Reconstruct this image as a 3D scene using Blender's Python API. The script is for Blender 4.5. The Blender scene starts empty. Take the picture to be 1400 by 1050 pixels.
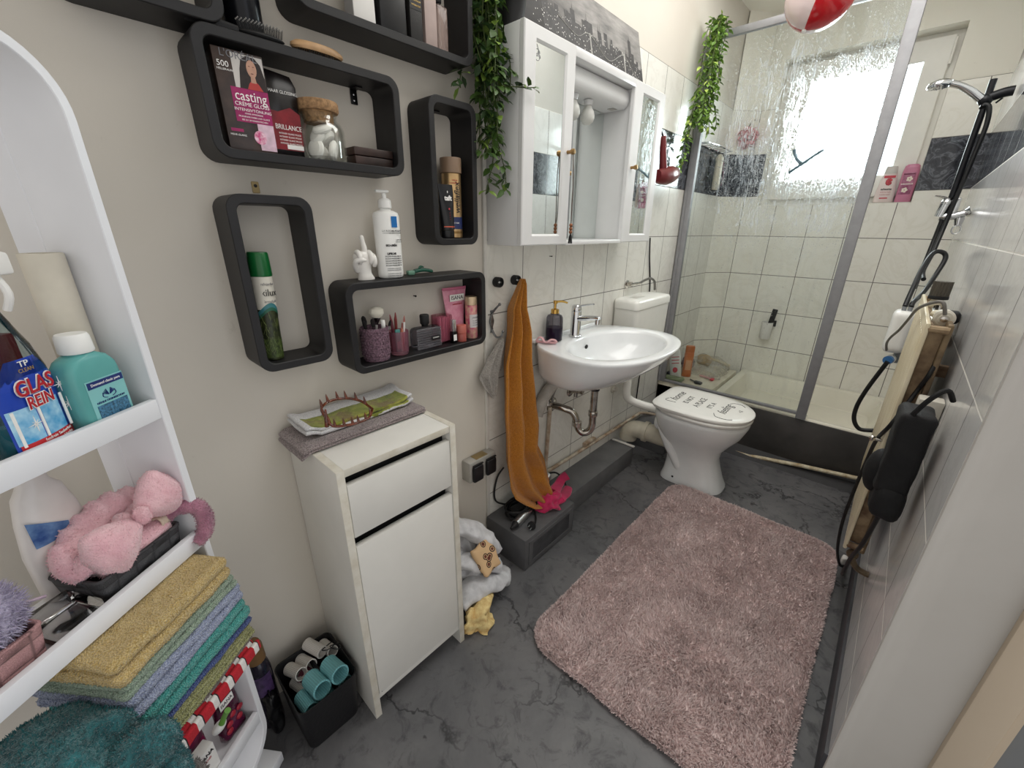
import bpy, bmesh, math, random
from math import sin, cos, pi, radians, sqrt
from mathutils import Vector, Matrix, noise, Euler

random.seed(7)
S = bpy.context.scene
COL = S.collection

# ------------------------------------------------------------------ materials
def lin(h):
    h = h.lstrip('#')
    o = []
    for i in (0, 2, 4):
        c = int(h[i:i+2], 16) / 255
        o.append(c/12.92 if c <= .04045 else ((c+.055)/1.055)**2.4)
    return (o[0], o[1], o[2], 1)

class NT:
    """small helper round a node tree"""
    def __init__(s, m):
        s.m = m; m.use_nodes = True; s.t = m.node_tree; s.n = s.t.nodes; s.l = s.t.links
        s.b = s.n['Principled BSDF']; s.out = s.n['Material Output']
    def add(s, typ, **kw):
        n = s.n.new(typ)
        for k, v in kw.items():
            if k.startswith('i_'):
                n.inputs[k[2:].replace('_', ' ')].default_value = v
            else:
                setattr(n, k, v)
        return n
    def link(s, a, b): s.l.new(a, b)
    def math(s, op, a, b=None, c=None):
        n = s.n.new('ShaderNodeMath'); n.operation = op
        for i, v in enumerate((a, b, c)):
            if v is None: continue
            if isinstance(v, (int, float)): n.inputs[i].default_value = v
            else: s.link(v, n.inputs[i])
        return n.outputs[0]
    def mix(s, fac, a, b, blend='MIX'):
        n = s.n.new('ShaderNodeMix'); n.data_type = 'RGBA'; n.blend_type = blend
        for sock, v in ((n.inputs[0], fac), (n.inputs[6], a), (n.inputs[7], b)):
            if isinstance(v, (int, float)): sock.default_value = v
            elif isinstance(v, tuple): sock.default_value = v
            else: s.link(v, sock)
        return n.outputs[2]
    def ramp(s, fac, stops):
        n = s.n.new('ShaderNodeValToRGB'); s.link(fac, n.inputs[0])
        e = n.color_ramp.elements
        while len(e) < len(stops): e.new(.5)
        for el, (p, c) in zip(e, stops):
            el.position = p; el.color = c if isinstance(c, tuple) else (c, c, c, 1)
        return n.outputs[0]
    def noise(s, scale, detail=4, rough=.55, vec=None, dist=0):
        n = s.n.new('ShaderNodeTexNoise'); n.inputs['Scale'].default_value = scale
        n.inputs['Detail'].default_value = detail; n.inputs['Roughness'].default_value = rough
        n.inputs['Distortion'].default_value = dist
        if vec is not None: s.link(vec, n.inputs['Vector'])
        return n
    def pos(s): return s.n.new('ShaderNodeNewGeometry').outputs['Position']
    def obj(s): return s.n.new('ShaderNodeTexCoord').outputs['Object']
    def bump(s, h, strength=.3, dist=.002, normal=None):
        n = s.n.new('ShaderNodeBump'); n.inputs['Strength'].default_value = strength
        n.inputs['Distance'].default_value = dist
        s.link(h, n.inputs['Height'])
        if normal is not None: s.link(normal, n.inputs['Normal'])
        return n.outputs[0]

MATS = {}
def mat(name, col, rough=.5, metal=0., var=.06, vscale=12., bump=None, trans=0., ior=1.45, coat=0., sheen=0., spec=.5, sss=0., col2=None, bscale=None):
    """principled material with a soft procedural colour variation and optional noise bump"""
    if name in MATS: return MATS[name]
    m = bpy.data.materials.new(name); t = NT(m); b = t.b
    c = lin(col)
    o = t.obj()
    n = t.noise(vscale, 3, .6, o)
    c2 = lin(col2) if col2 else tuple(max(0, x*(1-var*2.2)) for x in c[:3]) + (1,)
    f = t.ramp(n.outputs[0], [(.35, 0.), (.7, 1.)])
    t.link(t.mix(f, c, c2), b.inputs['Base Color'])
    b.inputs['Roughness'].default_value = rough
    b.inputs['Metallic'].default_value = metal
    b.inputs['IOR'].default_value = ior
    b.inputs['Specular IOR Level'].default_value = spec
    if trans: b.inputs['Transmission Weight'].default_value = trans
    if coat: b.inputs['Coat Weight'].default_value = coat; b.inputs['Coat Roughness'].default_value = .08
    if sheen: b.inputs['Sheen Weight'].default_value = sheen; b.inputs['Sheen Roughness'].default_value = .5
    if bump:
        nb = t.noise(bump[0], 3, .6, o)
        t.link(t.bump(nb.outputs[0], bump[1], bump[2] if len(bump) > 2 else .002), b.inputs['Normal'])
    MATS[name] = m
    return m

def terry(name, col, col2=None, scale=420, strength=.9):
    """towelling: looped pile read as a fine clumpy bump and light and dark loops"""
    if name in MATS: return MATS[name]
    m = bpy.data.materials.new(name); t = NT(m); b = t.b
    o = t.obj()
    v = t.add('ShaderNodeTexVoronoi', i_Scale=scale); t.link(o, v.inputs['Vector'])
    n = t.noise(scale*.22, 4, .7, o)
    c = lin(col); c2 = lin(col2) if col2 else tuple(x*.62 for x in c[:3]) + (1,)
    f = t.ramp(t.math('ADD', t.math('MULTIPLY', v.outputs['Distance'], .9), t.math('MULTIPLY', n.outputs[0], .6)), [(.42, 0.), (1.15, 1.)])
    t.link(t.mix(f, c, c2), b.inputs['Base Color'])
    b.inputs['Roughness'].default_value = .95; b.inputs['Specular IOR Level'].default_value = .1
    b.inputs['Sheen Weight'].default_value = .25
    h = t.math('SUBTRACT', t.math('MULTIPLY', n.outputs[0], 1.2), v.outputs['Distance'])
    t.link(t.bump(h, strength, .004), b.inputs['Normal'])
    MATS[name] = m
    return m

def thin_glass(name, tint='#f4f8f6', rough=.02, refl=1.0):
    """thin clear wall: see through, with a fresnel reflection"""
    if name in MATS: return MATS[name]
    m = bpy.data.materials.new(name); t = NT(m); t.n.remove(t.b)
    tr = t.add('ShaderNodeBsdfTransparent'); tr.inputs[0].default_value = lin(tint)
    g = t.add('ShaderNodeBsdfGlossy'); g.inputs['Roughness'].default_value = rough
    fr = t.add('ShaderNodeFresnel'); fr.inputs[0].default_value = 1.42
    n = t.noise(40, 2, .5, t.obj())
    t.link(t.bump(n.outputs[0], .05, .001), g.inputs['Normal'])
    mx = t.add('ShaderNodeMixShader')
    t.link(t.math('MULTIPLY', fr.outputs[0], refl), mx.inputs[0]); t.link(tr.outputs[0], mx.inputs[1]); t.link(g.outputs[0], mx.inputs[2])
    t.link(mx.outputs[0], t.out.inputs[0])
    MATS[name] = m
    return m

def tile_mat(name, axis, u0, us, v0, vs, base, vein, grout, rough=.12, gw=.004, veinamt=.5, vscale=5., grout_h=None):
    """glazed wall tile: veined glaze, recessed joints; laid out in metres on the wall"""
    if name in MATS: return MATS[name]
    m = bpy.data.materials.new(name); t = NT(m); b = t.b
    p = t.pos(); sx = t.add('ShaderNodeSeparateXYZ'); t.link(p, sx.inputs[0])
    u = sx.outputs['XYZ'.index(axis)]; v = sx.outputs[2]
    def edge(c, c0, cs):
        f = t.math('FRACT', t.math('DIVIDE', t.math('SUBTRACT', c, c0 - 50*cs), cs))
        d = t.math('SUBTRACT', .5, t.math('ABSOLUTE', t.math('SUBTRACT', f, .5)))
        return t.math('MULTIPLY', d, cs)
    eu, ev = edge(u, u0, us), edge(v, v0, vs); e = t.math('MINIMUM', eu, ev)
    g = t.math('SMOOTH_MIN', t.math('DIVIDE', e, gw/2), 1., .2)
    joint = t.math('LESS_THAN', e, gw/2)
    # the cell offsets the veins so each tile carries its own
    cu = t.math('FLOOR', t.math('DIVIDE', t.math('SUBTRACT', u, u0 - 50*us), us))
    cv = t.math('FLOOR', t.math('DIVIDE', t.math('SUBTRACT', v, v0 - 50*vs), vs))
    cx = t.add('ShaderNodeCombineXYZ'); t.link(t.math('MULTIPLY', cu, 3.7), cx.inputs[0]); t.link(t.math('MULTIPLY', cv, 5.3), cx.inputs[1])
    va = t.add('ShaderNodeVectorMath', operation='ADD'); t.link(p, va.inputs[0]); t.link(cx.outputs[0], va.inputs[1])
    n = t.noise(vscale, 7, .62, va.outputs[0], 1.6)
    ridge = t.math('ABSOLUTE', t.math('SUBTRACT', n.outputs[0], .5))
    vf = t.ramp(ridge, [(0., veinamt), (.045, veinamt*.25), (.2, 0.)])
    col = t.mix(vf, lin(base), lin(vein))
    gcol = t.mix(t.math('LESS_THAN', ev, eu), lin(grout), lin(grout_h or grout)); t.link(t.mix(joint, col, gcol), b.inputs['Base Color'])
    r = t.math('ADD', rough, t.math('MULTIPLY', joint, .6)); t.link(r, b.inputs['Roughness'])
    n2 = t.noise(9, 2, .5, va.outputs[0])
    h = t.math('ADD', t.math('MULTIPLY', g, .6), t.math('MULTIPLY', n2.outputs[0], .5))
    t.link(t.bump(h, .35, .002), b.inputs['Normal'])
    MATS[name] = m
    return m

# ------------------------------------------------------------------ mesh building
def catmull(pts, n=6, closed=False):
    P = [Vector(p) for p in pts]; out = []
    N = len(P); segs = N if closed else N-1
    for i in range(segs):
        if closed: a, b, c, d = P[(i-1) % N], P[i], P[(i+1) % N], P[(i+2) % N]
        else: a, b, c, d = P[max(i-1, 0)], P[i], P[i+1], P[min(i+2, N-1)]
        for k in range(n):
            t = k/n; t2 = t*t; t3 = t2*t
            out.append(.5*((2*b) + (c-a)*t + (2*a-5*b+4*c-d)*t2 + (3*b-a-3*c+d)*t3))
    if not closed: out.append(P[-1])
    return out

class M:
    def __init__(s): s.v = []; s.f = []; s.mi = []; s.T = Matrix(); s.m = 0
    def add(s, vs, fs):
        o = len(s.v); T = s.T
        s.v += [T @ Vector(p) for p in vs]
        s.f += [[i+o for i in f] for f in fs]; s.mi += [s.m]*len(fs)
        return s
    def box(s, x0, x1, y0, y1, z0, z1, bev=0., seg=2):
        bm = bmesh.new()
        bmesh.ops.create_cube(bm, size=1)
        for v in bm.verts:
            v.co = Vector((x0+(v.co.x+.5)*(x1-x0), y0+(v.co.y+.5)*(y1-y0), z0+(v.co.z+.5)*(z1-z0)))
        if bev: bmesh.ops.bevel(bm, geom=bm.edges[:], offset=bev, segments=seg, profile=.5, affect='EDGES')
        bm.verts.index_update()
        s.add([v.co.copy() for v in bm.verts], [[v.index for v in f.verts] for f in bm.faces]); bm.free()
        return s
    def loft(s, rings, closed=True, cap0=True, cap1=True):
        """rings: lists of equal length; quads between neighbours"""
        n = len(rings[0]); vs = [p for r in rings for p in r]; fs = []
        for i in range(len(rings)-1):
            for j in range(n if closed else n-1):
                k = (j+1) % n
                fs.append([i*n+j, i*n+k, (i+1)*n+k, (i+1)*n+j])
        if closed and cap0: fs.append(list(range(n))[::-1])
        if closed and cap1: fs.append([(len(rings)-1)*n+j for j in range(n)])
        return s.add(vs, fs)
    def lathe(s, prof, seg=24, c=(0, 0, 0), sx=1., sy=1., cap0=True, cap1=True):
        rings = [[(c[0]+r*sx*cos(2*pi*j/seg), c[1]+r*sy*sin(2*pi*j/seg), c[2]+z) for j in range(seg)] for r, z in prof]
        return s.loft(rings, True, cap0, cap1)
    def cyl(s, r, z0, z1, seg=20, c=(0, 0), bev=0.):
        pr = [(r, z0), (r, z1)] if not bev else [(r-bev, z0), (r-.3*bev, z0+.3*bev), (r, z0+bev), (r, z1-bev), (r-.3*bev, z1-.3*bev), (r-bev, z1)]
        return s.lathe(pr, seg, (c[0], c[1], 0))
    def tube(s, pts, r, seg=8, smooth=0, closed=False, flat=None):
        P = catmull(pts, smooth, closed) if smooth else [Vector(p) for p in pts]
        n = len(P); rings = []
        up = Vector((.13, .21, .97)); prev = None
        for i, p in enumerate(P):
            if closed: d = (P[(i+1) % n]-P[(i-1) % n])
            else: d = P[min(i+1, n-1)]-P[max(i-1, 0)]
            d = d.normalized() if d.length > 1e-9 else Vector((0, 0, 1))
            if prev is None:
                a = d.cross(up)
                if a.length < .05: a = d.cross(Vector((1, 0, 0)))
                a.normalize()
            else:
                a = (prev - d*prev.dot(d))
                if a.length < 1e-6: a = d.cross(up)
                a.normalize()
            prev = a; b = d.cross(a)
            if isinstance(r, (list, tuple)):
                q = i/(n-1)*(len(r)-1); k = min(int(q), len(r)-2); rr = r[k]+(r[k+1]-r[k])*(q-k)
            else: rr = r
            fb = flat or 1.
            rings.append([p + a*(rr*cos(2*pi*j/seg)) + b*(rr*fb*sin(2*pi*j/seg)) for j in range(seg)])
        if closed: rings.append(rings[0]); return s.loft(rings, True, False, False)
        return s.loft(rings)
    def prism(s, pts, y0, y1, axis='Y', bev=0.):
        """closed outline in (a,b), pushed along one axis; bev chamfers both rims"""
        def mk(a, b, d):
            return {'Y': (a, d, b), 'X': (d, a, b), 'Z': (a, b, d)}[axis]
        n = len(pts)
        def inset(k):
            out = []
            for i in range(n):
                p0, p1, p2 = Vector(pts[i-1]), Vector(pts[i]), Vector(pts[(i+1) % n])
                e1 = (p1-p0).normalized(); e2 = (p2-p1).normalized()
                n1 = Vector((-e1.y, e1.x)); n2 = Vector((-e2.y, e2.x)); nn = n1+n2
                if nn.length < 1e-6: nn = n1
                nn.normalize(); q = max(.35, nn.dot(n1))
                out.append(p1+nn*k/q)
            return out
        area = sum(pts[i-1][0]*pts[i][1]-pts[i][0]*pts[i-1][1] for i in range(n))
        sg = 1 if area > 0 else -1
        if bev:
            ins = inset(sg*bev)
            d = bev if y1 > y0 else -bev
            rings = [[mk(p[0], p[1], y0) for p in ins], [mk(p[0], p[1], y0+d) for p in pts], [mk(p[0], p[1], y1-d) for p in pts], [mk(p[0], p[1], y1) for p in ins]]
        else: rings = [[mk(p[0], p[1], y0) for p in pts], [mk(p[0], p[1], y1) for p in pts]]
        return s.loft(rings)
    def grid(s, nu, nv, fn, cu=False):
        vs = [fn(i/(nu if cu else nu-1), j/(nv-1)) for j in range(nv) for i in range(nu)]; fs = []
        for j in range(nv-1):
            for i in range(nu if cu else nu-1):
                k = (i+1) % nu
                fs.append([j*nu+i, j*nu+k, (j+1)*nu+k, (j+1)*nu+i])
        return s.add(vs, fs)
    def ball(s, c, rx, ry=None, rz=None, seg=20, rings=12, fn=None):
        ry = ry or rx; rz = rz or rx; R_ = []
        for i in range(rings+1):
            ph = pi*(i/rings) if 0 < i < rings else (1e-3 if i == 0 else pi-1e-3)
            R_.append([(c[0]+rx*sin(ph)*cos(2*pi*j/seg), c[1]+ry*sin(ph)*sin(2*pi*j/seg), c[2]-rz*cos(ph)) for j in range(seg)])
        if fn: R_ = [[fn(Vector(p)) for p in r] for r in R_]
        return s.loft(R_)
    def soft(s, cx, cy, cz, sx, sy, sz, r=.01, n=14, amp=0., sc=20., seed=0., fn=None, ny=None, nz=None):
        """pillowy box: subdivided, rounded, ruffled with noise"""
        nx = n; ny = ny or n; nz = nz or max(4, n//2)
        bm = bmesh.new(); key = {}
        hx, hy, hz = sx/2, sy/2, sz/2; r = min(r, hx*.99, hy*.99, hz*.99)
        def V(i, j, k):
            q = (i, j, k)
            if q in key: return key[q]
            p = Vector(((i/nx-.5)*sx, (j/ny-.5)*sy, (k/nz-.5)*sz))
            c = Vector((max(-hx+r, min(hx-r, p.x)), max(-hy+r, min(hy-r, p.y)), max(-hz+r, min(hz-r, p.z))))
            d = p-c
            if d.length > 1e-9:
                # push to the rounded surface
                p = c + d.normalized()*r
            if amp:
                q2 = Vector((p.x+seed, p.y-seed*1.7, p.z+seed*.3))*sc
                nv = noise.noise_vector(q2)
                p = p + nv*amp
            p = p + Vector((cx, cy, cz))
            if fn: p = fn(p)
            key[q] = len(vs); vs.append(p); return key[q]
        vs = []; fs = []
        def face(a, b, c, d): fs.append([V(*a), V(*b), V(*c), V(*d)])
        for i in range(nx):
            for j in range(ny):
                face((i, j, 0), (i, j+1, 0), (i+1, j+1, 0), (i+1, j, 0)); face((i, j, nz), (i+1, j, nz), (i+1, j+1, nz), (i, j+1, nz))
            for k in range(nz):
                face((i, 0, k), (i+1, 0, k), (i+1, 0, k+1), (i, 0, k+1)); face((i, ny, k), (i, ny, k+1), (i+1, ny, k+1), (i+1, ny, k))
        for j in range(ny):
            for k in range(nz):
                face((0, j, k), (0, j, k+1), (0, j+1, k+1), (0, j+1, k)); face((nx, j, k), (nx, j+1, k), (nx, j+1, k+1), (nx, j, k+1))
        bm.free()
        return s.add(vs, fs)
    def build(s, name, mats, parent=None, smooth=35, loc=None, kind=None, label=None):
        me = bpy.data.meshes.new(name)
        me.from_pydata([tuple(v) for v in s.v], [], s.f)
        if not isinstance(mats, (list, tuple)): mats = [mats]
        for m_ in mats: me.materials.append(m_)
        if len(mats) > 1: me.polygons.foreach_set('material_index', s.mi)
        bm = bmesh.new(); bm.from_mesh(me); bmesh.ops.recalc_face_normals(bm, faces=bm.faces); bm.to_mesh(me); bm.free()
        if smooth:
            me.polygons.foreach_set('use_smooth', [True]*len(me.polygons))
            me.set_sharp_from_angle(angle=radians(smooth))
        me.update()
        o = bpy.data.objects.new(name, me); COL.objects.link(o)
        if parent is not None: o.parent = parent
        if loc is not None: o.location = loc
        if kind: o['kind'] = kind
        if label: o['label'] = label
        return o

def tag(o, label, cat, group=None, kind=None):
    o['label'] = label; o['category'] = cat
    if group: o['group'] = group
    if kind: o['kind'] = kind
    return o

def thing(name, label, cat, loc=(0, 0, 0), rot=0., group=None, tilt=None):
    o = bpy.data.objects.new(name, None); COL.objects.link(o)
    o.empty_display_size = .02
    o.location = loc
    o.rotation_euler = (tilt[0], tilt[1], rot) if tilt else (0, 0, rot)
    return tag(o, label, cat, group)

def struct(m, name, mats, smooth=35, label=None):
    o = m.build(name, mats, smooth=smooth); o['kind'] = 'structure'
    return o

def copy_thing(root, loc=None, rot=None, label=None):
    c = root.copy(); COL.objects.link(c)
    if loc is not None: c.location = loc
    if rot is not None: c.rotation_euler = rot
    if label: c['label'] = label
    for ch in list(root.children):
        d = ch.copy(); COL.objects.link(d); d.parent = c
        for g in list(ch.children):
            e = g.copy(); COL.objects.link(e); e.parent = d
    return c

def text(name, body, size, mats, parent, frame, cyl=None, ex=.0003, sx=1., align='CENTER', shear=0., bold=0., label=None, center=True):
    """real lettering turned to mesh. frame: Matrix taking the text plane (x right, y up, z out) to the parent.
    cyl: bend round a vertical cylinder of that radius (text x becomes arc length)"""
    cu = bpy.data.curves.new(name, 'FONT'); cu.body = body; cu.size = size; cu.extrude = ex; cu.shear = shear
    cu.align_x = align; cu.align_y = 'CENTER' if center else 'BOTTOM_BASELINE'; cu.offset = bold; cu.resolution_u = 3
    cu.space_line = .9
    tmp = bpy.data.objects.new(name, cu); COL.objects.link(tmp)
    dg = bpy.context.evaluated_depsgraph_get()
    me = bpy.data.meshes.new_from_object(tmp.evaluated_get(dg))
    bpy.data.objects.remove(tmp); bpy.data.curves.remove(cu)
    for v in me.vertices:
        x, y, z = v.co; x *= sx
        if cyl:
            a = x/cyl; p = Vector(((cyl+z)*sin(a), y, (cyl+z)*cos(a)-cyl))
        else: p = Vector((x, y, z))
        v.co = frame @ p
    me.materials.append(mats)
    o = bpy.data.objects.new(name, me); COL.objects.link(o); o.parent = parent
    if label: o['label'] = label
    return o

FRONT = Matrix(((1, 0, 0, 0), (0, 0, -1, 0), (0, 1, 0, 0), (0, 0, 0, 1)))   # text plane -> canonical front (faces -Y)
def front(x=0., y=0., z=0.): return Matrix.Translation((x, y, z)) @ FRONT

def rrect(w, h, r, n=5, cx=0., cy=0.):
    pts = []
    for (sx, sy, a0) in ((1, -1, -90), (1, 1, 0), (-1, 1, 90), (-1, -1, 180)):
        for k in range(n+1):
            a = radians(a0+90*k/n)
            pts.append((cx+sx*(w/2-r)+r*cos(a), cy+sy*(h/2-r)+r*sin(a)))
    return pts

def arc_patch(r, a0, a1, z0, z1, n=14, out=.0004, sx=1., sy=1.):
    """strip lying on a round body; angle 0 is the front (-Y), positive to the right"""
    m = M()
    m.grid(n, 3, lambda u, v: ((r+out)*sx*sin(a0+(a1-a0)*u), -(r+out)*sy*cos(a0+(a1-a0)*u), z0+(z1-z0)*v))
    return m

WORLD = {}
_b0 = M.build
def _build(s, name, mats, parent=None, smooth=35, loc=None, kind=None, label=None):
    # parts of a thing made with wthing() are modelled in room coordinates
    r = parent
    while r is not None and r.name not in WORLD: r = r.parent
    if r is not None and loc is None:
        b = WORLD[r.name]
        s.v = [v-b for v in s.v]
    return _b0(s, name, mats, parent, smooth, loc, kind, label)
M.build = _build
def wthing(name, label, cat, loc, group=None):
    t = thing(name, label, cat, loc, 0, group); WORLD[t.name] = Vector(loc); return t
def wsingle(m, name, mats, label, cat, loc, smooth=50, group=None, kind=None):
    """one-mesh thing modelled in room coordinates, origin at loc"""
    b = Vector(loc); m.v = [v-b for v in m.v]
    o = _b0(m, name, mats, None, smooth); o.location = loc
    return tag(o, label, cat, group, kind)
# ------------------------------------------------------------------ room materials
def plaster(name, col, stain=None, rough=.85):
    m = bpy.data.materials.new(name); t = NT(m); b = t.b
    p = t.pos(); n = t.noise(2.2, 5, .62, p, .4); f = t.noise(60, 4, .6, p)
    c = t.mix(t.ramp(n.outputs[0], [(.38, 0.), (.75, .35)]), lin(col), lin(stain or col))
    # scuffs: short smears
    n2 = t.noise(11, 6, .7, p, 1.2)
    c = t.mix(t.ramp(n2.outputs[0], [(.66, 0.), (.80, .30)]), c, lin('#8d8578'))
    t.link(c, b.inputs['Base Color']); b.inputs['Roughness'].default_value = rough
    b.inputs['Specular IOR Level'].default_value = .25
    t.link(t.bump(f.outputs[0], .12, .002), b.inputs['Normal'])
    return m
PL_LEFT = plaster('wall paint', '#d3cdc3', '#c9c2b5')
PL_WARM = plaster('warm wall paint', '#f5f2e8', '#ece6d8')
PL_ROUGH = plaster('scuffed plaster', '#c3c0bc', '#aeaaa3')
T_LEFT = tile_mat('left wall tile', 'Y', 1.185, .2, 0., .25, '#e6e4dd', '#cfccc3', '#6f6b64', .22, .0035, .4)
T_BACK = tile_mat('back wall tile', 'X', .13, .2, 0., .25, '#f5f2e9', '#dfdacb', '#77716a', .2, .004, .35)
T_RIGHT = tile_mat('right wall tile', 'Y', 1.10, .225, 0., .25, '#e2e2e2', '#c9c9c9', '#5f5d5a', .13, .0045, .35, grout_h='#e6e4de')
B_LEFT = tile_mat('left marble band', 'Y', 1.185, .2, 0., .25, '#1d2028', '#8f939c', '#4c4a46', .10, .003, .55, 14)
B_BACK = tile_mat('back marble band', 'X', .13, .2, 0., .25, '#1d2028', '#8f939c', '#4c4a46', .10, .003, .55, 14)
B_RIGHT = tile_mat('right marble band', 'Y', 1.10, .225, 0., .25, '#1f232c', '#8f939c', '#a3a19b', .10, .003, .55, 14)

def stone_floor():
    m = bpy.data.materials.new('grey stone floor'); t = NT(m); b = t.b
    p = t.pos()
    wv = t.noise(3.5, 5, .65, p); mixv = t.n.new('ShaderNodeMix'); mixv.data_type = 'VECTOR'
    mixv.inputs[0].default_value = .30; t.link(p, mixv.inputs[4]); t.link(wv.outputs[1], mixv.inputs[5])
    vo = t.add('ShaderNodeTexVoronoi', feature='DISTANCE_TO_EDGE', i_Scale=3.6); t.link(mixv.outputs[1], vo.inputs['Vector'])
    gate = t.noise(2.6, 2, .5, p)
    crack = t.math('MULTIPLY', t.ramp(vo.outputs['Distance'], [(0., 1.), (.009, .7), (.018, 0.)]), t.ramp(gate.outputs[0], [(.38, 0.), (.50, 1.)]))
    n1 = t.noise(3.0, 8, .66, p, .5); n2 = t.noise(16, 6, .7, p, .8)
    c = t.mix(t.ramp(n1.outputs[0], [(.3, 0.), (.72, 1.)]), lin('#515154'), lin('#727172'))
    c = t.mix(t.ramp(n2.outputs[0], [(.52, 0.), (.68, .75)]), c, lin('#38383b'))
    c = t.mix(t.math('MULTIPLY', crack, .9), c, lin('#2b2b2d'))
    t.link(c, b.inputs['Base Color'])
    t.link(t.ramp(n2.outputs[0], [(.3, .38), (.7, .55)]), b.inputs['Roughness'])
    b.inputs['Specular IOR Level'].default_value = .4
    h = t.math('SUBTRACT', t.math('MULTIPLY', n2.outputs[0], .25), crack)
    t.link(t.bump(h, .3, .002), b.inputs['Normal'])
    return m
FLOOR = stone_floor()
PVC = mat('white window plastic', '#eeece6', .3, var=.02)
DARKBASE = mat('dark skirting', '#45454a', .5, var=.12, vscale=8)
WHITE_TRIM = mat('white tile edge strip', '#dcd9d2', .45, var=.06)
TAN = plaster('cream door frame paint', '#cfc0ac', '#bfae98', .6)
GREYDOOR = plaster('grey marbled door', '#8d9093', '#74777b', .5)

# ------------------------------------------------------------------ room shell
CEIL = 2.5
struct(M().box(-.1, 2.3, -1., 3.5, -.06, 0), 'floor', FLOOR)
struct(M().box(-.1, 2.3, -1., 3.5, CEIL, CEIL+.06), 'ceiling', PL_WARM)
struct(M().box(-.12, 0, -1., 3.34, 0, CEIL), 'wall_left', PL_LEFT)
# tiled part of the left wall, 6 mm proud of the plaster
struct(M().box(0, .006, 1.0, 3.34, 0, 1.5), 'trim_1', T_LEFT)
struct(M().box(0, .006, 1.0, 3.34, 1.5, 1.75), 'trim_2', B_LEFT)
struct(M().box(0, .006, 1.0, 3.34, 1.75, 2.0), 'trim_3', T_LEFT)
struct(M().box(0, .010, .985, 1.0, 0, 2.0, .002), 'trim_4', WHITE_TRIM)
# wall with the window
wx0, wx1, wz0, wz1 = .21, .985, 1.44, 2.255
m = M()
m.box(-.12, wx0, 3.34, 3.5, 0, CEIL).box(wx1, 1.36, 3.34, 3.5, 0, CEIL).box(wx0, wx1, 3.34, 3.5, 0, wz0).box(wx0, wx1, 3.34, 3.5, wz1, CEIL)
struct(m, 'wall_back', PL_WARM)
Y0, Y1 = 3.334, 3.34
m = M().box(0, wx0, Y0, Y1, 0, 1.5).box(wx1, 1.198, Y0, Y1, 0, 1.5).box(wx0, wx1, Y0, Y1, 0, wz0)
struct(m, 'trim_5', T_BACK)
struct(M().box(0, wx0, Y0, Y1, 1.5, 1.75).box(wx1, 1.198, Y0, Y1, 1.5, 1.75), 'trim_6', B_BACK)
struct(M().box(0, wx0, Y0, Y1, 1.75, 2.0).box(wx1, 1.198, Y0, Y1, 1.75, 2.0), 'trim_7', T_BACK)
# boxed-in corner pipe, tiled on the slant
T_SLANT = tile_mat('slanted corner tile', 'X', .13, .2, 0., .25, '#f3f0e6', '#dbd6c6', '#77716a', .2, .004, .35)
B_SLANT = tile_mat('slanted corner marble', 'X', .13, .2, 0., .25, '#1d2028', '#8f939c', '#4c4a46', .1, .003, .55, 14)
for k, (z0, z1, mm) in enumerate(((0, 1.5, T_SLANT), (1.5, 1.75, B_SLANT), (1.75, 2.0, T_SLANT), (2.0, CEIL, PL_WARM))):
    struct(M().prism([(.006, 3.185), (.125, 3.334), (.006, 3.334)], z0, z1, 'Z'), 'trim_%d' % (8+k), mm)
# right wall: its end nearest the camera is rounded and bare plaster
pts = [(1.204, 3.34), (1.204, .9662), (1.1985, .9658), (1.2005, .9625), (1.207, .963), (1.216, .970), (1.224, .984), (1.234, .994), (1.25, .999), (1.344, 1.0), (1.344, 3.34)]
struct(M().prism(pts, 0, CEIL, 'Z'), 'wall_right', PL_ROUGH, smooth=50)
struct(M().box(1.198, 1.2038, .9665, Y0, .11, 1.5), 'trim_12', T_RIGHT)
struct(M().box(1.198, 1.2038, .9665, Y0, 1.5, 1.75), 'trim_13', B_RIGHT)
struct(M().box(1.198, 1.2038, .9665, Y0, 1.75, 2.0), 'trim_14', T_RIGHT)
struct(M().box(1.190, 1.2036, .9668, 2.62, 0, .11, .002), 'baseboard_right', DARKBASE)
struct(M().box(1.344, 1.398, .985, 1.06, 0, 2.1, .004).box(1.398, 1.41, .992, 1.06, 0, 2.1), 'door_1_frame', TAN)
struct(M().box(1.41, 2.25, 1.0, 1.04, 0, 2.1, .003), 'door_1', GREYDOOR)
# low boxed step along the left wall
STEP = mat('step stone film', '#6e6e6f', .5, var=.14, vscale=7, col2='#5a5a5c', bump=(40, .15))
m = M().box(.006, .152, 1.325, 2.02, 0, .11, .003)
o = struct(m, 'trim_15', STEP)
struct(M().box(.02, .158, 2.006, 2.024, .112, .118, .001), 'trim_16', WHITE_TRIM)
struct(M().box(.006, .25, 2.24, 2.55, 0, .13, .003), 'trim_17', STEP)

# ------------------------------------------------------------------ window
def ring_frame(x0, x1, z0, z1, w, y0, y1, bev=.004):
    m = M()
    ow = [(x0, z0), (x1, z0), (x1, z1), (x0, z1)]; iw = [(x0+w[0], z0+w[1]), (x1-w[2], z0+w[1]), (x1-w[2], z1-w[3]), (x0+w[0], z1-w[3])]
    def ins(p, k, c): return [(q[0]+k*(1 if q[0] < c[0] else -1), q[1]+k*(1 if q[1] < c[1] else -1)) for q in p]
    c = ((x0+x1)/2, (z0+z1)/2)
    R = [[(p[0], y1, p[1]) for p in ow], [(p[0], y0+bev, p[1]) for p in ow], [(p[0], y0, p[1]) for p in ins(ow, bev, c)],
         [(p[0], y0, p[1]) for p in ins(iw, -bev, c)], [(p[0], y0+bev, p[1]) for p in iw], [(p[0], y1, p[1]) for p in iw]]
    R.append(R[0])
    return m.loft(R, True, False, False)
win = bpy.data.objects.new('window_1', None); COL.objects.link(win); win['kind'] = 'structure'
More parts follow.
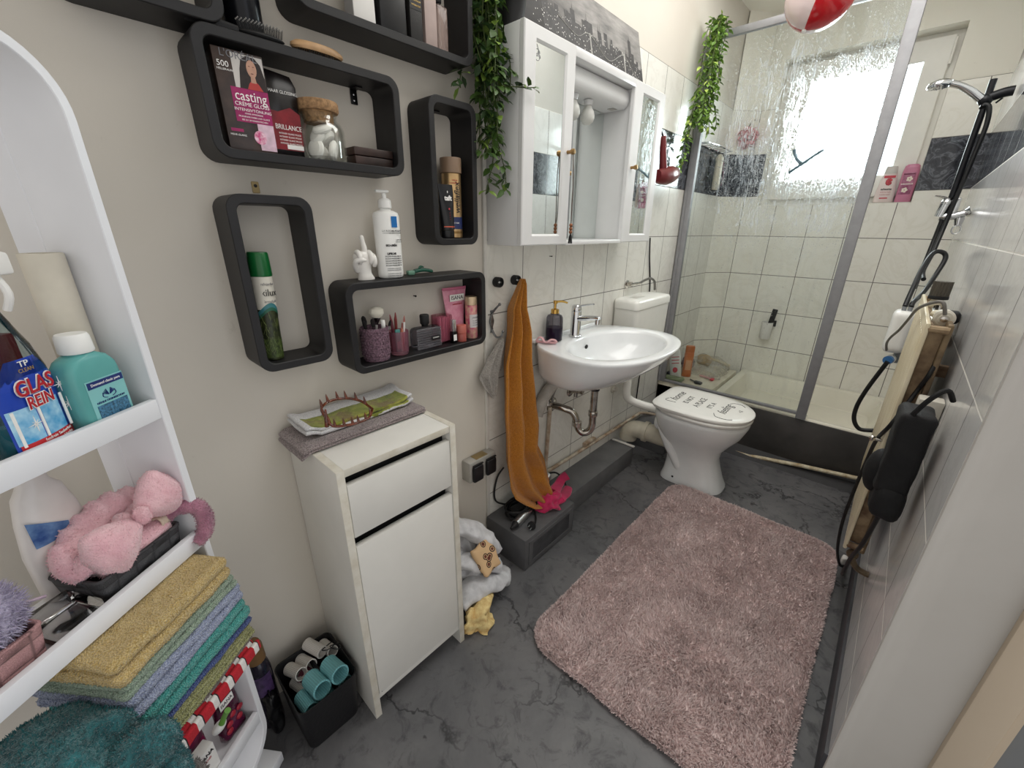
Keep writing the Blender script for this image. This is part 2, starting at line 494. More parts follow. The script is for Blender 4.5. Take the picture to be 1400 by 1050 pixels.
ring_frame(wx0-.0, wx1+.0, wz0-.0, wz1+.0, (.047, .047, .037, .032), 3.445, 3.498).build('window_frame', PVC, win, smooth=30)
ring_frame(.250, .955, 1.480, 2.232, (.102, .115, .10, .10), 3.42, 3.475).build('sash', PVC, win, smooth=30)
M().box(.335, .872, 3.447, 3.453, 1.58, 2.15).build('pane', thin_glass('window pane glass'), win, smooth=0)
m = M().box(.952, .962, 3.408, 3.425, 2.12, 2.20, .003).cyl(.006, 2.10, 2.215, 10, (.957, 3.412)); m.build('hinge', PVC, win)
m = M().box(.295, .318, 3.408, 3.42, 1.84, 1.90, .003).tube([(.306, 3.41, 1.87), (.306, 3.385, 1.87), (.306, 3.38, 1.865), (.306, 3.38, 1.78)], .007, 8); m.build('handle', PVC, win)
struct(M().box(wx0+.001, wx1-.001, 3.335, 3.45, wz0-.0, wz0+.004, .001), 'window_1_sill', mat('tiled window sill', '#dedbd0', .3, var=.05))

# ------------------------------------------------------------------ shower tray
CREAM = mat('cream enamel', '#f1ecdc', .16, var=.04, vscale=3, coat=.3)
PANEL = mat('dark grey tub panel', '#4b4846', .42, var=.2, vscale=5, col2='#353332', bump=(30, .1))
tray = thing('shower_tray', 'cream shower tray with dark grey front panel below the glass screen', 'shower tray', (0, 0, 0))
m = M()
tx0, tx1, ty0, ty1, tz = .345, 1.194, 2.612, 3.33, .315
rw = .045
outer = rrect(tx1-tx0, ty1-ty0, .02, 4, (tx0+tx1)/2, (ty0+ty1)/2)
def trr(k, z, r): return [(p[0], p[1], z) for p in rrect(tx1-tx0-2*k, ty1-ty0-2*k, r, 4, (tx0+tx1)/2, (ty0+ty1)/2)]
m.loft([trr(0, .20, .02), trr(0, tz-.006, .02), trr(.004, tz, .02), trr(rw-.01, tz, .05), trr(rw, tz-.006, .05), trr(rw+.035, .205, .06), trr(rw+.06, .195, .07)], True, True, True)
m.build('tray', CREAM, tray, smooth=40)
M().box(.006, 1.19, 2.60, 2.612, .055, .308, .002).build('front_panel', PANEL, tray)
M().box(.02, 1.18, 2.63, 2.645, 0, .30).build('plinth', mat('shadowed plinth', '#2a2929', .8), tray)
LEDGE = mat('worn cream ledge', '#e6e0cf', .35, var=.12, vscale=9, col2='#c9c1ab')
m = M().box(.008, .340, 2.60, 3.18, .20, .335, .004)
m.build('ledge', LEDGE, tray)
m = M().lathe([(.0, .196), (.028, .196), (.032, .199), (.030, .203), (.012, .204), (.0, .2035)], 20, (.80, 2.98, 0)); m.build('drain', mat('chrome', '#d9dadc', .08, 1., var=.02), tray)
m = M().tube([(.35, 2.578, .011), (.55, 2.572, .012), (.64, 2.572, .014), (.90, 2.572, .055), (1.185, 2.574, .088)], .011, 8); 
CREAMPIPE = mat('old cream painted pipe', '#d8cfb6', .45, var=.2, vscale=30, col2='#a58a62')
pipe = m.build('floor_pipe', CREAMPIPE, None)
tag(pipe, 'thin cream water pipe lying on the floor along the dark tub panel', 'pipe')
SIL = mat('dark floor upstand', '#2c2b2d', .6, var=.15)
struct(M().prism([(2.545, 0), (2.60, 0), (2.60, .056)], .30, 1.185, 'X'), 'trim_18', SIL)

# ------------------------------------------------------------------ shower screen
ALU = mat('brushed aluminium', '#9a9a9d', .5, .35, var=.05, vscale=30)
def wet_glass():
    """clear pane with beads and runs of water"""
    m = bpy.data.materials.new('wet shower glass'); t = NT(m); t.n.remove(t.b)
    p = t.pos()
    sep = t.add('ShaderNodeSeparateXYZ'); t.link(p, sep.inputs[0])
    def mapped(sx, sz):
        cx = t.add('ShaderNodeCombineXYZ'); t.link(t.math('MULTIPLY', sep.outputs[0], sx), cx.inputs[0]); t.link(t.math('MULTIPLY', sep.outputs[2], sz), cx.inputs[2]); return cx.outputs[0]
    dense = t.noise(1., 4, .6, mapped(6.5, 3.2), .6)
    zl = t.ramp(t.math('MULTIPLY', sep.outputs[2], .4), [(.47, 0.), (.56, 1.), (.80, .9), (.88, .1)])   # wetted height on the pane
    xl = t.ramp(sep.outputs[0], [(.02, .2), (.22, .55), (.33, 1.)])
    wet = t.math('MULTIPLY', zl, xl)
    dm = t.math('MULTIPLY', t.ramp(dense.outputs[0], [(.30, .15), (.52, 1.)]), t.math('ADD', .03, t.math('MULTIPLY', wet, .92)))
    def beads(sx_, sz_):
        v = t.add('ShaderNodeTexVoronoi', i_Scale=1.); t.link(mapped(sx_, sz_), v.inputs['Vector'])
        rnd = t.add('ShaderNodeSeparateColor'); t.link(v.outputs['Color'], rnd.inputs[0])
        on = t.math('LESS_THAN', rnd.outputs[0], dm)
        r_ = t.math('ADD', .12, t.math('MULTIPLY', rnd.outputs[1], .28))
        q = t.math('DIVIDE', v.outputs['Distance'], r_)
        hgt = t.math('SQRT', t.math('MAXIMUM', 0., t.math('SUBTRACT', 1., t.math('MULTIPLY', q, q))))
        return t.math('MULTIPLY', hgt, on)
    wob = t.noise(1., 3, .55, mapped(48, 6), 1.0)
    rr = t.math('ABSOLUTE', t.math('SUBTRACT', wob.outputs[0], .5))
    run = t.math('MULTIPLY', t.ramp(rr, [(.0, 1.), (.012, .6), (.022, 0.)]), t.math('GREATER_THAN', dm, .45))
    h = t.math('MAXIMUM', t.math('MAXIMUM', beads(190, 150), t.math('MULTIPLY', beads(330, 300), .6)), t.math('MULTIPLY', run, .5))
    mask = t.math('MINIMUM', t.math('MULTIPLY', h, 6.), 1.)
    faint = t.ramp(t.noise(3., 5, .6, mapped(9, 1.5)).outputs[0], [(.5, 0.), (.75, .05)])
    nb = t.bump(h, .8, .004)
    tr = t.add('ShaderNodeBsdfTransparent'); tr.inputs[0].default_value = (.97, .985, .98, 1)
    gl = t.add('ShaderNodeBsdfGlossy'); gl.inputs['Roughness'].default_value = .01
    fr = t.add('ShaderNodeFresnel'); fr.inputs[0].default_value = 1.3
    clear = t.add('ShaderNodeMixShader'); t.link(t.math('MULTIPLY', fr.outputs[0], .7), clear.inputs[0]); t.link(tr.outputs[0], clear.inputs[1]); t.link(gl.outputs[0], clear.inputs[2])
    wa = t.add('ShaderNodeBsdfGlass'); wa.inputs['IOR'].default_value = 1.13; wa.inputs['Roughness'].default_value = .0; wa.inputs['Color'].default_value = (.95, .97, 1, 1)
    t.link(nb, wa.inputs['Normal'])
    tl = t.add('ShaderNodeBsdfTranslucent'); tl.inputs[0].default_value = (.9, .92, .97, 1)
    w2 = t.add('ShaderNodeMixShader'); w2.inputs[0].default_value = .18; t.link(wa.outputs[0], w2.inputs[1]); t.link(tl.outputs[0], w2.inputs[2])
    film = t.add('ShaderNodeMixShader'); t.link(faint, film.inputs[0]); t.link(clear.outputs[0], film.inputs[1]); t.link(tl.outputs[0], film.inputs[2])
    mx = t.add('ShaderNodeMixShader'); t.link(t.math('MULTIPLY', mask, .85), mx.inputs[0]); t.link(film.outputs[0], mx.inputs[1]); t.link(w2.outputs[0], mx.inputs[2])
    t.link(mx.outputs[0], t.out.inputs[0])
    return m
scr = thing('shower_screen', 'framed glass shower screen covered in water drops beside the toilet', 'shower screen', (0, 0, 0))
m = M().box(.008, .052, 2.585, 2.618, .336, 2.22, .003).box(.014, .028, 2.580, 2.586, .34, 2.2); m.build('wall_post', ALU, scr)
m = M().box(.806, .852, 2.583, 2.617, .316, 2.40, .003); m.build('front_post', ALU, scr)
m = M().box(.052, .806, 2.588, 2.612, 2.19, 2.222, .002); m.build('top_rail', ALU, scr)
m = M().box(.052, .806, 2.590, 2.610, .336, .352, .002); m.build('bottom_rail', ALU, scr)
M().box(.052, .806, 2.597, 2.603, .352, 2.19).build('glass_panel', [wet_glass()], scr, smooth=0, label='wet glass panel beaded with drops')
# ------------------------------------------------------------------ black box shelves on the left wall
BLK = mat('matt black board', '#1b1a1c', .5, var=.12, vscale=40, bump=(300, .05))
METAL_B = mat('black metal', '#121213', .4, .6)
CHROME = mat('chrome', '#d9dadc', .08, 1., var=.02)
SHELF = {}
def box_shelf(key, y0, y1, z0, z1, label, bracket=None, t=.017, d=.09):
    th = thing('wall_shelf', label, 'shelf', (.001, (y0+y1)/2, z0), pi/2, 'black rounded box shelves on the wall')
    w_, h_ = y1-y0, z1-z0
    ro = rrect(w_, h_, .028, 6, 0, h_/2); ri = rrect(w_-2*t, h_-2*t, .016, 6, 0, h_/2)
    m = M(); b = .0015
    def R(pts, y): return [(p[0], y, p[1]) for p in pts]
    ob = rrect(w_-2*b, h_-2*b, .0265, 6, 0, h_/2); ib = rrect(w_-2*t+2*b, h_-2*t+2*b, .0175, 6, 0, h_/2)
    m.loft([R(ro, -.0), R(ro, -d+b), R(ob, -d), R(ib, -d), R(ri, -d+b), R(ri, -.0), R(ro, -.0)], True, False, False)
    m.build('frame', BLK, th, smooth=40)
    if bracket:
        x = bracket-(y0+y1)/2; zt = h_-t
        m = M().box(x-.008, x+.008, -.004, -.001, zt-.032, zt-.001, .001).box(x-.008, x+.008, -.03, -.004, zt-.003, zt-.0005)
        br = m.build('bracket', METAL_B, th)
        M2 = M()
        for zz in (zt-.012, zt-.024): M2.ball((x, -.004, zz), .003, .0015, .003, 8, 5)
        M2.build('screw', CHROME, br)
    SHELF[key] = th
    return th
box_shelf('S1', .10, .311, 1.604, 1.86, 'black rounded box shelf cut off by the top edge left of the hair brushes')
box_shelf('S2', .2515, .646, 1.4015, 1.6025, 'wide black rounded box shelf holding the hair dye box and cotton jar', .580)
box_shelf('S3', .435, .880, 1.673, 1.92, 'wide black rounded box shelf with perfume boxes beside the left ivy')
box_shelf('S4', .727, .885, 1.241, 1.5935, 'tall black rounded box shelf holding a gold hairspray can', .800)
box_shelf('S5', .249, .4075, .990, 1.3435, 'tall black rounded box shelf holding only a green spray can')
box_shelf('S6', .455, .912, .933, 1.161, 'wide black rounded box shelf with makeup pots under the lotion bottle')

def at(name, label, cat, x, y, z, rot=90, group=None, tilt=None):
    return thing(name, label, cat, (x, y, z), radians(rot), group, tilt)
FL2, FL3, FL4, FL5, FL6 = 1.4195, 1.691, 1.259, 1.008, .951     # inner floors (1 mm above the board)
TOP2, TOP6 = 1.6035, 1.162

WHT = mat('white gloss plastic', '#efefec', .3, var=.02)
WHTM = mat('white matt card', '#e8e6e2', .6, var=.03)
INK = mat('black ink', '#17171a', .5, var=.01)
INKG = mat('grey ink', '#77777c', .5, var=.01)
INKW = mat('white ink', '#f3f1ee', .5, var=.01)
INKGOLD = mat('gold ink', '#d6b878', .3, .6, var=.02)
INKRED = mat('red ink', '#b3202c', .5, var=.01)
MAGENTA = mat('magenta card', '#a3195f', .4, var=.10, vscale=30, col2='#7d1652')
GLASS = thin_glass('clear jar glass', '#fdfefd', refl=.3)

# --- shelf S2: hair dye box
t = at('hair_dye_box', 'brown hair dye carton with magenta casting panel leaning in the wide black shelf', 'hair dye', .055, .323, FL2, 88, tilt=(radians(0), 0))
DYE = mat('dark brown glossy card', '#2e2321', .3, var=.4, vscale=26, col2='#4a3a33')
M().box(-.040, .040, -.022, .022, 0, .157, .0008).build('carton', DYE, t)
F = -.0224
M().box(-.021, .0395, F-.0003, F, .047, .101).build('name_panel', MAGENTA, t)
text('lettering', 'casting', .0225, INKW, t, front(.0095, F-.0004, .0885), sx=.86)
text('lettering', 'CRÈME GLOSS', .0088, INKW, t, front(.0095, F-.0004, .0755), sx=1.02)
text('lettering', 'INTENSIVTÖNUNG', .0065, INKW, t, front(.0095, F-.0004, .0668), sx=1.1)
for k, s in enumerate(('OHNE AMMONIAK', 'PFLEGENDE FARBE UND GLANZ', 'BIS ZU 28 HAARWÄSCHEN')):
    text('small_lettering', s, .0036, INKW, t, front(.0095, F-.0004, .061-.0052*k))
text('lettering', "L'ORÉAL", .0165, INKG, t, front(.0, F-.0004, .149), sx=.95)
text('lettering', '500', .0125, INKW, t, front(-.0265, F-.0004, .1325))
text('small_lettering', 'HELLBRAUN', .0045, INKW, t, front(-.0245, F-.0004, .1245))
# portrait panel: hair, face and top of a red dress
m = M().box(-.012, .0385, F-.0003, F, .101, .153); m.build('portrait_ground', mat('pale portrait ground', '#c9c4bf', .4), t)
m = M().prism([(-.005, .101), (.0385, .101), (.0385, .122), (.034, .142), (.026, .151), (.012, .152), (.003, .145), (-.001, .13)], F-.0006, F-.0003); m.build('portrait_hair', mat('printed dark hair', '#2a1c17', .4, var=.3, vscale=90), t)
m = M().prism([(x*.0082+.0185, z*.0135+.1335) for x, z in [(cos(2*pi*k/18), sin(2*pi*k/18)) for k in range(18)]], F-.0009, F-.0006)
m.prism([(.0145, .112), (.0235, .112), (.022, .125), (.0155, .125)], F-.0008, F-.0006); pf = m.build('portrait_face', mat('printed skin', '#c79a83', .45, var=.1, vscale=60), t)
m = M()
for x, z, a, b in ((.0152, .137, .0017, .0006), (.0218, .137, .0017, .0006), (.0185, .1262, .0024, .0008)):
    m.prism([(x+a*cos(2*pi*k/10), z+b*sin(2*pi*k/10)) for k in range(10)], F-.0011, F-.0009)
m.build('portrait_features', mat('printed features', '#6b3a30', .5), pf)
m = M().prism([(.007, .101), (.033, .101), (.027, .111), (.0235, .114), (.0145, .114), (.011, .110)], F-.0007, F-.0006); m.build('portrait_dress', mat('printed red dress', '#b13a36', .5), t)
m = M().box(.012, .0395, F-.0003, F, .003, .047); m.build('pale_panel', mat('pale pink panel', '#e5c5d6', .4, var=.12, vscale=60), t)
m = M().prism([(.0135+.0105*cos(2*pi*k/20), .024+.0115*sin(2*pi*k/20)) for k in range(20)], F-.0006, F-.0003); m.build('flower_print', mat('pink bloom print', '#c9467f', .4, var=.35, vscale=150, col2='#f0d6e2'), t)
M().box(-.033, -.013, F-.0003, F, .030, .035).build('shade_tab', MAGENTA, t)
text('small_lettering', 'MEHR GLANZ', .0042, INKW, t, front(-.0225, F-.0005, .0245))
# --- glossing pouch
t = at('hair_gloss_pouch', 'dark pouch with red lower half standing behind the hair dye box', 'hair gloss', .048, .394, FL2, 90)
m = M().prism([(-.030, 0), (.030, 0), (.031, .125), (.022, .142), (-.022, .147), (-.031, .140)], -.012, .012, 'Y', .004); m.build('pouch', mat('dark glossy pouch', '#1d1719', .25, var=.4, vscale=30), t, smooth=50)
m = M().prism([(-.0295, .012), (.0285, .012), (.0295, .078), (.012, .088), (-.012, .078), (-.0295, .080)], -.0126, -.0121); m.build('red_panel', mat('deep red print', '#8e1d27', .35, var=.3, vscale=40, col2='#6a141d'), t)
text('lettering', 'HAAR GLOSSING', .0078, INKW, t, front(.003, -.0128, .112), sx=.9)
text('lettering', 'BRILLANCE', .0125, INKW, t, front(.004, -.0130, .052), sx=.8)
for k in range(4): text('small_lettering', 'INTENSIV GLANZ PFLEGE', .0042, INKW, t, front(.005, -.013, .041-.0058*k), sx=.9)
M().box(-.004, .028, -.0132, -.0127, .014, .022).build('white_tab', INKW, t)
# --- cotton jar
t = at('storage_jar', 'glass jar with cork lid holding white cotton pads', 'jar', .048, .468, FL2, 90)
m = M()
m.lathe([(.001, .0005), (.042, .0005), (.048, .004), (.049, .03), (.0485, .060), (.043, .071), (.036, .077), (.035, .083), (.036, .085), (.036, .088), (.034, .089), (.031, .088), (.033, .076), (.041, .069), (.046, .059), (.0465, .03), (.0455, .0065), (.040, .004), (.001, .004)], 28, cap0=True, cap1=True)
m.build('glass', GLASS, t, smooth=60)
m = M().lathe([(.001, .072), (.029, .072), (.0305, .090), (.0315, .092), (.040, .092), (.042, .095), (.042, .108), (.040, .111), (.001, .111)], 28)
m.build('cork_lid', mat('cork', '#b08a63', .85, var=.25, vscale=140, bump=(220, .4)), t)
COT = mat('cotton wool', '#f6f3ee', .95, var=.05, bump=(180, .5), sheen=.4)
for k, (px, py, pz, ax, ay) in enumerate(((-.018, -.008, .022, 80, 20), (.018, -.012, .022, 78, -35), (.0, .018, .020, 75, 90), (-.010, -.006, .048, 60, 10), (.015, .008, .047, 40, -50), (-.003, -.016, .060, 25, 20))):
    c = thing('cotton_pad', 'round white cotton pad inside the cork lidded jar', 'cotton pad', (.048-py, .468+px, FL2+pz), radians(ay), 'cotton pads in the jar', (radians(ax), 0))
    m = M().lathe([(.001, -.0075), (.016, -.0065), (.0205, -.002), (.0205, .002), (.016, .0065), (.001, .0075)], 18); m.build('pad', COT, c)
# --- wooden case
t = at('wooden_case', 'flat dark brown wooden case lying right of the cotton jar', 'case', .052, .577, FL2, 90)
WEN = mat('dark wenge wood', '#3d2a24', .45, var=.35, vscale=18)
m = M().box(-.048, .048, -.022, .022, 0, .018, .002); m.build('base', WEN, t)
m = M().box(-.049, .049, -.023, .023, .0195, .036, .002); m.build('lid', WEN, t)
# --- on top of S2
t = at('spray_can', 'black cylindrical can standing on the wide shelf left of the wooden brush', 'can', .036, .358, TOP2, 90)
NAVY = mat('black satin can', '#15161b', .28, .4)
m = M().lathe([(.001, 0), (.029, 0), (.031, .003), (.031, .150), (.029, .158), (.020, .164), (.001, .164)], 28); m.build('body', NAVY, t)
m = M().lathe([(.001, .1645), (.019, .1645), (.019, .185), (.017, .188), (.001, .188)], 20); m.build('cap', NAVY, t)
t = at('hair_brush', 'black hair brush lying bristles up in front of the black can', 'hair brush', .074, .370, TOP2+.006, 90)
m = M().ball((0, 0, 0), .040, .0125, .006, 20, 8); m.build('head', mat('black rubber', '#151517', .6), t)
m = M().tube([(-.038, 0, 0), (-.075, .002, .001), (-.115, .004, .002)], [.006, .008, .009], 8, 4); m.build('handle', mat('black rubber', '#151517', .6), t)
m = M(); mt = M()
for i in range(14):
    for j in range(-2, 3):
        x = -.034+.068*i/13; y = j*.0042
        if (x/.038)**2+(y/.011)**2 > 1: continue
        m.tube([(x, y, .003), (x*1.08, y*1.3, .017)], .0006, 4); mt.ball((x*1.08, y*1.3, .0175), .0012, seg=6, rings=4)
b = m.build('bristles', mat('black rubber', '#151517', .6), t); b['kind'] = 'stuff'
b = mt.build('bristle_tips', mat('grey bristle tips', '#8f8d8a', .4), t); b['kind'] = 'stuff'
t = at('wooden_brush', 'oval pale wooden brush lying bristles down on the wide black shelf', 'brush', .058, .480, TOP2, 92)
m = M()
for i in range(22):
    for j in range(-2, 3):
        x = -.046+.092*i/21; y = j*.007
        if (x/.05)**2+(y/.017)**2 > 1: continue
        m.tube([(x, y, .0003), (x*.99, y*.98, .010)], .0008, 4)
b = m.build('bristles', mat('black rubber', '#151517', .6), t); b['kind'] = 'stuff'
m = M().lathe([(.001, .0095), (.050, .0095), (.054, .013), (.053, .018), (.044, .0235), (.001, .025)], 32, sy=.36); m.build('wooden_back', mat('pale beech', '#c09a70', .5, var=.15, vscale=25), t)

# --- shelf S3
def carton(name, label, cat, x, y, z, w_, d_, h_, mt, rot=90):
    t = at(name, label, cat, x, y, z, rot)
    M().box(-w_/2, w_/2, -d_/2, d_/2, 0, h_, .001).build('carton', mt, t)
    return t
t = carton('perfume_box', 'plain white perfume carton in the upper right black shelf', 'perfume box', .050, .590, FL3, .050, .036, .125, WHTM)
M().box(-.0255, -.025, -.017, .017, .004, .121).build('side_panel', mat('grey card', '#a3a1a0', .6), t)
t = carton('perfume_box', 'plain black carton between the white perfume box and the gold lettered one', 'perfume box', .046, .661, FL3, .066, .045, .135, mat('black satin card', '#131315', .35))
M().box(-.034, .034, -.0234, -.0226, .085, .088).build('band', METAL_B, t)
t = carton('perfume_box', 'black carton with gold lettering left of the glass perfume bottle', 'perfume box', .052, .720, FL3, .034, .04, .12, mat('ribbed black card', '#222120', .45, bump=(400, .3)))
M().box(-.0165, .0165, -.0206, -.0203, .062, .115).build('plate', mat('black satin card', '#131315', .35), t)
text('lettering', 'Mademoiselle', .0062, INKGOLD, t, front(0, -.0208, .098), sx=.8)
text('lettering', 'PARIS', .0055, INKGOLD, t, front(0, -.0208, .086)); text('lettering', 'EAU DE PARFUM', .0042, INKGOLD, t, front(0, -.0208, .0785), sx=.85); text('lettering', 'VAPORISATEUR', .0042, INKGOLD, t, front(0, -.0208, .070), sx=.85)
t = at('perfume_bottle', 'clear square perfume bottle with pinkish carton at the right end of the upper shelf', 'perfume', .048, .785, FL3, 90)
m = M().box(-.037, -.002, -.02, .02, 0, .13, .001); m.build('carton', mat('rose grey card', '#b5a29c', .5, var=.1), t)
m = M().box(.002, .036, -.017, .017, .0, .098, .005, 3); m.build('glass', mat('rose perfume glass', '#d9c3bb', .08, trans=.75, ior=1.4), t)
m = M().cyl(.005, .098, .106, 14, (.019, 0)).cyl(.009, .106, .128, 18, (.019, 0), .001); m.build('cap', mat('black satin card', '#131315', .35), t)
m = M().tube([(.019, 0, .01), (.019, 0, .095)], .0014, 6); m.build('dip_tube', CHROME, t)

# --- shelf S4
GOLD = mat('brushed gold can', '#c8a678', .28, .75, var=.12, vscale=20)
t = at('hairspray_can', 'gold hairspray can with brown cap in the tall black shelf', 'hairspray', .046, .826, FL4, 72)
m = M().lathe([(.001, 0), (.0255, 0), (.0272, .002), (.0272, .166), (.0265, .168)], 28); m.build('body', GOLD, t)
m = M().lathe([(.027, .1685), (.0295, .1695), (.0295, .204), (.0285, .207), (.001, .207)], 28); m.build('cap', mat('taupe cap', '#8d7560', .4), t)
m = arc_patch(.0272, -1.4, 1.4, .012, .018); m.build('gold_ring', mat('dark gold', '#8c6c3e', .3, .7), t)
m = arc_patch(.0272, -1.5, 1.5, .024, .056); m.build('blue_label', mat('navy label', '#25305c', .35), t)
FR = Matrix(((0, -1, 0, .006), (0, 0, -1, -.0274), (1, 0, 0, .105), (0, 0, 0, 1)))
text('lettering', 'wellaflex', .0235, INK, t, FR, shear=.25, sx=.98)
text('small_lettering', 'WELLA', .0052, INKRED, t, front(0, -.0276, .150), cyl=.0276)
text('small_lettering', 'FLEXIBLER HALT', .0042, INKRED, t, front(0, -.0276, .143), cyl=.0276)
text('small_lettering', '2 STARK', .0055, INKW, t, front(0, -.0278, .040), cyl=.0278)
t = at('styling_gel_tube', 'black styling gel tube standing on its cap left of the gold can', 'gel', .066, .790, FL4, 86)
BT = mat('black tube', '#1c1c1f', .3, var=.15)
m = M(); rings = []
for k in range(9):
    q = k/8; z = .022+.116*q; a = .020+.006*q; b_ = .016*(1-q)+.0012
    rings.append([(a*cos(2*pi*j/24), b_*sin(2*pi*j/24), z) for j in range(24)])
m.loft(rings); m.build('tube', BT, t, smooth=60)
m = M().lathe([(.001, 0), (.0185, 0), (.0195, .002), (.0195, .021), (.001, .021)], 26, sy=.84); m.build('cap', mat('ribbed black cap', '#121214', .35), t)
m = arc_patch(.0200, -1., 1., .0285, .0315, out=.0012, sy=.82); m.build('orange_band', mat('orange band', '#d0614b', .4), t)
text('lettering', 'taft', .0175, INKW, t, front(-.001, -.0095, .103) @ Matrix.Rotation(radians(-6), 4, 'X'), bold=.0006)
m = M().ball((-.001, -.0078, .119), .0016, .0004, .0032, 8, 6); m.build('emblem', INKW, t)
m = M().ball((.0, -.0125, .076), .0028, .0006, .0028, 10, 6); m.build('red_dot', mat('red dot', '#c2404a', .4), t)
for k in range(4): text('small_lettering', 'o', .004, INKRED, t, front(.0005, -.0138-.0006*k, .066-.0055*k))

# --- shelf S5 green can
t = at('spray_can', 'pine scent spray can with green cap alone in the tall left shelf', 'spray can', .046, .291, FL5, 70, tilt=(0, radians(2.0)))
m = M().lathe([(.001, 0), (.019, 0), (.0205, .002), (.0205, .178), (.0195, .18)], 28); m.build('body', mat('dark pine print', '#171b13', .35, var=.5, vscale=70, col2='#39421f'), t)
m = arc_patch(.0205, -pi, pi, .112, .180, 40); m.build('cream_label', mat('cream label', '#ddd9cd', .45), t)
def wave(lo, hi):
    m = M(); m.grid(40, 3, lambda u, v: (.0211*sin(-pi+2*pi*u), -.0211*cos(-pi+2*pi*u), .100+.010*sin(4*pi*u+.5)+lo+(hi-lo)*v)); return m
wave(.006, .016).build('teal_band', mat('teal print', '#3f7f86', .4), t)
wave(.0, .007).build('dark_green_band', mat('green print', '#2d6550', .4), t)
m = arc_patch(.0205, -1.6, 1.6, .006, .048, out=.0003); m.build('needle_print', mat('pine needle print', '#4d5f2c', .5, var=.7, vscale=160, col2='#1c2412'), t)
m = M()
for k in range(46):
    a = random.uniform(-1.1, 1.1); z = random.uniform(.012, .092); l = random.uniform(.008, .018); da = random.uniform(-.35, .35)
    r = .0212; m.tube([(r*sin(a), -r*cos(a), z), (r*sin(a+da), -r*cos(a+da), z+l)], .00028, 4)
b = m.build('needles', mat('pale needles', '#7d8a55', .5), t); b['kind'] = 'stuff'
m = M().lathe([(.0215, .1805), (.0222, .183), (.0195, .226), (.018, .2285), (.001, .2285)], 28); m.build('cap', mat('green cap', '#12622f', .3), t)
text('lettering', 'Lukilux', .0205, INK, t, front(.004, -.0211, .147), cyl=.0211, sx=.82)
text('small_lettering', 'Raumfrische', .0080, INKG, t, front(.003, -.0211, .165), cyl=.0211, shear=.3)
text('small_lettering', 'Kiefernduft', .0080, INKG, t, front(.005, -.0211, .129), cyl=.0211, shear=.3)

# --- shelf S6
PINKGL = mat('pink ribbed glass', '#b892a6', .12, trans=.45, ior=1.4, var=.35, vscale=220, bump=(260, 1., .004))
t = at('makeup_pot', 'pink cut glass pot full of makeup brushes in the lower shelf', 'pot', .048, .541, FL6, 90)
m = M(); m.lathe([(.001, 0), (.033, 0), (.035, .003), (.035, .010), (.033, .012), (.035, .014), (.036, .088), (.0345, .089), (.033, .088), (.032, .012), (.001, .010)], 32); m.build('pot', PINKGL, t)
m = M()
for r_ in range(9):
    for k in range(26):
        a = 2*pi*(k+.5*(r_ % 2))/26; m.ball((.0352*cos(a), .0352*sin(a), .018+.0082*r_), .0030, .0030, .0034, 6, 4)
b = m.build('facets', PINKGL, t); b['kind'] = 'stuff'
SIL_ = mat('silver ferrule', '#c2c2c6', .2, 1.)
HAIRB = mat('dark bristle', '#1d1a1b', .9)
def brush(label, y, x, dy, dx, h, hc, headcol, hr=.006, hl=.03, flat=.6):
    t = at('makeup_brush', label, 'makeup brush', x, y, FL6+.012, 90)
    e = Vector((dy, dx, h))
    m = M().tube([(0, 0, 0), e*.62], [.0022, .0032], 8); m.build('handle', mat(hc, {'black handle': '#141416', 'white handle': '#e6e3e0'}[hc], .3), t)
    m = M().tube([e*.62, e*.78], [.0032, hr*.62], 8); m.build('ferrule', SIL_, t)
    m = M().tube([e*.78, e*.86, e*.95, e], [hr*.62, hr, hr*.9, hr*.25], 10, 3, flat=flat); m.build('bristles', headcol, t)
brush('silver ferruled brush standing leftmost in the pink cut glass pot', .527, .058, -.016, .004, .098, 'black handle', HAIRB, .006)
brush('black brush leaning left behind the front brush in the pink pot', .534, .042, -.018, -.002, .108, 'black handle', HAIRB, .007)
brush('white handled brush in the middle of the pink cut glass pot', .540, .060, -.006, .004, .100, 'white handle', HAIRB, .006)
brush('large pale fluffy powder brush at the back of the pink pot', .548, .036, .008, -.010, .128, 'white handle', mat('ivory bristle', '#d9d4c6', .9), .020, flat=.7)
brush('black brush leaning far right out of the pink pot', .549, .050, .048, .004, .090, 'black handle', HAIRB, .006)
t = at('lip_tint', 'small tube with white cap at the right rim of the pink pot', 'tube', .062, .561, FL6+.012, 90)
m = M().cyl(.0062, .0, .07, 14); m.build('body', mat('rose tube', '#a97a86', .3), t)
m = M().cyl(.0055, .07, .094, 14, bev=.001); m.build('cap', mat('white gloss plastic', '#efefec', .3), t)
t = at('glass_tumbler', 'small rose glass tumbler holding cosmetic pencils', 'tumbler', .050, .612, FL6, 90)
m = M().lathe([(.001, 0), (.022, 0), (.0245, .003), (.028, .066), (.0272, .067), (.0262, .066), (.023, .010), (.001, .008)], 28); m.build('glass', mat('rose glass', '#d79cae', .05, trans=.85, ior=1.35), t)
def pencil(label, y, x, dy, dx, h, col, tip, r=.0042):
    t = at('cosmetic_pencil', label, 'pencil', x, y, FL6+.0095, 90)
    e = Vector((dy, dx, h))
    M().tube([(0, 0, 0), e*.82], r, 8).build('barrel', mat(col, col, .35), t)
    M().tube([e*.82, e], [r, r*.3], 8).build('tip', mat(tip, tip, .35), t)
pencil('dark red pencil leaning left in the rose tumbler', .606, .044, -.014, -.004, .104, '#5f2430', '#7a2f38')
pencil('red brown pencil upright at the back of the rose tumbler', .612, .036, .002, -.004, .106, '#7c3430', '#8a3a38')
pencil('orange brown pencil at the front of the rose tumbler', .616, .060, .004, .004, .065, '#b5644f', '#c4775f')
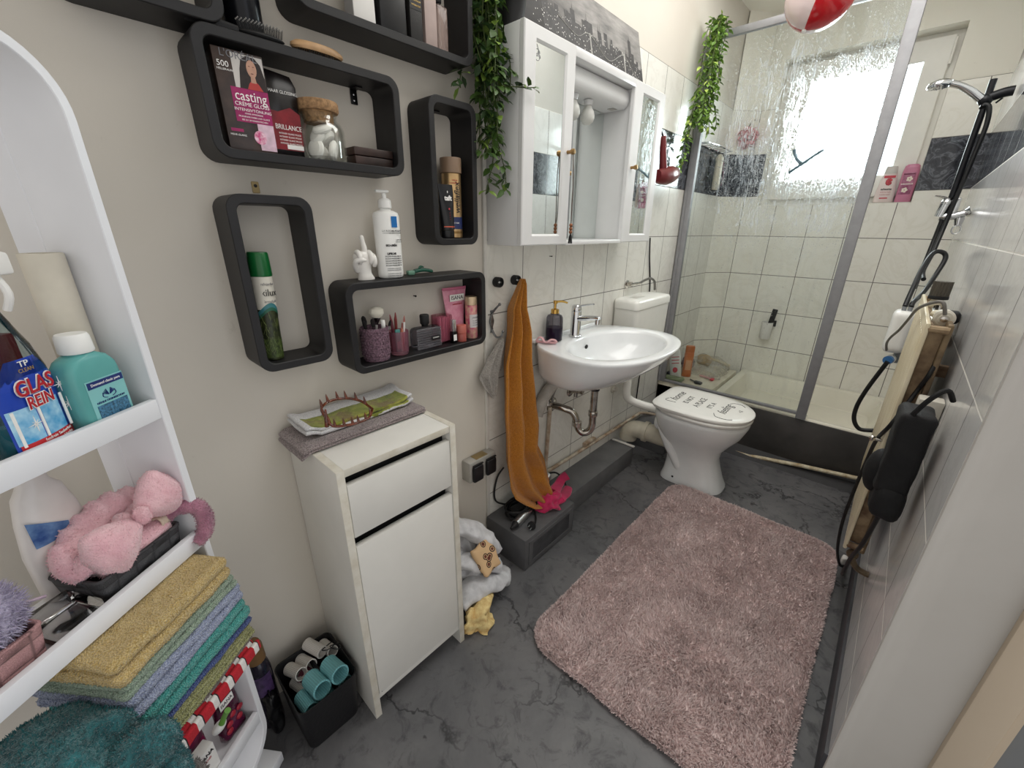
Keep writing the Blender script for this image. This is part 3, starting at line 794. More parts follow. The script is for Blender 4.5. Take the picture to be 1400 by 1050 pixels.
pencil('slim red pencil leaning right in the rose tumbler', .618, .046, .016, -.002, .092, '#9b5048', '#d8c3bd')
pencil('white tipped pencil beside the slim red one', .620, .055, .015, .004, .096, '#e5e0dd', '#a7635b', .0032)
t = at('nail_file', 'teal cased nail file in the rose tumbler', 'nail file', .061, .603, FL6+.0095, 90)
M().box(-.008, .007, -.003, .003, 0, .064, .002).build('case', mat('teal plastic', '#4d8a86', .4), t); M().box(-.006, .005, -.0035, -.003, .008, .03).build('slot', mat('grey plastic', '#8d9093', .4), t)
# perfume bottle: studded black and clear glass
t = at('perfume_bottle', 'studded dark glass perfume bottle with black cap in the middle of the lower shelf', 'perfume', .050, .702, FL6, 90)
m = M().soft(0, 0, .033, .094, .040, .064, .014, 12); m.build('glass', thin_glass('smoky glass', '#c6c5cb', refl=.7), t)
m = M()
for i in range(13):
    for j in range(9):
        m.ball((-.040+.0067*i, -.0200, .006+.0066*j), .0030, .0025, .0030, 6, 4)
b = m.build('studs', mat('smoky studs', '#b5b4ba', .08, trans=.75, ior=1.35), t); b['kind'] = 'stuff'
M().box(.004, .036, -.0245, -.0225, .026, .038, .001).build('plate', mat('black satin card', '#131315', .35), t)
text('small_lettering', 'DONNA', .0058, INKW, t, front(.02, -.0247, .032))
m = M().cyl(.010, .0655, .071, 18); m.build('collar', METAL_B, t)
m = M().lathe([(.001, .0715), (.012, .0715), (.0135, .074), (.0138, .096), (.0125, .099), (.001, .099)], 20); m.build('cap', mat('black rubber', '#151517', .6), t)
t = at('cotton_bud_box', 'clear box packed with pink cotton buds behind the perfume bottle', 'cotton buds', .030, .780, FL6, 90)
m = M().box(-.026, .026, -.021, .021, 0, .086, .004); m.build('box', thin_glass('pink tinted plastic', '#f8e3e8', refl=.5), t)
m = M()
for i in range(9):
    for j in range(6):
        x = -.020+.005*i; y = -.015+.006*j; m.tube([(x, y, .004), (x+random.uniform(-.001, .001), y, .078)], .0017, 5)
b = m.build('buds', mat('pink cotton bud', '#d991a6', .7), t); b['kind'] = 'stuff'
t = at('cream_tube', 'pink squeeze tube with ISANA label at the back of the lower shelf', 'cream tube', .026, .838, FL6, 90)
PT = mat('pink tube print', '#cf7f98', .35, var=.25, vscale=45, col2='#e0a3b4')
m = M(); rings = []
for k in range(9):
    q = k/8; z = .024+.130*q; a = .029+.018*q; b_ = .018*(1-q)+.001
    rings.append([(a*cos(2*pi*j/24), b_*sin(2*pi*j/24), z) for j in range(24)])
m.loft(rings); m.build('tube', PT, t, smooth=60)
m = M().cyl(.023, 0, .0235, 24, bev=.002); m.build('cap', mat('pink cap', '#c96f8c', .3), t)
M().box(-.047, .047, -.0016, .0016, .1545, .163, .0005).build('crimp', mat('pink cap', '#c96f8c', .3), t)
M().box(-.025, .033, -.0078, -.0072, .120, .141).build('name_plate', WHTM, t)
text('lettering', 'ISANA', .0165, INK, t, front(.004, -.0080, .1305), sx=1.05)
text('small_lettering', 'HANDCREME', .0065, INKRED, t, front(.004, -.0088, .111) @ Matrix.Rotation(radians(-8), 4, 'X'))
t = at('lip_gloss', 'clear capped black lip gloss in front of the cotton bud box', 'lip gloss', .066, .795, FL6, 90)
M().box(-.008, .008, -.008, .008, 0, .036, .001).build('bottle', mat('black gloss', '#0f0f12', .15), t); M().box(-.0068, .0068, -.0068, .0068, .0365, .073, .001).build('cap', mat('silver cap', '#c9c6c8', .15, .8), t)
M().box(-.006, .006, -.0086, -.0081, .008, .027).build('label_plate', INKW, t)
t = at('lipstick', 'coral lipstick tube left of the slim pink spray', 'lipstick', .068, .826, FL6, 90)
m = M().cyl(.0152, 0, .026, 22, bev=.001); m.build('base', mat('coral base', '#a9574e', .3), t); m = M().cyl(.0158, .0265, .052, 22, bev=.0012); m.build('cap', mat('coral cap', '#c06a5e', .3), t)
t = at('deodorant_spray', 'slim pink and gold spray can at the right end of the lower shelf', 'spray', .056, .880, FL6, 90)
m = M().lathe([(.001, 0), (.0185, 0), (.0195, .002), (.0195, .104), (.018, .107)], 24); m.build('body', mat('pink blotch print', '#d9b99d', .35, .2, var=.5, vscale=55, col2='#c03a72'), t)
m = M().lathe([(.0195, .1075), (.0195, .130), (.0185, .133), (.001, .133)], 24); m.build('cap', mat('champagne cap', '#c9b294', .3, .5), t)
arc_patch(.0195, -1.0, 1.0, .036, .078).build('label_plate', mat('pale grey plate', '#d4d0cf', .4), t)
text('small_lettering', 'purple', .0095, INKG, t, front(0, -.0201, .069), cyl=.0201, shear=.3)
for k in range(3): text('small_lettering', 'FIG BODY', .0048, INKG, t, front(0, -.0201, .058-.007*k), cyl=.0201)

# --- on top of S6: hand ornament, lotion bottle, clip
HANDW = mat('white ceramic', '#e9e6e1', .35, var=.04, coat=.3)
hand = bpy.data.objects.new('hand_ornament', None); COL.objects.link(hand); hand.location = (.048, .532, TOP6); hand.rotation_euler = (0, 0, radians(90))
tag(hand, 'white ceramic hand ornament with raised middle finger on the lower shelf', 'ornament')
m = M()
m.loft([[(rx*cos(2*pi*j/28)+ox, ry*sin(2*pi*j/28)*(1 if sin(2*pi*j/28) < 0 else .9)+oy, z) for j in range(28)] for rx, ry, ox, oy, z in
        ((.0215, .016, .004, 0, 0), (.0218, .0165, .004, 0, .004), (.0185, .0145, .003, 0, .010), (.0165, .0135, .002, 0, .017), (.0185, .0145, .0, 0, .028), (.0225, .0155, -.001, 0, .040), (.0245, .0155, -.001, 0, .050), (.0235, .0145, -.001, 0, .060), (.018, .012, -.001, 0, .066), (.008, .006, -.001, 0, .069))])
m.build('palm', HANDW, hand, smooth=60)
def finger(pts, r): return M().tube(pts, r, 10, 5)
finger([(.004, -.004, .060), (.005, -.004, .074), (.003, -.003, .088), (.001, -.003, .102), (.0005, -.003, .106)], [.0072, .0068, .006, .0055, .0015]).build('middle_finger', HANDW, hand, smooth=60)
for x, zt, nm in ((-.0155, .063, 'index_finger'), (.0145, .062, 'ring_finger'), (.0225, .055, 'little_finger')):
    finger([(x, .004, zt-.012), (x, -.004, zt+.003), (x, -.0145, zt-.002), (x, -.0175, zt-.013), (x*.96, -.0145, zt-.020), (x*.94, -.010, zt-.021)], [.006, .0068, .0066, .006, .0052, .003]).build(nm, HANDW, hand, smooth=60)
finger([(-.016, .002, .022), (-.023, -.004, .034), (-.024, -.012, .046), (-.014, -.020, .0495), (-.004, -.0225, .048)], [.007, .0072, .0066, .006, .0035]).build('thumb', HANDW, hand, smooth=60)

t = at('lotion_bottle', 'white pump lotion bottle with blue square label on the lower shelf', 'lotion', .047, .608, TOP6, 80)
m = M(); m.lathe([(.001, 0), (.029, 0), (.0325, .003), (.0335, .010), (.0335, .150), (.031, .158), (.020, .163), (.014, .164), (.014, .168), (.001, .168)], 32, sy=.72); m.build('bottle', WHT, t, smooth=40)
m = M().lathe([(.001, .1685), (.0155, .1685), (.0165, .170), (.0155, .187), (.010, .191), (.0055, .192), (.0055, .204), (.001, .204)], 22); m.build('pump', WHT, t)
m = M().soft(-.006, -.002, .207, .034, .014, .007, .0034, 8); m.build('nozzle', WHT, t)
BLUE = mat('cornflower blue', '#1f6fb5', .4)
cyl_ = .0337
def lot(s, size, z, x=.004, mt=INK, **k): text('lettering', s, size, mt, t, Matrix.Translation((x, -.0247, z)) @ FRONT, cyl=.055, **k)
m = M(); m.grid(6, 2, lambda u, v: (.003+.016*u, -.0249+.35*(.003+.016*u-.004)**2/.034, .124+.026*v)); m.build('blue_square', BLUE, t)
lot('LA ROCHE-POSAY', .0062, .1155, .004); lot('LABORATOIRE DERMATOLOGIQUE', .0031, .1105, .004)
lot('LIPIDE', .0050, .094, .019); lot('SURGRAS', .0036, .0895, .019, INKG); lot('ISO-URÉA', .0068, .081, -.001, bold=.0003); lot('LIPIKAR', .0072, .061, -.002, bold=.0003)
for k in range(5): lot('BALSAM PFLEGE MILCH', .0042, .0545-.0056*k, .002)
for k in range(5): lot('empfindliche trockene haut', .0034, .022-.0050*k if k > 1 else .0250-.0045*k, .002, INKG)
t = at('hair_clip', 'small green plastic hair clip lying right of the lotion bottle', 'hair clip', .046, .706, TOP6, 84)
TEALP = mat('dark green translucent plastic', '#2e6a58', .2, trans=.3)
m = M().soft(.004, 0, .009, .060, .018, .010, .0045, 10, fn=lambda p: Vector((p.x, p.y, p.z+.004*cos(p.x*55)))); m.build('jaw', TEALP, t)
m = M().soft(-.034, 0, .007, .022, .016, .013, .004, 8); m.build('grip', mat('pale green plastic', '#7fae98', .25, trans=.3), t)
m = M().tube([(-.008, 0, .016), (-.002, 0, .022), (.008, 0, .020)], [.003, .0035, .0015], 8, 4); m.build('spring', TEALP, t)

# --- wall oddments
for y, z, lab in ((.705, 1.098, 'tiny dark screw in the plaster inside the lower makeup shelf'), (1.345, 1.185, 'tiny screw sticking out of the tiles below the mirror cabinet')):
    t = thing('wall_screw', lab, 'screw', (.0065 if y > 1 else 0, y, z), pi/2)
    m = M().tube([(0, 0, 0), (0, -.010, 0)], .0014, 6); m.build('shank', SIL_ if y < 0 else METAL_B, t); m = M().ball((0, -.011, 0), .003, .0014, .003, 8, 5); m.build('head', METAL_B, t)
t = thing('wall_hanger_plate', 'small brass keyhole plate screwed to the wall above the green spray shelf', 'hanger plate', (.0, .335, 1.362), pi/2)
m = M().prism(rrect(.014, .022, .002), -.0022, 0, 'Y', .0004); m.build('plate', mat('old brass', '#9c8960', .4, .6), t)
m = M().ball((0, -.0024, .003), .0034, .0008, .0034, 10, 5); m.build('hole', INK, t)
for y, lab in ((1.041, 'round black wall hook nearest the box shelf with nothing hanging on it'), (1.133, 'round black wall hook carrying the orange towel')):
    t = thing('coat_hook', lab, 'hook', (.0065, y, 1.111), pi/2)
    m = M()
    R = []
    for r_, d_ in ((.0155, 0), (.0175, -.003), (.0175, -.022), (.0165, -.025), (.0125, -.0255), (.0118, -.019), (.001, -.019)):
        R.append([(r_*cos(2*pi*j/26), d_, r_*sin(2*pi*j/26)) for j in range(26)])
    m.loft(R); m.build('knob', mat('black rubber', '#151517', .6), t)
    m = M().ball((0, -.0195, 0), .005, .002, .005, 10, 6).box(-.009, .009, -.0205, -.019, -.0015, .0015); m.build('screw', SIL_, t)
# double wall socket, grey with black flaps
t = thing('wall_socket', 'grey double wall socket with black covers beside the white cabinet', 'socket', (0, .931, .425), pi/2)
m = M().box(-.069, .069, -.045, -.0005, -.040, .046, .004); m.build('housing', mat('light grey plastic', '#a9a69f', .5, var=.08), t)
for x in (-.034, .034):
    f = M().soft(x, -.052, -.004, .050, .018, .066, .007, 10); f = f.build('flap', mat('black flap', '#19191b', .38), t)
    M().box(x-.025, x+.025, -.0575, -.050, .031, .036, .001).build('hinge', mat('black flap', '#19191b', .38), f)
m = M().box(-.03, .03, -.040, -.006, .0462, .0475, .0005); m.build('rating_plate', mat('old brass', '#9c8960', .4, .6), t)
# ornate hook with washcloth
t = thing('wall_hook', 'ornate silver hook on the tiles holding a grey washcloth', 'hook', (.0065, 1.018, .975), pi/2)
PEW = mat('pewter', '#8f9092', .35, .8, var=.2, vscale=90)
m = M().soft(0, -.003, .0, .022, .006, .080, .003, 10, nz=18, fn=lambda p: Vector((p.x*(.65+.35*cos(p.z*120)), p.y, p.z))); m.build('back_plate', PEW, t)
m = M().tube([(0, -.005, .03), (.006, -.020, .05), (.012, -.030, .062)], [.0045, .004, .003], 8, 5); m.ball((.012, -.031, .063), .0055); m.build('upper_prong', PEW, t)
m = M().tube([(-.002, -.005, -.028), (.0, -.024, -.052), (.008, -.040, -.050), (.014, -.044, -.034)], [.0045, .004, .0035, .003], 8, 6); m.ball((.0145, -.044, -.032), .0048); m.build('lower_prong', PEW, t)
m = M().tube([(.0, -.005, .028), (-.016, -.012, .012), (-.013, -.012, -.010), (.0, -.008, -.026)], .0024, 8, 6); m.build('scroll', PEW, t)
def hung_cloth(m, rows, thick=.006, nu=40, folds=3, amp=.01, seed=0., ny=34):
    """rows: (z, ycentre, halfwidth, x) down the cloth; closed ring per row"""
    rings = []
    for j in range(ny):
        q = j/(ny-1)*(len(rows)-1); k = min(int(q), len(rows)-2); f = q-k; f = f*f*(3-2*f)*.5+f*.5
        z, yc, hw, x0 = [rows[k][i]+(rows[k+1][i]-rows[k][i])*f for i in range(4)]
        ring_f = []; ring_b = []
        a = amp*min(1, hw/.05)
        for i in range(nu):
            u = i/(nu-1)
            wob = noise.noise(Vector((u*3+seed, j*.12, seed)))
            dx = a*(sin(u*folds*2*pi+seed+.6*wob) + .5*wob)
            y = yc+hw*(2*u-1)
            edge = thick*.5*sqrt(max(0, 1-(2*u-1)**8))+.0006
            zz = z+.012*noise.noise(Vector((u*4, seed, 3.3)))*(j/(ny-1))
            ring_f.append((x0+dx+edge, y, zz)); ring_b.append((x0+dx-edge, y, zz))
        rings.append(ring_f+ring_b[::-1])
    return m.loft(rings)
m = M()
hung_cloth(m, [(.915, 1.030, .006, .048), (.895, 1.022, .020, .044), (.85, 1.000, .038, .036), (.79, .976, .050, .030), (.74, .988, .034, .030), (.695, 1.002, .012, .032)], .006, 30, 2, .008, 2.)
hung_cloth(m, [(.915, 1.032, .006, .036), (.89, 1.034, .016, .028), (.84, 1.040, .018, .022), (.79, 1.040, .013, .020)], .005, 20, 1.5, .006, 5.)
GREYT = terry('grey terry', '#cbc5be', '#8f8982', 380)
o = m.build('washcloth', GREYT, None, smooth=70); tag(o, 'small grey washcloth hanging crumpled from the silver hook', 'washcloth')
# orange towel
OR = terry('orange terry', '#db9335', '#b06c16', 520, .8)
m = M()
rows = [(1.118, 1.133, .007, .052), (1.10, 1.133, .016, .050), (1.015, 1.108, .043, .050), (.925, 1.118, .066, .054), (.82, 1.108, .082, .060), (.705, 1.114, .096, .066), (.62, 1.114, .107, .071), (.53, 1.124, .116, .076), (.42, 1.112, .110, .086), (.33, 1.138, .130, .096), (.27, 1.150, .122, .108), (.225, 1.175, .104, .124), (.190, 1.195, .080, .138), (.168, 1.205, .040, .146)]
hung_cloth(m, rows, .012, 64, 2.6, .020, 1.3, 70)
o = m.build('hand_towel', OR, None, smooth=80); tag(o, 'long orange towel hanging from the black hook left of the sink', 'towel')
# ------------------------------------------------------------------ mirror cabinet
CABW = mat('white cabinet lacquer', '#e3e3e3', .25, var=.03, vscale=4, coat=.2)
MIRROR = mat('mirror', '#e6ebe9', .015, 1., var=.01)
BRASS = mat('aged brass', '#a8875a', .3, .9, var=.15)
t = thing('mirror_cabinet', 'white bathroom cabinet with two mirrored doors and lamps above the sink', 'mirror cabinet', (.0065, 1.002, 1.235), pi/2)
H = .566
def tower(x0, x1):
    m = M().box(x0, x1, -.133, 0, 0, H, .002); return m.build('side_cabinet', CABW, t)
def frame_door(x0, x1, mx0, mx1):
    m = M(); y0, y1 = -.151, -.1345
    ow = [(x0, .001), (x1, .001), (x1, H), (x0, H)]; iw = [(mx0, .035), (mx1, .035), (mx1, .529), (mx0, .529)]
    c = ((x0+x1)/2, H/2)
    def ins(p, k): return [(q[0]+k*(1 if q[0] < c[0] else -1), q[1]+k*(1 if q[1] < c[1] else -1)) for q in p]
    def R(p, y): return [(q[0], y, q[1]) for q in p]
    m.loft([R(ow, y1), R(ow, y0+.003), R(ins(ow, .003), y0), R(ins(iw, -.006), y0), R(ins(iw, 0), y0+.005), R(iw, y1), R(ow, y1)], True, False, False)
    d = m.build('door', CABW, t, smooth=30)
    M().box(mx0-.004, mx1+.004, y0+.006, y0+.009, .031, .533).build('mirror', MIRROR, d, smooth=0)
    return d
tower(0, .237); tower(.638, .88)
dl = frame_door(.0, .2395, .055, .190); dr = frame_door(.623, .8805, .692, .827)
m = M().lathe([(.0055, 0), (.0055, .012), (.008, .016), (.009, .022), (.008, .026), (.001, .027)], 16); m.v = [Vector((v.x+.2175, -.151-v.z, v.y+.281)) for v in m.v]; m.build('knob', BRASS, dl)
m = M().lathe([(.0055, 0), (.0055, .012), (.008, .016), (.009, .022), (.008, .026), (.001, .027)], 16); m.v = [Vector((v.x+.645, -.151-v.z, v.y+.278)) for v in m.v]; m.build('knob', BRASS, dr)
m = M()
for k in range(2):
    m.tube([(.060+.012*cos(a*.55)*(1-.03*a)+.003*k, -.1452, .505-.010*k+.010*sin(a*.55)*(1-.03*a)) for a in range(0, 14)], .0008, 4)
m.tube([(.058, -.1452, .525), (.066, -.1452, .512), (.060, -.1452, .498)], .0008, 4); m.build('scratched_scroll', mat('grey ink', '#77777c', .5), dl)
M().box(.2375, .6375, -.016, -.002, .006, H-.03).build('centre_mirror', MIRROR, t, smooth=0)
m = M().box(.2375, .6375, -.150, 0, H-.026, H, .002); m.build('top_board', CABW, t)
m = M().box(.2375, .6375, -.148, 0, -.002, .012, .002); m.build('shelf', CABW, t)
# curved lamp housing under the top board
pr = [(-.018, H-.028), (-.112, H-.028), (-.120, H-.040), (-.122, H-.066), (-.116, H-.082), (-.106, H-.088), (-.018, H-.088)]
m = M().prism([(p[0], p[1]) for p in pr], .252, .632, 'X'); lh = m.build('lamp_housing', CABW, t, smooth=40)
m = M().box(.285, .315, -.085, -.06, H-.0895, H-.088).box(.585, .615, -.085, -.06, H-.0895, H-.088); m.build('vent', mat('light grey plastic', '#a9a69f', .5), lh)
FROST = mat('frosted bulb glass', '#e8e8e2', .3, var=.05, trans=.25)
for x in (.345, .437):
    m = M().lathe([(.001, -.002), (.017, -.002), (.015, -.012), (.0135, -.018), (.001, -.018)], 20, (x, -.072, H-.088)); s_ = m.build('bulb_socket', CABW, t)
    m = M().lathe([(.012, -.019), (.0145, -.026), (.021, -.036), (.0245, -.048), (.0245, -.058), (.020, -.069), (.012, -.076), (.001, -.078)], 22, (x, -.072, H-.088)); m.build('bulb', FROST, s_)
# tassel on the left knob
CHROME = mat('chrome', '#d9dadc', .08, 1., var=.02)
t2 = wthing('tassel', 'brown and clear beaded tassel hanging from the left mirror door knob', 'tassel', (.185, 1.222, 1.28))
m = M().tube([(.178, 1.2195, 1.523), (.184, 1.222, 1.44), (.183, 1.2225, 1.36), (.184, 1.223, 1.30)], .0016, 5, 4); m.tube([(.1775, 1.2215, 1.523), (.180, 1.228, 1.42), (.181, 1.228, 1.34), (.183, 1.224, 1.30)], .0016, 5, 4); m.build('cord', mat('grey brown cord', '#6f625a', .7, var=.3, vscale=60), t2)
m = M()
for k in range(3): m.ball((.184, 1.2235, 1.298-.011*k), .0062, seg=10, rings=8)
m.build('beads', mat('copper bead', '#8c5a3c', .3, .4), t2)
m = M()
for k in range(10): m.tube([(.184, 1.2235, 1.272), (.184+.004*cos(k), 1.2235+.004*sin(k), 1.262), (.184+.006*cos(k), 1.2235+.006*sin(k), 1.240)], .0014, 4)
m.build('fringe', mat('black rubber', '#151517', .6), t2)

# ------------------------------------------------------------------ canvas picture leaning on the wall above the cabinet
def canvas_print():
    m = bpy.data.materials.new('city night photograph print'); t = NT(m); b = t.b
    o = t.obj(); sx = t.add('ShaderNodeSeparateXYZ'); t.link(o, sx.inputs[0])
    mp = t.add('ShaderNodeMapping'); mp.inputs['Scale'].default_value = (3, 1, 12); t.link(o, mp.inputs[0])
    n = t.noise(2.2, 5, .6, mp.outputs[0])
    sky = t.ramp(n.outputs[0], [(.3, lin('#4b4948')), (.7, lin('#9a9692'))])
    dark = t.ramp(t.math('ADD', t.math('MULTIPLY', sx.outputs[0], 1.6), .62), [(.15, lin('#494645')), (.55, (1, 1, 1, 1))])
    t.link(t.mix(1., sky, dark, 'MULTIPLY'), b.inputs['Base Color']); b.inputs['Roughness'].default_value = .6
    f = t.noise(500, 2, .5, o); t.link(t.bump(f.outputs[0], .1, .001), b.inputs['Normal'])
    return m
cv = thing('canvas_picture', 'black and white canvas of a city skyline and bridge leaning above the mirror cabinet', 'picture', (.075, 1.480, 1.803), pi/2, None, None)
cv.rotation_euler = (radians(-13.5), 0, pi/2)
CW, CH = .75, .235
M().box(-CW/2, CW/2, 0, .018, 0, CH, .002).build('canvas', canvas_print(), cv)
rr = random.Random(3)
BLD = mat('printed buildings', '#3f3d3d', .6, var=.5, vscale=60, col2='#242323')
m = M(); x = -.28
while x < CW/2-.012:
    wd = rr.uniform(.010, .026); base = .075-.02*(x+.28)
    h = base+rr.uniform(.03, .075)*(1.1-.5*abs(x-.02)) + (.05 if rr.random() < .16 else 0)
    h = min(h, CH-.02); x1 = min(x+wd, CW/2-.004)
    m.add([(x, -.0006, base-.02), (x1, -.0006, base-.02), (x1, -.0006, h), (x, -.0006, h)], [[0, 1, 2, 3]])
    if rr.random() < .3: m.add([((x+x1)/2-.0015, -.0006, h), ((x+x1)/2+.0015, -.0006, h), ((x+x1)/2, -.0006, h+.025)], [[0, 1, 2]])
    x = x1-.001
m.build('skyline_print', BLD, cv, smooth=0)
m = M()
for k in range(230):
    x = rr.uniform(-.33, CW/2-.02); z = .058-.02*(x+.28)+rr.uniform(0, .075); s_ = rr.uniform(.0006, .0018)
    m.add([(x-s_, -.0010, z-s_), (x+s_, -.0010, z-s_), (x+s_, -.0010, z+s_), (x-s_, -.0010, z+s_)], [[0, 1, 2, 3]])
m.build('lights_print', mat('printed light dots', '#d8d5d0', .6), cv, smooth=0)['kind'] = 'stuff'
m = M()
for x0 in (-.02, .22):
    m.box(x0, x0+.008, -.0014, -.0008, .028, .115)
m.tube([(-.20, -.0012, .115), (-.10, -.0012, .085), (-.02, -.0012, .112), (.10, -.0012, .062), (.22, -.0012, .110), (.30, -.0012, .060), (.365, -.0012, .05)], .0012, 4, 6)
m.box(-.2, .365, -.0013, -.0008, .046, .049); m.build('bridge_print', mat('printed pale bridge', '#a9a6a1', .6, var=.3), cv, smooth=0)
m = M().box(-.34, .37, -.0008, -.0004, .004, .044); m.build('water_print', mat('printed water', '#6d6a68', .5, var=.4, vscale=30, col2='#494746'), cv, smooth=0)

# ------------------------------------------------------------------ ivy
def leaf(m, p, d, up, L, W_):
    d = d.normalized(); s_ = d.cross(up)
    if s_.length < .05: s_ = d.cross(Vector((1, 0, 0)))
    s_.normalize(); n = s_.cross(d)
    vs = [p, p+d*L*.35-s_*W_*.5+n*L*.05, p+d*L*.35+s_*W_*.5+n*L*.05, p+d*L*.35-n*L*.03, p+d*L*.7-s_*W_*.36+n*L*.03, p+d*L*.7+s_*W_*.36+n*L*.03, p+d*L*.7-n*L*.03, p+d*L-n*L*.10]
    m.add(vs, [[0, 3, 1], [0, 2, 3], [1, 3, 6, 4], [3, 2, 5, 6], [4, 6, 7], [6, 5, 7]])
def ivy(th, strands, leafmats, stemmat, L=.03, W_=.017, step=.016, seed=1, xmin=.012, ymax=None):
    r = random.Random(seed); lm = M(); sm = M()
    for pts in strands:
        P = catmull(pts, 8)
        sm.tube(P, .0014, 5)
        acc = 0; flip = 1
        for a, b in zip(P, P[1:]):
            acc += (b-a).length
            while acc > step:
                acc -= step; flip = -flip
                dr_ = (b-a).normalized()
                for _ in range(2):
                    ang = r.uniform(0, 2*pi)
                    out = Vector((cos(ang)*.9+.25, sin(ang)*flip, r.uniform(-.6, .35)))
                    d = (out*.8+dr_*.45).normalized(); l = L*r.uniform(.65, 1.15)
                    q = b + d*.006
                    if (q+d*l).x < xmin: d.x = abs(d.x)
                    if ymax and (q+d*l).y > ymax and (q+d*l).z < 1.80 and (q+d*l).x < .165: d.y = -abs(d.y)
                    lm.m = 0 if r.random() < .55 else (1 if r.random() < .7 else 2)
                    sm.tube([b, q+d*.004], .0008, 4)
                    leaf(lm, q, d, Vector((r.uniform(-.4, .9), r.uniform(-.5, .5), 1)), l, W_*r.uniform(.8, 1.15))
    lm.build('foliage', leafmats, th, smooth=60); sm.build('stems', stemmat, th, smooth=60)
LF = [mat('ivy leaf', '#4c6a30', .4, var=.2, vscale=40), mat('ivy leaf dark', '#34502a', .42, var=.2, vscale=40), mat('ivy leaf light', '#82a045', .4, var=.2, vscale=40)]
LG = [mat('bright ivy leaf', '#86ad4c', .4, var=.2, vscale=40), mat('mid ivy leaf', '#64863c', .4), mat('yellow green ivy leaf', '#bcd46a', .4, var=.15, vscale=40)]
STEM = mat('ivy stem', '#4b5a2c', .6)
r = random.Random(11)
t = wthing('hanging_ivy', 'trailing artificial ivy in a black pot at the left end of the mirror cabinet', 'plant', (.075, .95, 1.40))
m = M().lathe([(.001, 0), (.033, 0), (.042, .075), (.044, .08), (.040, .08), (.036, .07), (.001, .068)], 24, (.062, 1.052, 1.803)); m.build('pot', mat('black rubber', '#151517', .6), t)
st = []
for k in range(15):
    y0 = r.uniform(.91, .985); x0 = r.uniform(.03, .12); zb = 1.70-.10*r.random()-(.12 if k % 4 == 0 else 0)
    st.append([(.062, 1.04, 1.875), (.07, 1.0, 1.93), (x0, y0, 1.90+.03*r.random()), (x0+r.uniform(-.01, .02), y0+r.uniform(-.02, .015), 1.78), (min(x0+.02, .14), min(y0+r.uniform(-.04, .02), .985), zb)])
st.append([(.062, 1.03, 1.88), (.09, .965, 1.86), (.10, .955, 1.72), (.095, .945, 1.58), (.09, .95, 1.48), (.085, .925, 1.385)])
st.append([(.062, 1.03, 1.88), (.06, .94, 1.84), (.07, .935, 1.70), (.075, .93, 1.60), (.08, .935, 1.50)])
st.append([(.095, .95, 1.56), (.10, .965, 1.50), (.105, .985, 1.44), (.105, .985, 1.40)])
st.append([(.08, .93, 1.74), (.11, .96, 1.66), (.15, .985, 1.645), (.185, 1.02, 1.645)])
st.append([(.062, 1.04, 1.87), (.10, 1.04, 1.90), (.14, 1.05, 1.91), (.17, 1.055, 1.89)])
st.append([(.062, .93, 1.80), (.05, .89, 1.74), (.06, .86, 1.66), (.07, .85, 1.63)])
st.append([(.062, .93, 1.80), (.09, .99, 1.75), (.12, .988, 1.70), (.12, .985, 1.64)])
ivy(t, st, LF, STEM, .034, .019, .0165, 5, ymax=1.0)
t = wthing('hanging_ivy', 'bright green artificial ivy hanging at the top of the shower screen post', 'plant', (.075, 2.45, 1.60))
st = []
for k in range(13):
    y0 = 2.50+r.uniform(-.05, .05); x0 = r.uniform(.06, .12)
    st.append([(.07, 2.545, 2.20), (x0, y0, 2.26-.05*r.random()), (x0, y0-.02, 2.10), (x0+.01*r.uniform(-1, 1), y0-.035+r.uniform(-.03, .03), 1.95), (x0-.005, y0-.05+r.uniform(-.03, .03), 1.84-.06*r.random())])
st.append([(.08, 2.52, 1.95), (.10, 2.535, 1.85), (.11, 2.545, 1.76)]); st.append([(.085, 2.52, 1.95), (.12, 2.545, 1.88), (.14, 2.55, 1.80)])
st.append([(.06, 2.46, 1.90), (.05, 2.42, 1.78), (.045, 2.39, 1.68), (.045, 2.37, 1.585)]); st.append([(.06, 2.45, 1.88), (.055, 2.42, 1.74), (.05, 2.40, 1.62)]); st.append([(.06, 2.44, 1.9), (.06, 2.395, 1.80), (.055, 2.375, 1.70)])
ivy(t, st, LG, STEM, .033, .017, .018, 9)

# ------------------------------------------------------------------ hair dryer hanging on the band
t = wthing('hair_dryer', 'dark red hair dryer hanging on the marble band right of the mirror cabinet', 'hair dryer', (.06, 2.22, 1.50))
RED = mat('dark red plastic', '#6d1f22', .3, var=.05, coat=.3)
m = M(); m.tube([(.055, 2.10, 1.530), (.060, 2.14, 1.530), (.062, 2.19, 1.537), (.062, 2.24, 1.546), (.062, 2.285, 1.554)], [.026, .036, .042, .040, .030], 20, 4); m.build('body', RED, t, smooth=60)
m = M().tube([(.060, 2.155, 1.56), (.056, 2.14, 1.63), (.05, 2.13, 1.70)], [.019, .016, .015], 14, 4); m.build('handle', RED, t, smooth=60)
m = M(); m.tube([(.062, 2.284, 1.554), (.062, 2.296, 1.556), (.062, 2.297, 1.556)], [.0285, .026, .001], 20); m.build('intake_cover', mat('silver grey plastic', '#c9c7c2', .35), t, smooth=40)
m = M().tube([(.050, 2.13, 1.70), (.03, 2.11, 1.75), (.012, 2.10, 1.76)], .004, 8, 4); m.build('hanging_loop', METAL_B, t)
cab_ = M().tube([(.012, 2.205, 1.245), (.012, 2.225, 1.15), (.010, 2.26, 1.06), (.010, 2.284, .97), (.012, 2.288, .80), (.012, 2.30, .62), (.012, 2.29, .40), (.015, 2.28, .26)], .0035, 6, 5)
wsingle(cab_, 'power_cable', METAL_B, 'thin black cable running down the tiles behind the toilet cistern', 'cable', (.01, 2.25, .26))

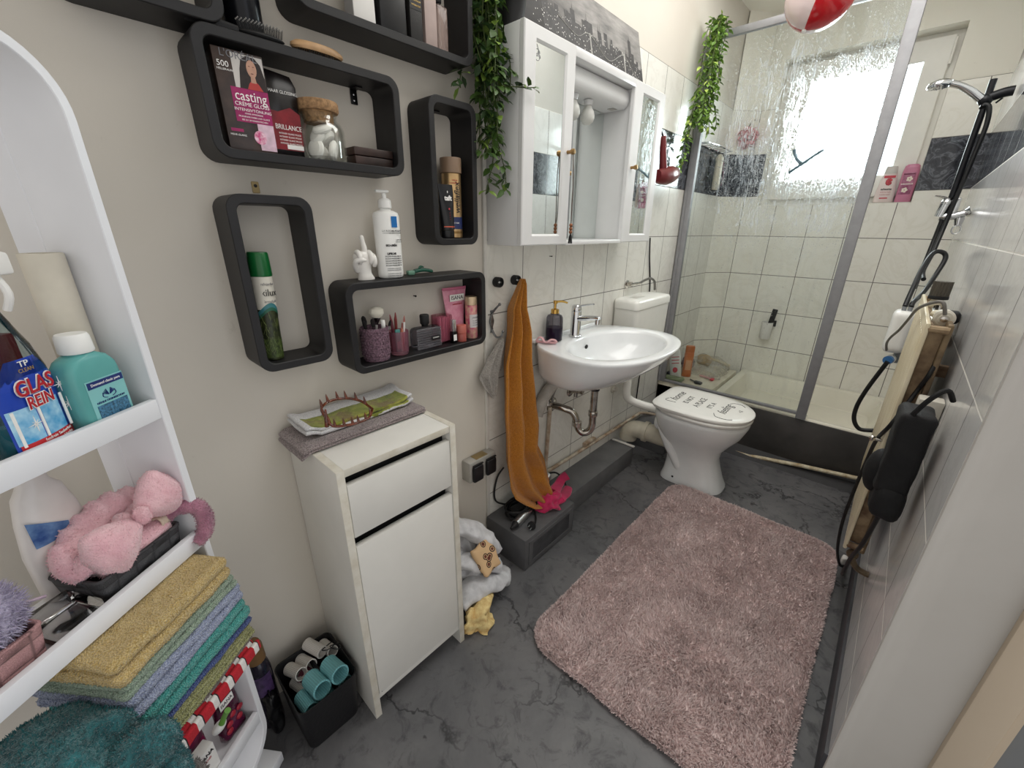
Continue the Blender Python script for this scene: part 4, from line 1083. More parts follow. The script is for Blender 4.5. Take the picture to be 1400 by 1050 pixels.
# ------------------------------------------------------------------ wash basin
CER = mat('white ceramic glaze', '#e9ebec', .12, var=.02, coat=.4)
YC = 1.485
t = wthing('wash_basin', 'white ceramic wash basin with chrome tap on the tiled wall', 'sink', (.0, YC, .66))
N = 56
BX, BY, AX, AY = .268, YC, .165, .262          # bowl centre and half axes
def outline(a):
    """plan outline of the basin seen from the bowl centre"""
    dx, dy = cos(a), sin(a)
    # front: superellipse half axes
    ax = .212; ay = .325
    n_ = 2.25
    rr_ = (abs(dx/ax)**n_+abs(dy/ay)**n_)**(-1/n_)
    x, y = BX+rr_*dx, BY+rr_*dy
    if dx < 0:
        # towards the wall: sides pull in to a straight back
        ax2 = BX-.007
        lim = .245+.08*min(1, max(0, (BX+rr_*dx-.007)/.23))**.8
        n2 = 7.
        rr_ = (abs(dx/ax2)**n2+abs(dy/ay)**n2)**(-1/n2)
        x, y = BX+rr_*dx, BY+rr_*dy
        k = max(0, (BX-x)/ax2); hw = .325-.075*k**1.6
        if abs(dy) > 1e-6:
            y = BY+max(-hw, min(hw, rr_*dy*hw/.325)) 
    return Vector((max(x, .007), y))
OUT = [outline(2*pi*j/N) for j in range(N)]
BOWL = [Vector((BX+AX*cos(2*pi*j/N), BY+AY*sin(2*pi*j/N))) for j in range(N)]
def mixr(A, B, f, z): return [(A[j].x+(B[j].x-A[j].x)*f, A[j].y+(B[j].y-A[j].y)*f, z) for j in range(N)]
def scl(A, cx, cy, k, z, kx=None): return [(max(.007, cx+(p.x-cx)*(kx or k)), cy+(p.y-cy)*k, z) for p in A]
ZR = .855
rings = [scl(OUT, .15, YC, .12, .686), scl(OUT, .12, YC, .40, .688, .30), scl(OUT, .0, YC, .66, .693, .56), scl(OUT, .0, YC, .80, .706, .66), scl(OUT, .0, YC, .885, .735, .76), scl(OUT, .0, YC, .935, .775, .87), scl(OUT, .0, YC, .970, .812, .95), scl(OUT, .0, YC, .992, .838, .99),
         [(p.x, p.y, .846) for p in OUT], scl(OUT, BX, YC, .994, ZR-.002), scl(OUT, BX, YC, .982, ZR), mixr(OUT, BOWL, .45, ZR-.001), mixr(OUT, BOWL, .85, ZR-.001), mixr(OUT, BOWL, .97, ZR-.004),
         [(p.x, p.y, ZR-.012) for p in scl_] if False else scl(BOWL, BX, BY, .985, ZR-.014), scl(BOWL, BX, BY, .93, ZR-.045), scl(BOWL, BX, BY, .82, ZR-.080), scl(BOWL, BX, BY, .62, ZR-.112), scl(BOWL, BX, BY, .35, ZR-.132), scl(BOWL, BX, BY, .10, ZR-.138)]
m = M().loft(rings); m.build('basin', CER, t, smooth=70)
m = M().box(.007, .024, YC-.243, YC+.243, ZR-.004, ZR+.014, .006, 3); m.build('back_ledge', CER, t)
m = M().lathe([(.001, .0005), (.020, .0005), (.023, .003), (.021, .0045), (.001, .004)], 22, (BX, BY, ZR-.138)); m.build('plug_hole', CHROME, t)
m = M().ball((BX-.150, YC, ZR-.045), .0035, .0115, .0095, 14, 8); m.build('overflow_hole', mat('black rubber', '#151517', .6), t)
# mixer tap
t = wthing('mixer_tap', 'chrome single lever mixer tap on the back of the wash basin', 'tap', (.075, 1.455, ZR))
m = M().lathe([(.001, 0.0005), (.027, .0005), (.027, .004), (.0235, .007), (.022, .012), (.022, .105), (.021, .108), (.001, .108)], 24, (.075, 1.455, ZR)); m.build('body', CHROME, t)
m = M().tube([(.085, 1.455, ZR+.078), (.13, 1.455, ZR+.086), (.175, 1.455, ZR+.092), (.188, 1.455, ZR+.090)], [.016, .0145, .013, .012], 14, 3, flat=.75); m.cyl(.0105, ZR+.068, ZR+.088, 16, (.180, 1.455)); m.build('spout', CHROME, t, smooth=40)
m = M().lathe([(.0205, .1085), (.0215, .112), (.020, .128), (.014, .134), (.001, .135)], 22, (.075, 1.455, ZR)); m.tube([(.075, 1.455, ZR+.126), (.115, 1.456, ZR+.138), (.155, 1.457, ZR+.146)], [.009, .0075, .006], 10, 3, flat=.5); m.build('lever', CHROME, t, smooth=40)
# soap dispenser
t = wthing('soap_dispenser', 'grey glass soap dispenser with gold pump and purple soap on the basin', 'soap dispenser', (.052, 1.335, ZR))
m = M().lathe([(.001, .0008), (.030, .0008), (.034, .004), (.035, .05), (.0335, .094), (.029, .104), (.018, .108), (.018, .112), (.001, .112)], 28, (.052, 1.335, ZR)); m.build('bottle', thin_glass('smoked glass', '#b5b2b8', refl=.6), t, smooth=50)
m = M().lathe([(.001, .003), (.029, .003), (.0325, .006), (.0333, .056), (.001, .056)], 28, (.052, 1.335, ZR)); m.build('soap', mat('purple soap', '#3f1f55', .15, var=.05), t)
GOLDP = mat('polished brass', '#c9a45a', .18, 1.)
m = M().lathe([(.0165, .1125), (.0165, .128), (.009, .131), (.005, .132), (.005, .15), (.0085, .151), (.0085, .163), (.001, .164)], 20, (.052, 1.335, ZR)); m.tube([(.052, 1.335, ZR+.157), (.072, 1.352, ZR+.160), (.090, 1.366, ZR+.154)], [.005, .0045, .0035], 8, 4); m.build('pump', GOLDP, t)
t = wthing('hair_clip', 'pale pink loop shaped clip lying on the left corner of the basin', 'hair clip', (.066, 1.262, ZR))
PKP = mat('pale pink plastic', '#e3b3b8', .25, coat=.2)
m = M().tube([(.030, 1.248, ZR+.009), (.038, 1.256, ZR+.024), (.050, 1.260, ZR+.022), (.060, 1.262, ZR+.010), (.072, 1.262, ZR+.008), (.086, 1.268, ZR+.020), (.096, 1.282, ZR+.018), (.098, 1.290, ZR+.008)], .0075, 10, 5, flat=.5); m.build('band', PKP, t)
m = M().tube([(.030, 1.250, ZR+.0065), (.055, 1.268, ZR+.0055), (.080, 1.280, ZR+.0055), (.098, 1.290, ZR+.0065)], .005, 10, 4); m.build('base', PKP, t)

# ------------------------------------------------------------------ trap and pipes under the basin
OLDCH = mat('dull chrome', '#d2cec8', .16, 1., var=.2, vscale=30, col2='#9c948a')
t = wthing('drain_trap', 'chrome bottle bend drain trap under the wash basin', 'drain trap', (.10, 1.45, .41))
m = M().lathe([(.024, .655), (.031, .660), (.031, .668), (.022, .676)], 22, (.178, YC, 0)).cyl(.021, .625, .655, 20, (.178, YC)); m.build('rubber_collar', mat('black rubber', '#151517', .6), t)
m = M().tube([(.178, YC, .66), (.178, YC, .50), (.178, YC, .455), (.170, YC-.006, .425), (.150, YC-.02, .412), (.130, YC-.03, .425), (.120, YC-.037, .455), (.114, YC-.041, .485), (.098, YC-.05, .512), (.07, YC-.066, .523), (.014, 1.402, .530)], .0165, 14, 5); m.build('bend', OLDCH, t, smooth=60)
m = M().cyl(.0215, .50, .525, 20, (.178, YC), .003); m.v = m.v; m.lathe([(.001, 0), (.0215, 0), (.0215, .02), (.001, .02)], 18, (.121, YC-.036, .445)); m.build('union_nut', OLDCH, t)
m = M(); R = [[(x_, 1.402+r_*cos(2*pi*j/24), .530+r_*sin(2*pi*j/24)) for j in range(24)] for x_, r_ in ((.0065, .036), (.010, .036), (.018, .026), (.020, .018))]; m.loft(R); m.build('wall_rose', OLDCH, t)
t = wthing('angle_valve', 'small chrome angle valve on the tiles behind the drain trap', 'valve', (.03, 1.548, .56))
m = M().tube([(.007, 1.548, .555), (.055, 1.548, .565)], .010, 10); m.tube([(.04, 1.548, .535), (.04, 1.548, .60)], .009, 10); R = [[(x_, 1.548+r_*cos(2*pi*j/20), .555+r_*sin(2*pi*j/20)) for j in range(20)] for x_, r_ in ((.0065, .028), (.010, .027), (.016, .014))]; m.loft(R); m.build('body', OLDCH, t)
m = M(); R = [[(x_, 1.548+r_*cos(2*pi*j/12), .572+r_*sin(2*pi*j/12)) for j in range(12)] for x_, r_ in ((.056, .014), (.060, .016), (.076, .016), (.080, .012), (.081, .001))]; m.loft(R); m.build('knob', OLDCH, t)
m = M().tube([(.04, 1.548, .60), (.05, 1.53, .64), (.07, 1.50, .70), (.075, 1.47, .745)], .005, 8, 5); m.build('hose', mat('braided steel', '#9b9894', .35, .8, var=.3, vscale=300), t)
t = wthing('wall_outlet', 'round white capped outlet on the tiles left of the flush pipe', 'outlet', (.02, 1.975, .445))
m = M(); R = [[(x_, 1.975+r_*cos(2*pi*j/20), .447+r_*sin(2*pi*j/20)) for j in range(20)] for x_, r_ in ((.0065, .024), (.014, .024), (.016, .014), (.032, .014), (.035, .010), (.0355, .001))]; m.loft(R); m.build('cap', mat('old white plastic', '#d2cdc2', .4, var=.1), t)
OLDP = mat('old painted pipe', '#c9bfae', .5, var=.35, vscale=18, col2='#8f6f52')
m = M().tube([(.022, 1.372, .53), (.022, 1.366, .40), (.022, 1.358, .235), (.022, 1.362, .205), (.022, 1.385, .192), (.022, 1.62, .186), (.022, 1.97, .180), (.022, 2.30, .176), (.024, 2.36, .172), (.05, 2.46, .140), (.09, 2.54, .105)], .0095, 10, 4)
wsingle(m, 'water_pipe', OLDP, 'rusty cream water pipe running low along the tiles behind the step', 'pipe', (.022, 1.37, .17), 60)
m = M().tube([(.013, 1.70, .20), (.016, 1.76, .205)], .013, 10); m.box(.0065, .03, 1.70, 1.80, .196, .214, .004)
wsingle(m, 'pipe_stub', OLDP, 'short rusty pipe stub lying against the tiles above the water pipe', 'pipe', (.015, 1.75, .2))
m = M().tube([(.034, 1.262, .53), (.034, 1.285, .575), (.036, 1.325, .62), (.045, 1.365, .655), (.055, 1.39, .668)], .0265, 14, 4)
wsingle(m, 'insulated_pipe', mat('grey white pipe lagging', '#bdb8b0', .7, var=.15, vscale=20, bump=(60, .3)), 'thick grey lagged pipe under the left side of the wash basin', 'pipe', (.05, 1.3, .52), 60)
m = M().tube([(.075, 1.42, .70), (.055, 1.40, .66), (.030, 1.385, .60), (.025, 1.380, .55)], .0055, 8, 4)
wsingle(m, 'supply_hose', mat('braided steel', '#9b9894', .35, .8), 'braided steel hose beside the thick lagged pipe', 'hose', (.03, 1.38, .55), 60)

# ------------------------------------------------------------------ cistern and toilet
t = wthing('cistern', 'white plastic toilet cistern on the tiled wall behind the basin', 'cistern', (.0065, 2.08, .575))
WP = mat('cistern plastic', '#e9e8e2', .25, var=.02)
m = M(); R = []
for z, k in ((.580, .82), (.60, .93), (.66, .97), (.90, 1.0), (.912, 1.0)):
    R.append([(.0065+.066*k+p[0]*k if False else .0065+(p[0]+.067)*k, 2.08+p[1]*k, z) for p in rrect(.134, .388, .022, 5)])
m.loft(R); m.build('tank', WP, t, smooth=45)
m = M(); R = []
for z, k in ((.914, 1.0), (.914, 1.02), (.945, 1.02), (.955, .985), (.959, .90), (.960, .5)):
    R.append([(.0065+(p[0]+.067)*k, 2.08+p[1]*k, z) for p in rrect(.134, .388, .022, 5)])
m.loft(R); l_ = m.build('lid', WP, t, smooth=45)
m = M().box(.05, .095, 1.965, 2.055, .9555, .9615, .003); m.build('flush_button', mat('grey button', '#c4c2bb', .35), l_)
m = M().tube([(.070, 2.02, .576), (.070, 2.02, .50), (.070, 2.02, .43), (.076, 2.03, .395), (.10, 2.05, .372), (.15, 2.08, .355), (.235, 2.105, .345)], .0225, 14, 5)
wsingle(m, 'flush_pipe', WP, 'white flush pipe bending from the cistern to the toilet bowl', 'pipe', (.07, 2.02, .35), 60)
t = wthing('fill_valve', 'silver water valve with hose on the tiles above the cistern', 'valve', (.02, 2.03, 1.0))
m = M().tube([(.007, 2.01, 1.02), (.035, 2.01, 1.022)], .012, 10); m.tube([(.03, 2.0, 1.02), (.03, 2.10, 1.018)], .0085, 10); R = [[(x_, 2.01+r_*cos(2*pi*j/16), 1.02+r_*sin(2*pi*j/16)) for j in range(16)] for x_, r_ in ((.0065, .022), (.010, .021), (.014, .012))]; m.loft(R); m.build('body', OLDCH, t)
m = M().tube([(.03, 2.10, 1.018), (.035, 2.16, 1.032), (.04, 2.215, 1.036), (.045, 2.255, 1.015), (.05, 2.262, .97)], .0065, 8, 5); m.build('hose', mat('braided steel', '#9b9894', .35, .8), t)

TY = 2.112
t = wthing('toilet', 'white floor standing toilet with lettered lid in front of the shower tray', 'toilet', (.46, TY, 0))
def egg(x0, x1, hw, z, sq=2.3, n=48, back=.0):
    """plan ring: rounded front at x1, blunter back at x0"""
    xc = x0+(x1-x0)*.44; out = []
    for j in range(n):
        a = 2*pi*j/n; c_, s_ = cos(a), sin(a)
        e = sq if c_ > 0 else sq+1.2+back
        ax = (x1-xc) if c_ > 0 else (xc-x0)
        r_ = (abs(c_/ax)**e+abs(s_/hw)**e)**(-1/e)
        out.append((xc+r_*c_, TY+r_*s_, z))
    return out
m = M().loft([egg(.315, .632, .116, 0, 3.2), egg(.315, .630, .115, .012, 3.2), egg(.325, .612, .106, .05, 3.0), egg(.330, .592, .096, .11, 2.8), egg(.325, .580, .094, .165, 2.6), egg(.305, .590, .104, .215, 2.45), egg(.280, .622, .130, .262, 2.3), egg(.258, .660, .160, .315, 2.25), egg(.243, .684, .180, .375, 2.25), egg(.243, .685, .181, .396, 2.25), egg(.247, .680, .176, .402, 2.25)])
m.build('bowl', CER, t, smooth=70)
m = M()
for s_ in (-1, 1): m.tube([(.285, TY+s_*.095, .29), (.345, TY+s_*.088, .20), (.405, TY+s_*.082, .10), (.41, TY+s_*.080, .05)], [.012, .026, .024, .012], 14, 5)
m.ball((.265, TY, .30), .035, .10, .06, 20, 10); m.build('outlet_ribs', CER, t, smooth=70)
m = M().ball((.40, TY-.1135, .035), .006, .002, .006, 10, 6); m.build('screw_hole', mat('black rubber', '#151517', .6), t)
SEATW = mat('white seat plastic', '#ebeae6', .22, var=.02)
m = M().loft([egg(.262, .688, .183, .4055), egg(.259, .691, .186, .409), egg(.259, .691, .186, .419), egg(.263, .687, .182, .423)]); m.build('seat', SEATW, t, smooth=45)
m = M().loft([egg(.238, .690, .184, .4265, 2.3, back=2.), egg(.235, .694, .187, .431, 2.3, back=2.), egg(.235, .694, .187, .441, 2.3, back=2.), egg(.240, .689, .182, .446, 2.3, back=2.), egg(.26, .66, .15, .4475, 2.3, back=2.)]); lid = m.build('lid', SEATW, t, smooth=45)
m = M()
for s_ in (-1, 1): m.tube([(.243, TY+s_*.08-.018, .418), (.243, TY+s_*.08+.018, .418)], .011, 10)
m.build('hinge', OLDCH, t)
LT = Matrix(((0, -1, 0, 0), (1, 0, 0, 0), (0, 0, 1, 0), (0, 0, 0, 1)))
BASE = -Vector((.46, TY, 0))
def lidtxt(s_, size, x, y=TY, **k): return text('lettering', s_, size, INK, lid, Matrix.Translation(BASE+Vector((x, y, .4476))) @ LT, ex=.0004, **k)
lidtxt('home', .062, .320, TY+.01, shear=.35); lidtxt('IS NOT', .040, .384, TY-.002, sx=.9); lidtxt('A PLACE', .044, .440, TY, sx=.85); lidtxt("IT'S A", .036, .497, TY); lidtxt('feeling', .060, .562, TY, shear=.35, sx=.9); lidtxt('<3', .026, .628, TY+.02)
m = M()
m.tube([(.296, TY-.052, .4478), (.288, TY-.075, .4478), (.300, TY-.09, .4478), (.345, TY-.085, .4478)], .0014, 5, 6)
m.tube([(.535, TY-.09, .4478), (.555, TY-.125, .4478), (.60, TY-.128, .4478), (.625, TY-.11, .4478)], .0015, 5, 6); m.tube([(.56, TY+.085, .4478), (.575, TY+.11, .4478), (.61, TY+.11, .4478), (.63, TY+.09, .4478)], .0014, 5, 6)
m.build('flourish', INK, lid)
m = M().tube([(.300, TY, .185), (.24, TY-.005, .187), (.175, TY-.012, .190)], .052, 18); m.tube([(.182, TY-.012, .190), (.13, TY-.02, .19), (.10, TY-.022, .178), (.082, TY-.024, .15), (.078, TY-.024, .118)], .050, 18, 4); m.tube([(.19, TY-.011, .1895), (.168, TY-.013, .190)], .060, 20)
wsingle(m, 'soil_pipe', mat('old cream plastic', '#d3ccba', .45, var=.12, vscale=10), 'thick cream soil pipe between the toilet and the wall', 'pipe', (.08, TY, .118), 45)

# ------------------------------------------------------------------ grey box and what lies on it
t = wthing('storage_box', 'dark grey box with framed front standing between the laundry and the step', 'box', (.117, 1.145, 0))
GB = mat('grey stone film box', '#5b5b5d', .5, var=.12, vscale=12, bump=(60, .1))
m = M().box(.008, .226, .978, 1.312, 0, .150, .004); m.build('body', GB, t)
m = M(); ow = [(1.0, .018), (1.292, .018), (1.292, .132), (1.0, .132)]; iw = [(1.022, .034), (1.272, .034), (1.272, .116), (1.022, .116)]
m.loft([[(.226, p[0], p[1]) for p in ow], [(.2295, p[0], p[1]) for p in ow], [(.2295, p[0], p[1]) for p in iw], [(.226, p[0], p[1]) for p in iw]], True, False, False); m.build('front_frame', GB, t)
M().box(.2262, .2275, 1.022, 1.272, .034, .116).build('inset_panel', mat('darker grey panel', '#454548', .45, var=.25, vscale=20), t)
ZB = .151
STEEL = mat('polished steel barrel', '#dcdcde', .28, 1., var=.05)
BKP = mat('black rubber', '#151517', .6)
t = wthing('curling_iron', 'silver and black curling iron lying on the grey box below the orange towel', 'curling iron', (.148, 1.05, ZB))
a, b = Vector((.150, .985, ZB+.018)), Vector((.122, 1.135, ZB+.018))
def P_(f): return a+(b-a)*f
m = M().tube([P_(.16), P_(.85)], .0180, 18); m.build('barrel', STEEL, t, smooth=40)
m = M().tube([P_(-.05), P_(.03), P_(.12), P_(.158)], [.006, .0075, .013, .0165], 14); m.build('tip', BKP, t)
m = M().tube([P_(.852), P_(1.1), P_(1.25)], [.0175, .0175, .015], 14); m.build('handle', BKP, t)
t = wthing('coiled_cable', 'black coiled power cable with plug lying on the grey box', 'cable', (.12, 1.12, ZB))
m = M(); rr = random.Random(5)
for k in range(7):
    c = Vector((.085+rr.uniform(-.012, .012), 1.10+rr.uniform(-.02, .02), ZB+.006+.006*k)); q = rr.uniform(.8, 1.2)
    m.tube([c+Vector((.040*q*cos(2*pi*j/14), .058*q*sin(2*pi*j/14+rr.uniform(-.06, .06)), rr.uniform(0, .004))) for j in range(14)], .0038, 6, 3, True)
m.build('coil', BKP, t, smooth=60)
m = M().tube([(.045, 1.08, ZB+.02), (.02, 1.03, ZB+.05), (.016, 1.018, ZB+.10), (.018, 1.035, ZB+.17), (.03, 1.06, ZB+.21)], .004, 7, 6); m.build('upright_lead', BKP, t, smooth=60)
m = M().tube([(.13, 1.14, ZB+.012), (.165, 1.115, ZB+.005), (.190, 1.082, ZB+.005), (.196, 1.06, ZB+.009)], .0038, 7, 5); m.build('lead', BKP, t, smooth=60)
m = M(); m.tube([(.194, 1.068, ZB+.010), (.198, 1.050, ZB+.017), (.200, 1.044, ZB+.0185)], [.006, .0175, .0175], 16); pl = m.build('plug', BKP, t, smooth=40)
m = M(); m.tube([(.204, 1.040, ZB+.014), (.207, 1.028, ZB+.015)], .0022, 8); m.tube([(.194, 1.040, ZB+.022), (.197, 1.028, ZB+.023)], .0022, 8); m.build('pin', STEEL, pl)
t = wthing('hair_styler', 'black hair styler with silver end behind the orange towel', 'hair styler', (.06, 1.33, .125))
m = M().tube([(.075, 1.22, ZB+.024), (.062, 1.28, ZB+.030), (.052, 1.318, ZB+.036)], .020, 14); m.build('handle', BKP, t, smooth=60)
m = M().ball((.050, 1.338, ZB+.040), .020, .020, .020, 18, 12); m.build('silver_end', STEEL, t, smooth=60)
m = M().tube([(.05, 1.35, ZB+.055), (.075, 1.375, ZB+.055), (.11, 1.385, ZB+.030), (.135, 1.372, ZB+.012)], .0045, 8, 5); m.build('lead', BKP, t, smooth=60)
PINKC = mat('hot pink cloth', '#d81f63', .7, var=.2, vscale=14, sheen=.3)
def rag(c, rx, ry, rz, seed, ridge=.35, freq=9., nu=48, nv=22, flatten=True):
    """crumpled cloth heap: a folded, ridged mound sitting on z=c.z"""
    m = M(); R = []
    for i in range(nv+1):
        ph = pi*.5*(i/nv); R_ = []
        for j in range(nu):
            th = 2*pi*j/nu
            d = Vector((cos(th)*cos(ph), sin(th)*cos(ph), sin(ph)))
            q = Vector((d.x*rx, d.y*ry, d.z*rz))
            n1 = noise.noise(q*freq+Vector((seed, 0, 0))); n2 = noise.noise(q*freq*2.1+Vector((0, seed, 0)))
            n3 = noise.noise(q*freq*.45+Vector((seed, seed, 0)))
            k = .86+ridge*(1.25*(.42-1.9*abs(n1))+.55*(.4-1.8*abs(n2))+.6*n3)
            p = Vector((c[0]+q.x*k, c[1]+q.y*k, c[2]+.001+max(0, q.z*k)+.004*(i == 0)))
            R_.append(p)
        R.append(R_)
    bottom = [Vector((c[0]+(p.x-c[0])*.93, c[1]+(p.y-c[1])*.93, c[2]+.0008)) for p in R[0]]
    m.loft([bottom]+R); return m
m = rag((.150, 1.225, ZB), .055, .070, .05, 3.1, .5, 16); m.tube([(.14, 1.27, ZB+.035), (.125, 1.325, ZB+.038), (.12, 1.36, ZB+.052), (.128, 1.385, ZB+.06)], [.03, .022, .020, .024], 14, 4, flat=.45)
m.tube([(.17, 1.27, ZB+.02), (.165, 1.325, ZB+.012), (.15, 1.372, ZB+.012)], [.028, .026, .018], 12, 4, flat=.4)
wsingle(m, 'pink_cloth', PINKC, 'hot pink cloth crumpled on the grey box behind the orange towel', 'cloth', (.15, 1.26, ZB), 70)

# ------------------------------------------------------------------ laundry on the floor
SW = mat('pale grey sweatshirt knit', '#cfcfd2', .9, var=.12, vscale=25, bump=(260, .35), sheen=.2)
t = wthing('sweatshirt', 'pale grey sweatshirt crumpled on the floor between cabinet and grey box', 'sweatshirt', (.115, .80, 0))
m = rag((.110, .795, 0), .100, .125, .235, 1.7, .34, 13, 90, 40)
def crumple(v):
    n = noise.noise_vector(v*19+Vector((1, 5, 2))); r_ = 1-abs(noise.noise(v*26))*2.2
    return Vector((max(.008, v.x+n.x*.012+.010*r_), v.y+n.y*.014, max(.0008, v.z+(n.z*.012+.008*r_)*(v.z > .01))))
def sleeve(P, r):
    s = M(); s.tube(P, r, 22, 8, flat=.62); s.v = [crumple(v) for v in s.v]; m.add(s.v, s.f)
sleeve([(.03, .66, .24), (.07, .71, .285), (.11, .77, .275), (.145, .83, .225), (.165, .875, .15)], [.040, .044, .042, .038, .030])
sleeve([(.19, .66, .075), (.205, .74, .10), (.215, .80, .075), (.205, .86, .045), (.17, .905, .03)], [.040, .045, .042, .036, .024])
sleeve([(.12, .70, .18), (.165, .75, .17), (.185, .80, .15), (.19, .85, .10)], [.03, .04, .04, .03])
m.build('knit', SW, t, smooth=80)
m = M().tube([(.218, .735, .118), (.226, .745, .085), (.222, .728, .05)], .003, 6, 4); m.build('drawstring', BKP, t)
def dotted(name, base, dot, scale):
    m = bpy.data.materials.new(name); t = NT(m); b = t.b; o = t.obj()
    v = t.add('ShaderNodeTexVoronoi', i_Scale=scale); t.link(o, v.inputs['Vector'])
    rg = t.math('ABSOLUTE', t.math('SUBTRACT', v.outputs['Distance'], .34)); c = t.mix(t.ramp(v.outputs['Distance'], [(.20, 1.), (.26, 0.)]), lin(base), lin(dot)); c = t.mix(t.ramp(rg, [(.04, 1.), (.07, 0.)]), c, lin('#2d1a15'))
    t.link(c, b.inputs['Base Color']); b.inputs['Roughness'].default_value = .9
    return m
m = M().soft(0, 0, 0, .105, .085, .022, .010, 18, .008, 22, 4.)
BR = Matrix.Translation((.205, .785, .195)) @ Euler((radians(10), radians(52), radians(10))).to_matrix().to_4x4()
m.v = [BR @ v for v in m.v]
wsingle(m, 'printed_cloth', dotted('tan cloth with brown ring print', '#c9a880', '#5b2a20', 34), 'tan cloth with dark brown round prints lying on the grey sweatshirt', 'cloth', (.2, .785, .17), 70)
m = rag((.262, .682, 0), .042, .055, .085, 8.3, .5, 18); m.tube([(.255, .67, .05), (.27, .70, .075), (.25, .74, .07), (.235, .77, .05)], [.026, .03, .026, .018], 12, 4, flat=.6)
wsingle(m, 'yellow_cloth', mat('pale yellow check cloth', '#e3cf94', .9, var=.25, vscale=45, col2='#c09a5f'), 'pale yellow cloth crumpled on the floor against the white cabinet', 'cloth', (.26, .68, 0), 70)
# ------------------------------------------------------------------ white cabinet
LAM = mat('white laminate', '#e2e0da', .42, var=.03, vscale=5)
EDGE = mat('worn white edge band', '#dcd8cd', .5, var=.08, vscale=26, col2='#cbc4b4')
DARK = mat('dark recess', '#161618', .7)
t = wthing('bathroom_cabinet', 'narrow white floor cabinet with a drawer above a tall door', 'cabinet', (.14, .4585, 0))
cy0, cy1, cx1 = .296, .621, .270
for a, b in ((cy0, cy0+.018), (cy1-.018, cy1)):
    m = M().box(.004, cx1-.0012, a, b, 0, .8, .0006); s_ = m.build('side_panel', LAM, t)
    M().box(cx1-.0012, cx1, a, b, 0, .8, .0005).build('edge_band', EDGE, s_)
    M().box(.12, cx1-.001, a+.0005, b-.0005, .8, .8006).build('worn_top_edge', EDGE, s_)
m = M().box(.004, cx1-.003, cy0+.0182, cy1-.0182, .782, .800, .0006); s_ = m.build('top_panel', LAM, t)
M().box(cx1-.003, cx1-.0015, cy0+.0182, cy1-.0182, .782, .7995, .0005).build('edge_band', EDGE, s_)
M().box(.004, .008, cy0+.0182, cy1-.0182, .06, .782).build('back_panel', LAM, t)
M().box(.008, cx1-.035, cy0+.0184, cy1-.0184, .066, .781).build('inner_carcass', DARK, t)
M().box(.06, cx1-.006, cy0+.0182, cy1-.0182, .058, .076, .0006).build('bottom_rail', LAM, t)
m = M().box(cx1-.018, cx1-.002, cy0+.020, cy1-.020, .617, .758, .0015); d = m.build('drawer', LAM, t)
M().box(.05, cx1-.0182, cy0+.030, cy1-.030, .625, .750).build('drawer_box', DARK, d)
m = M().box(cx1-.018, cx1-.002, cy0+.020, cy1-.020, .079, .590, .0015); d = m.build('door', LAM, t)
m = M()
m.ball((cx1-.002, cy0+.028, .0835), .0012, .002, .002, 8, 5); m.build('screw', CHROME, d)

# towels on top
def folded(m, x0, x1, y0, y1, z0, z1, r, amp, seed, n=34, droop=None, layers=0):
    def fn(p):
        z = p.z
        if droop: z += droop(p)
        return Vector((p.x, p.y, z))
    m.soft((x0+x1)/2, (y0+y1)/2, (z0+z1)/2, x1-x0, y1-y0, z1-z0, r, n, amp, 18, seed, fn, ny=n, nz=8)
    return m
m = M()
folded(m, .010, .158, .272, .612,   .8035, .812, .004, .0015, 2., droop=lambda p: -.018*max(0, (.297-p.y)/.03)**1.3 if p.y < .297 else 0)
folded(m, .012, .160, .276, .608, .8115, .821, .0045, .0015, 4., droop=lambda p: -.014*max(0, (.297-p.y)/.03)**1.3 if p.y < .297 else 0)
wsingle(m, 'folded_towel', terry('mauve grey terry', '#b3a6a4', '#7d7173', 300), 'folded mauve grey towel lying on top of the white cabinet', 'towel', (.085, .44, .803), 80)
def print_towel():
    m = bpy.data.materials.new('white towel with green print'); t_ = NT(m); b = t_.b; o = t_.obj()
    sx = t_.add('ShaderNodeSeparateXYZ'); t_.link(o, sx.inputs[0])
    n = t_.noise(28, 4, .6, o, .5); n2 = t_.noise(420, 2, .6, o)
    x = t_.math('ADD', sx.outputs[0], t_.math('MULTIPLY', t_.math('SUBTRACT', n.outputs[0], .5), .008)); y = sx.outputs[1]
    inx = t_.math('LESS_THAN', t_.math('ABSOLUTE', t_.math('SUBTRACT', x, .020)), .034); iny = t_.math('LESS_THAN', t_.math('ABSOLUTE', y), .132)
    msk = t_.math('MULTIPLY', inx, iny)
    g = t_.ramp(n.outputs[0], [(.35, lin('#646d1d')), (.55, lin('#858c2b')), (.7, lin('#a5a34a'))])
    br = t_.noise(14, 3, .6, o); g = t_.mix(t_.ramp(br.outputs[0], [(.55, 0.), (.63, .75)]), g, lin('#6a4f35')); g = t_.mix(t_.ramp(n2.outputs[0], [(.66, 0.), (.72, .4)]), g, lin('#d9d7c9'))
    t_.link(t_.mix(msk, t_.mix(t_.ramp(n2.outputs[0], [(.4, 0.), (.7, 1.)]), lin('#d9d8d8'), lin('#aeadb2')), g), b.inputs['Base Color'])
    b.inputs['Roughness'].default_value = .95; b.inputs['Sheen Weight'].default_value = .2
    t_.link(t_.bump(n2.outputs[0], .7, .004), b.inputs['Normal']); return m
m = M()
fold = lambda p: .010*max(0, 1-((p.y-.300-.08*(p.x-.06))/.03)**2) + .009*max(0, 1-((p.y-.598)/.028)**2) + .006*max(0, 1-((p.x-.026)/.03)**2)
def sh(p): return Vector((p.x+.10*(p.y-.45)*-.28, p.y, p.z+fold(p)))
m.soft(.070, .448, .8285, .112, .300, .010, .0048, 40, .004, 16, 7., sh, nz=6); m.soft(.068, .450, .8385, .108, .296, .010, .0048, 40, .004, 16, 9., sh, nz=6)
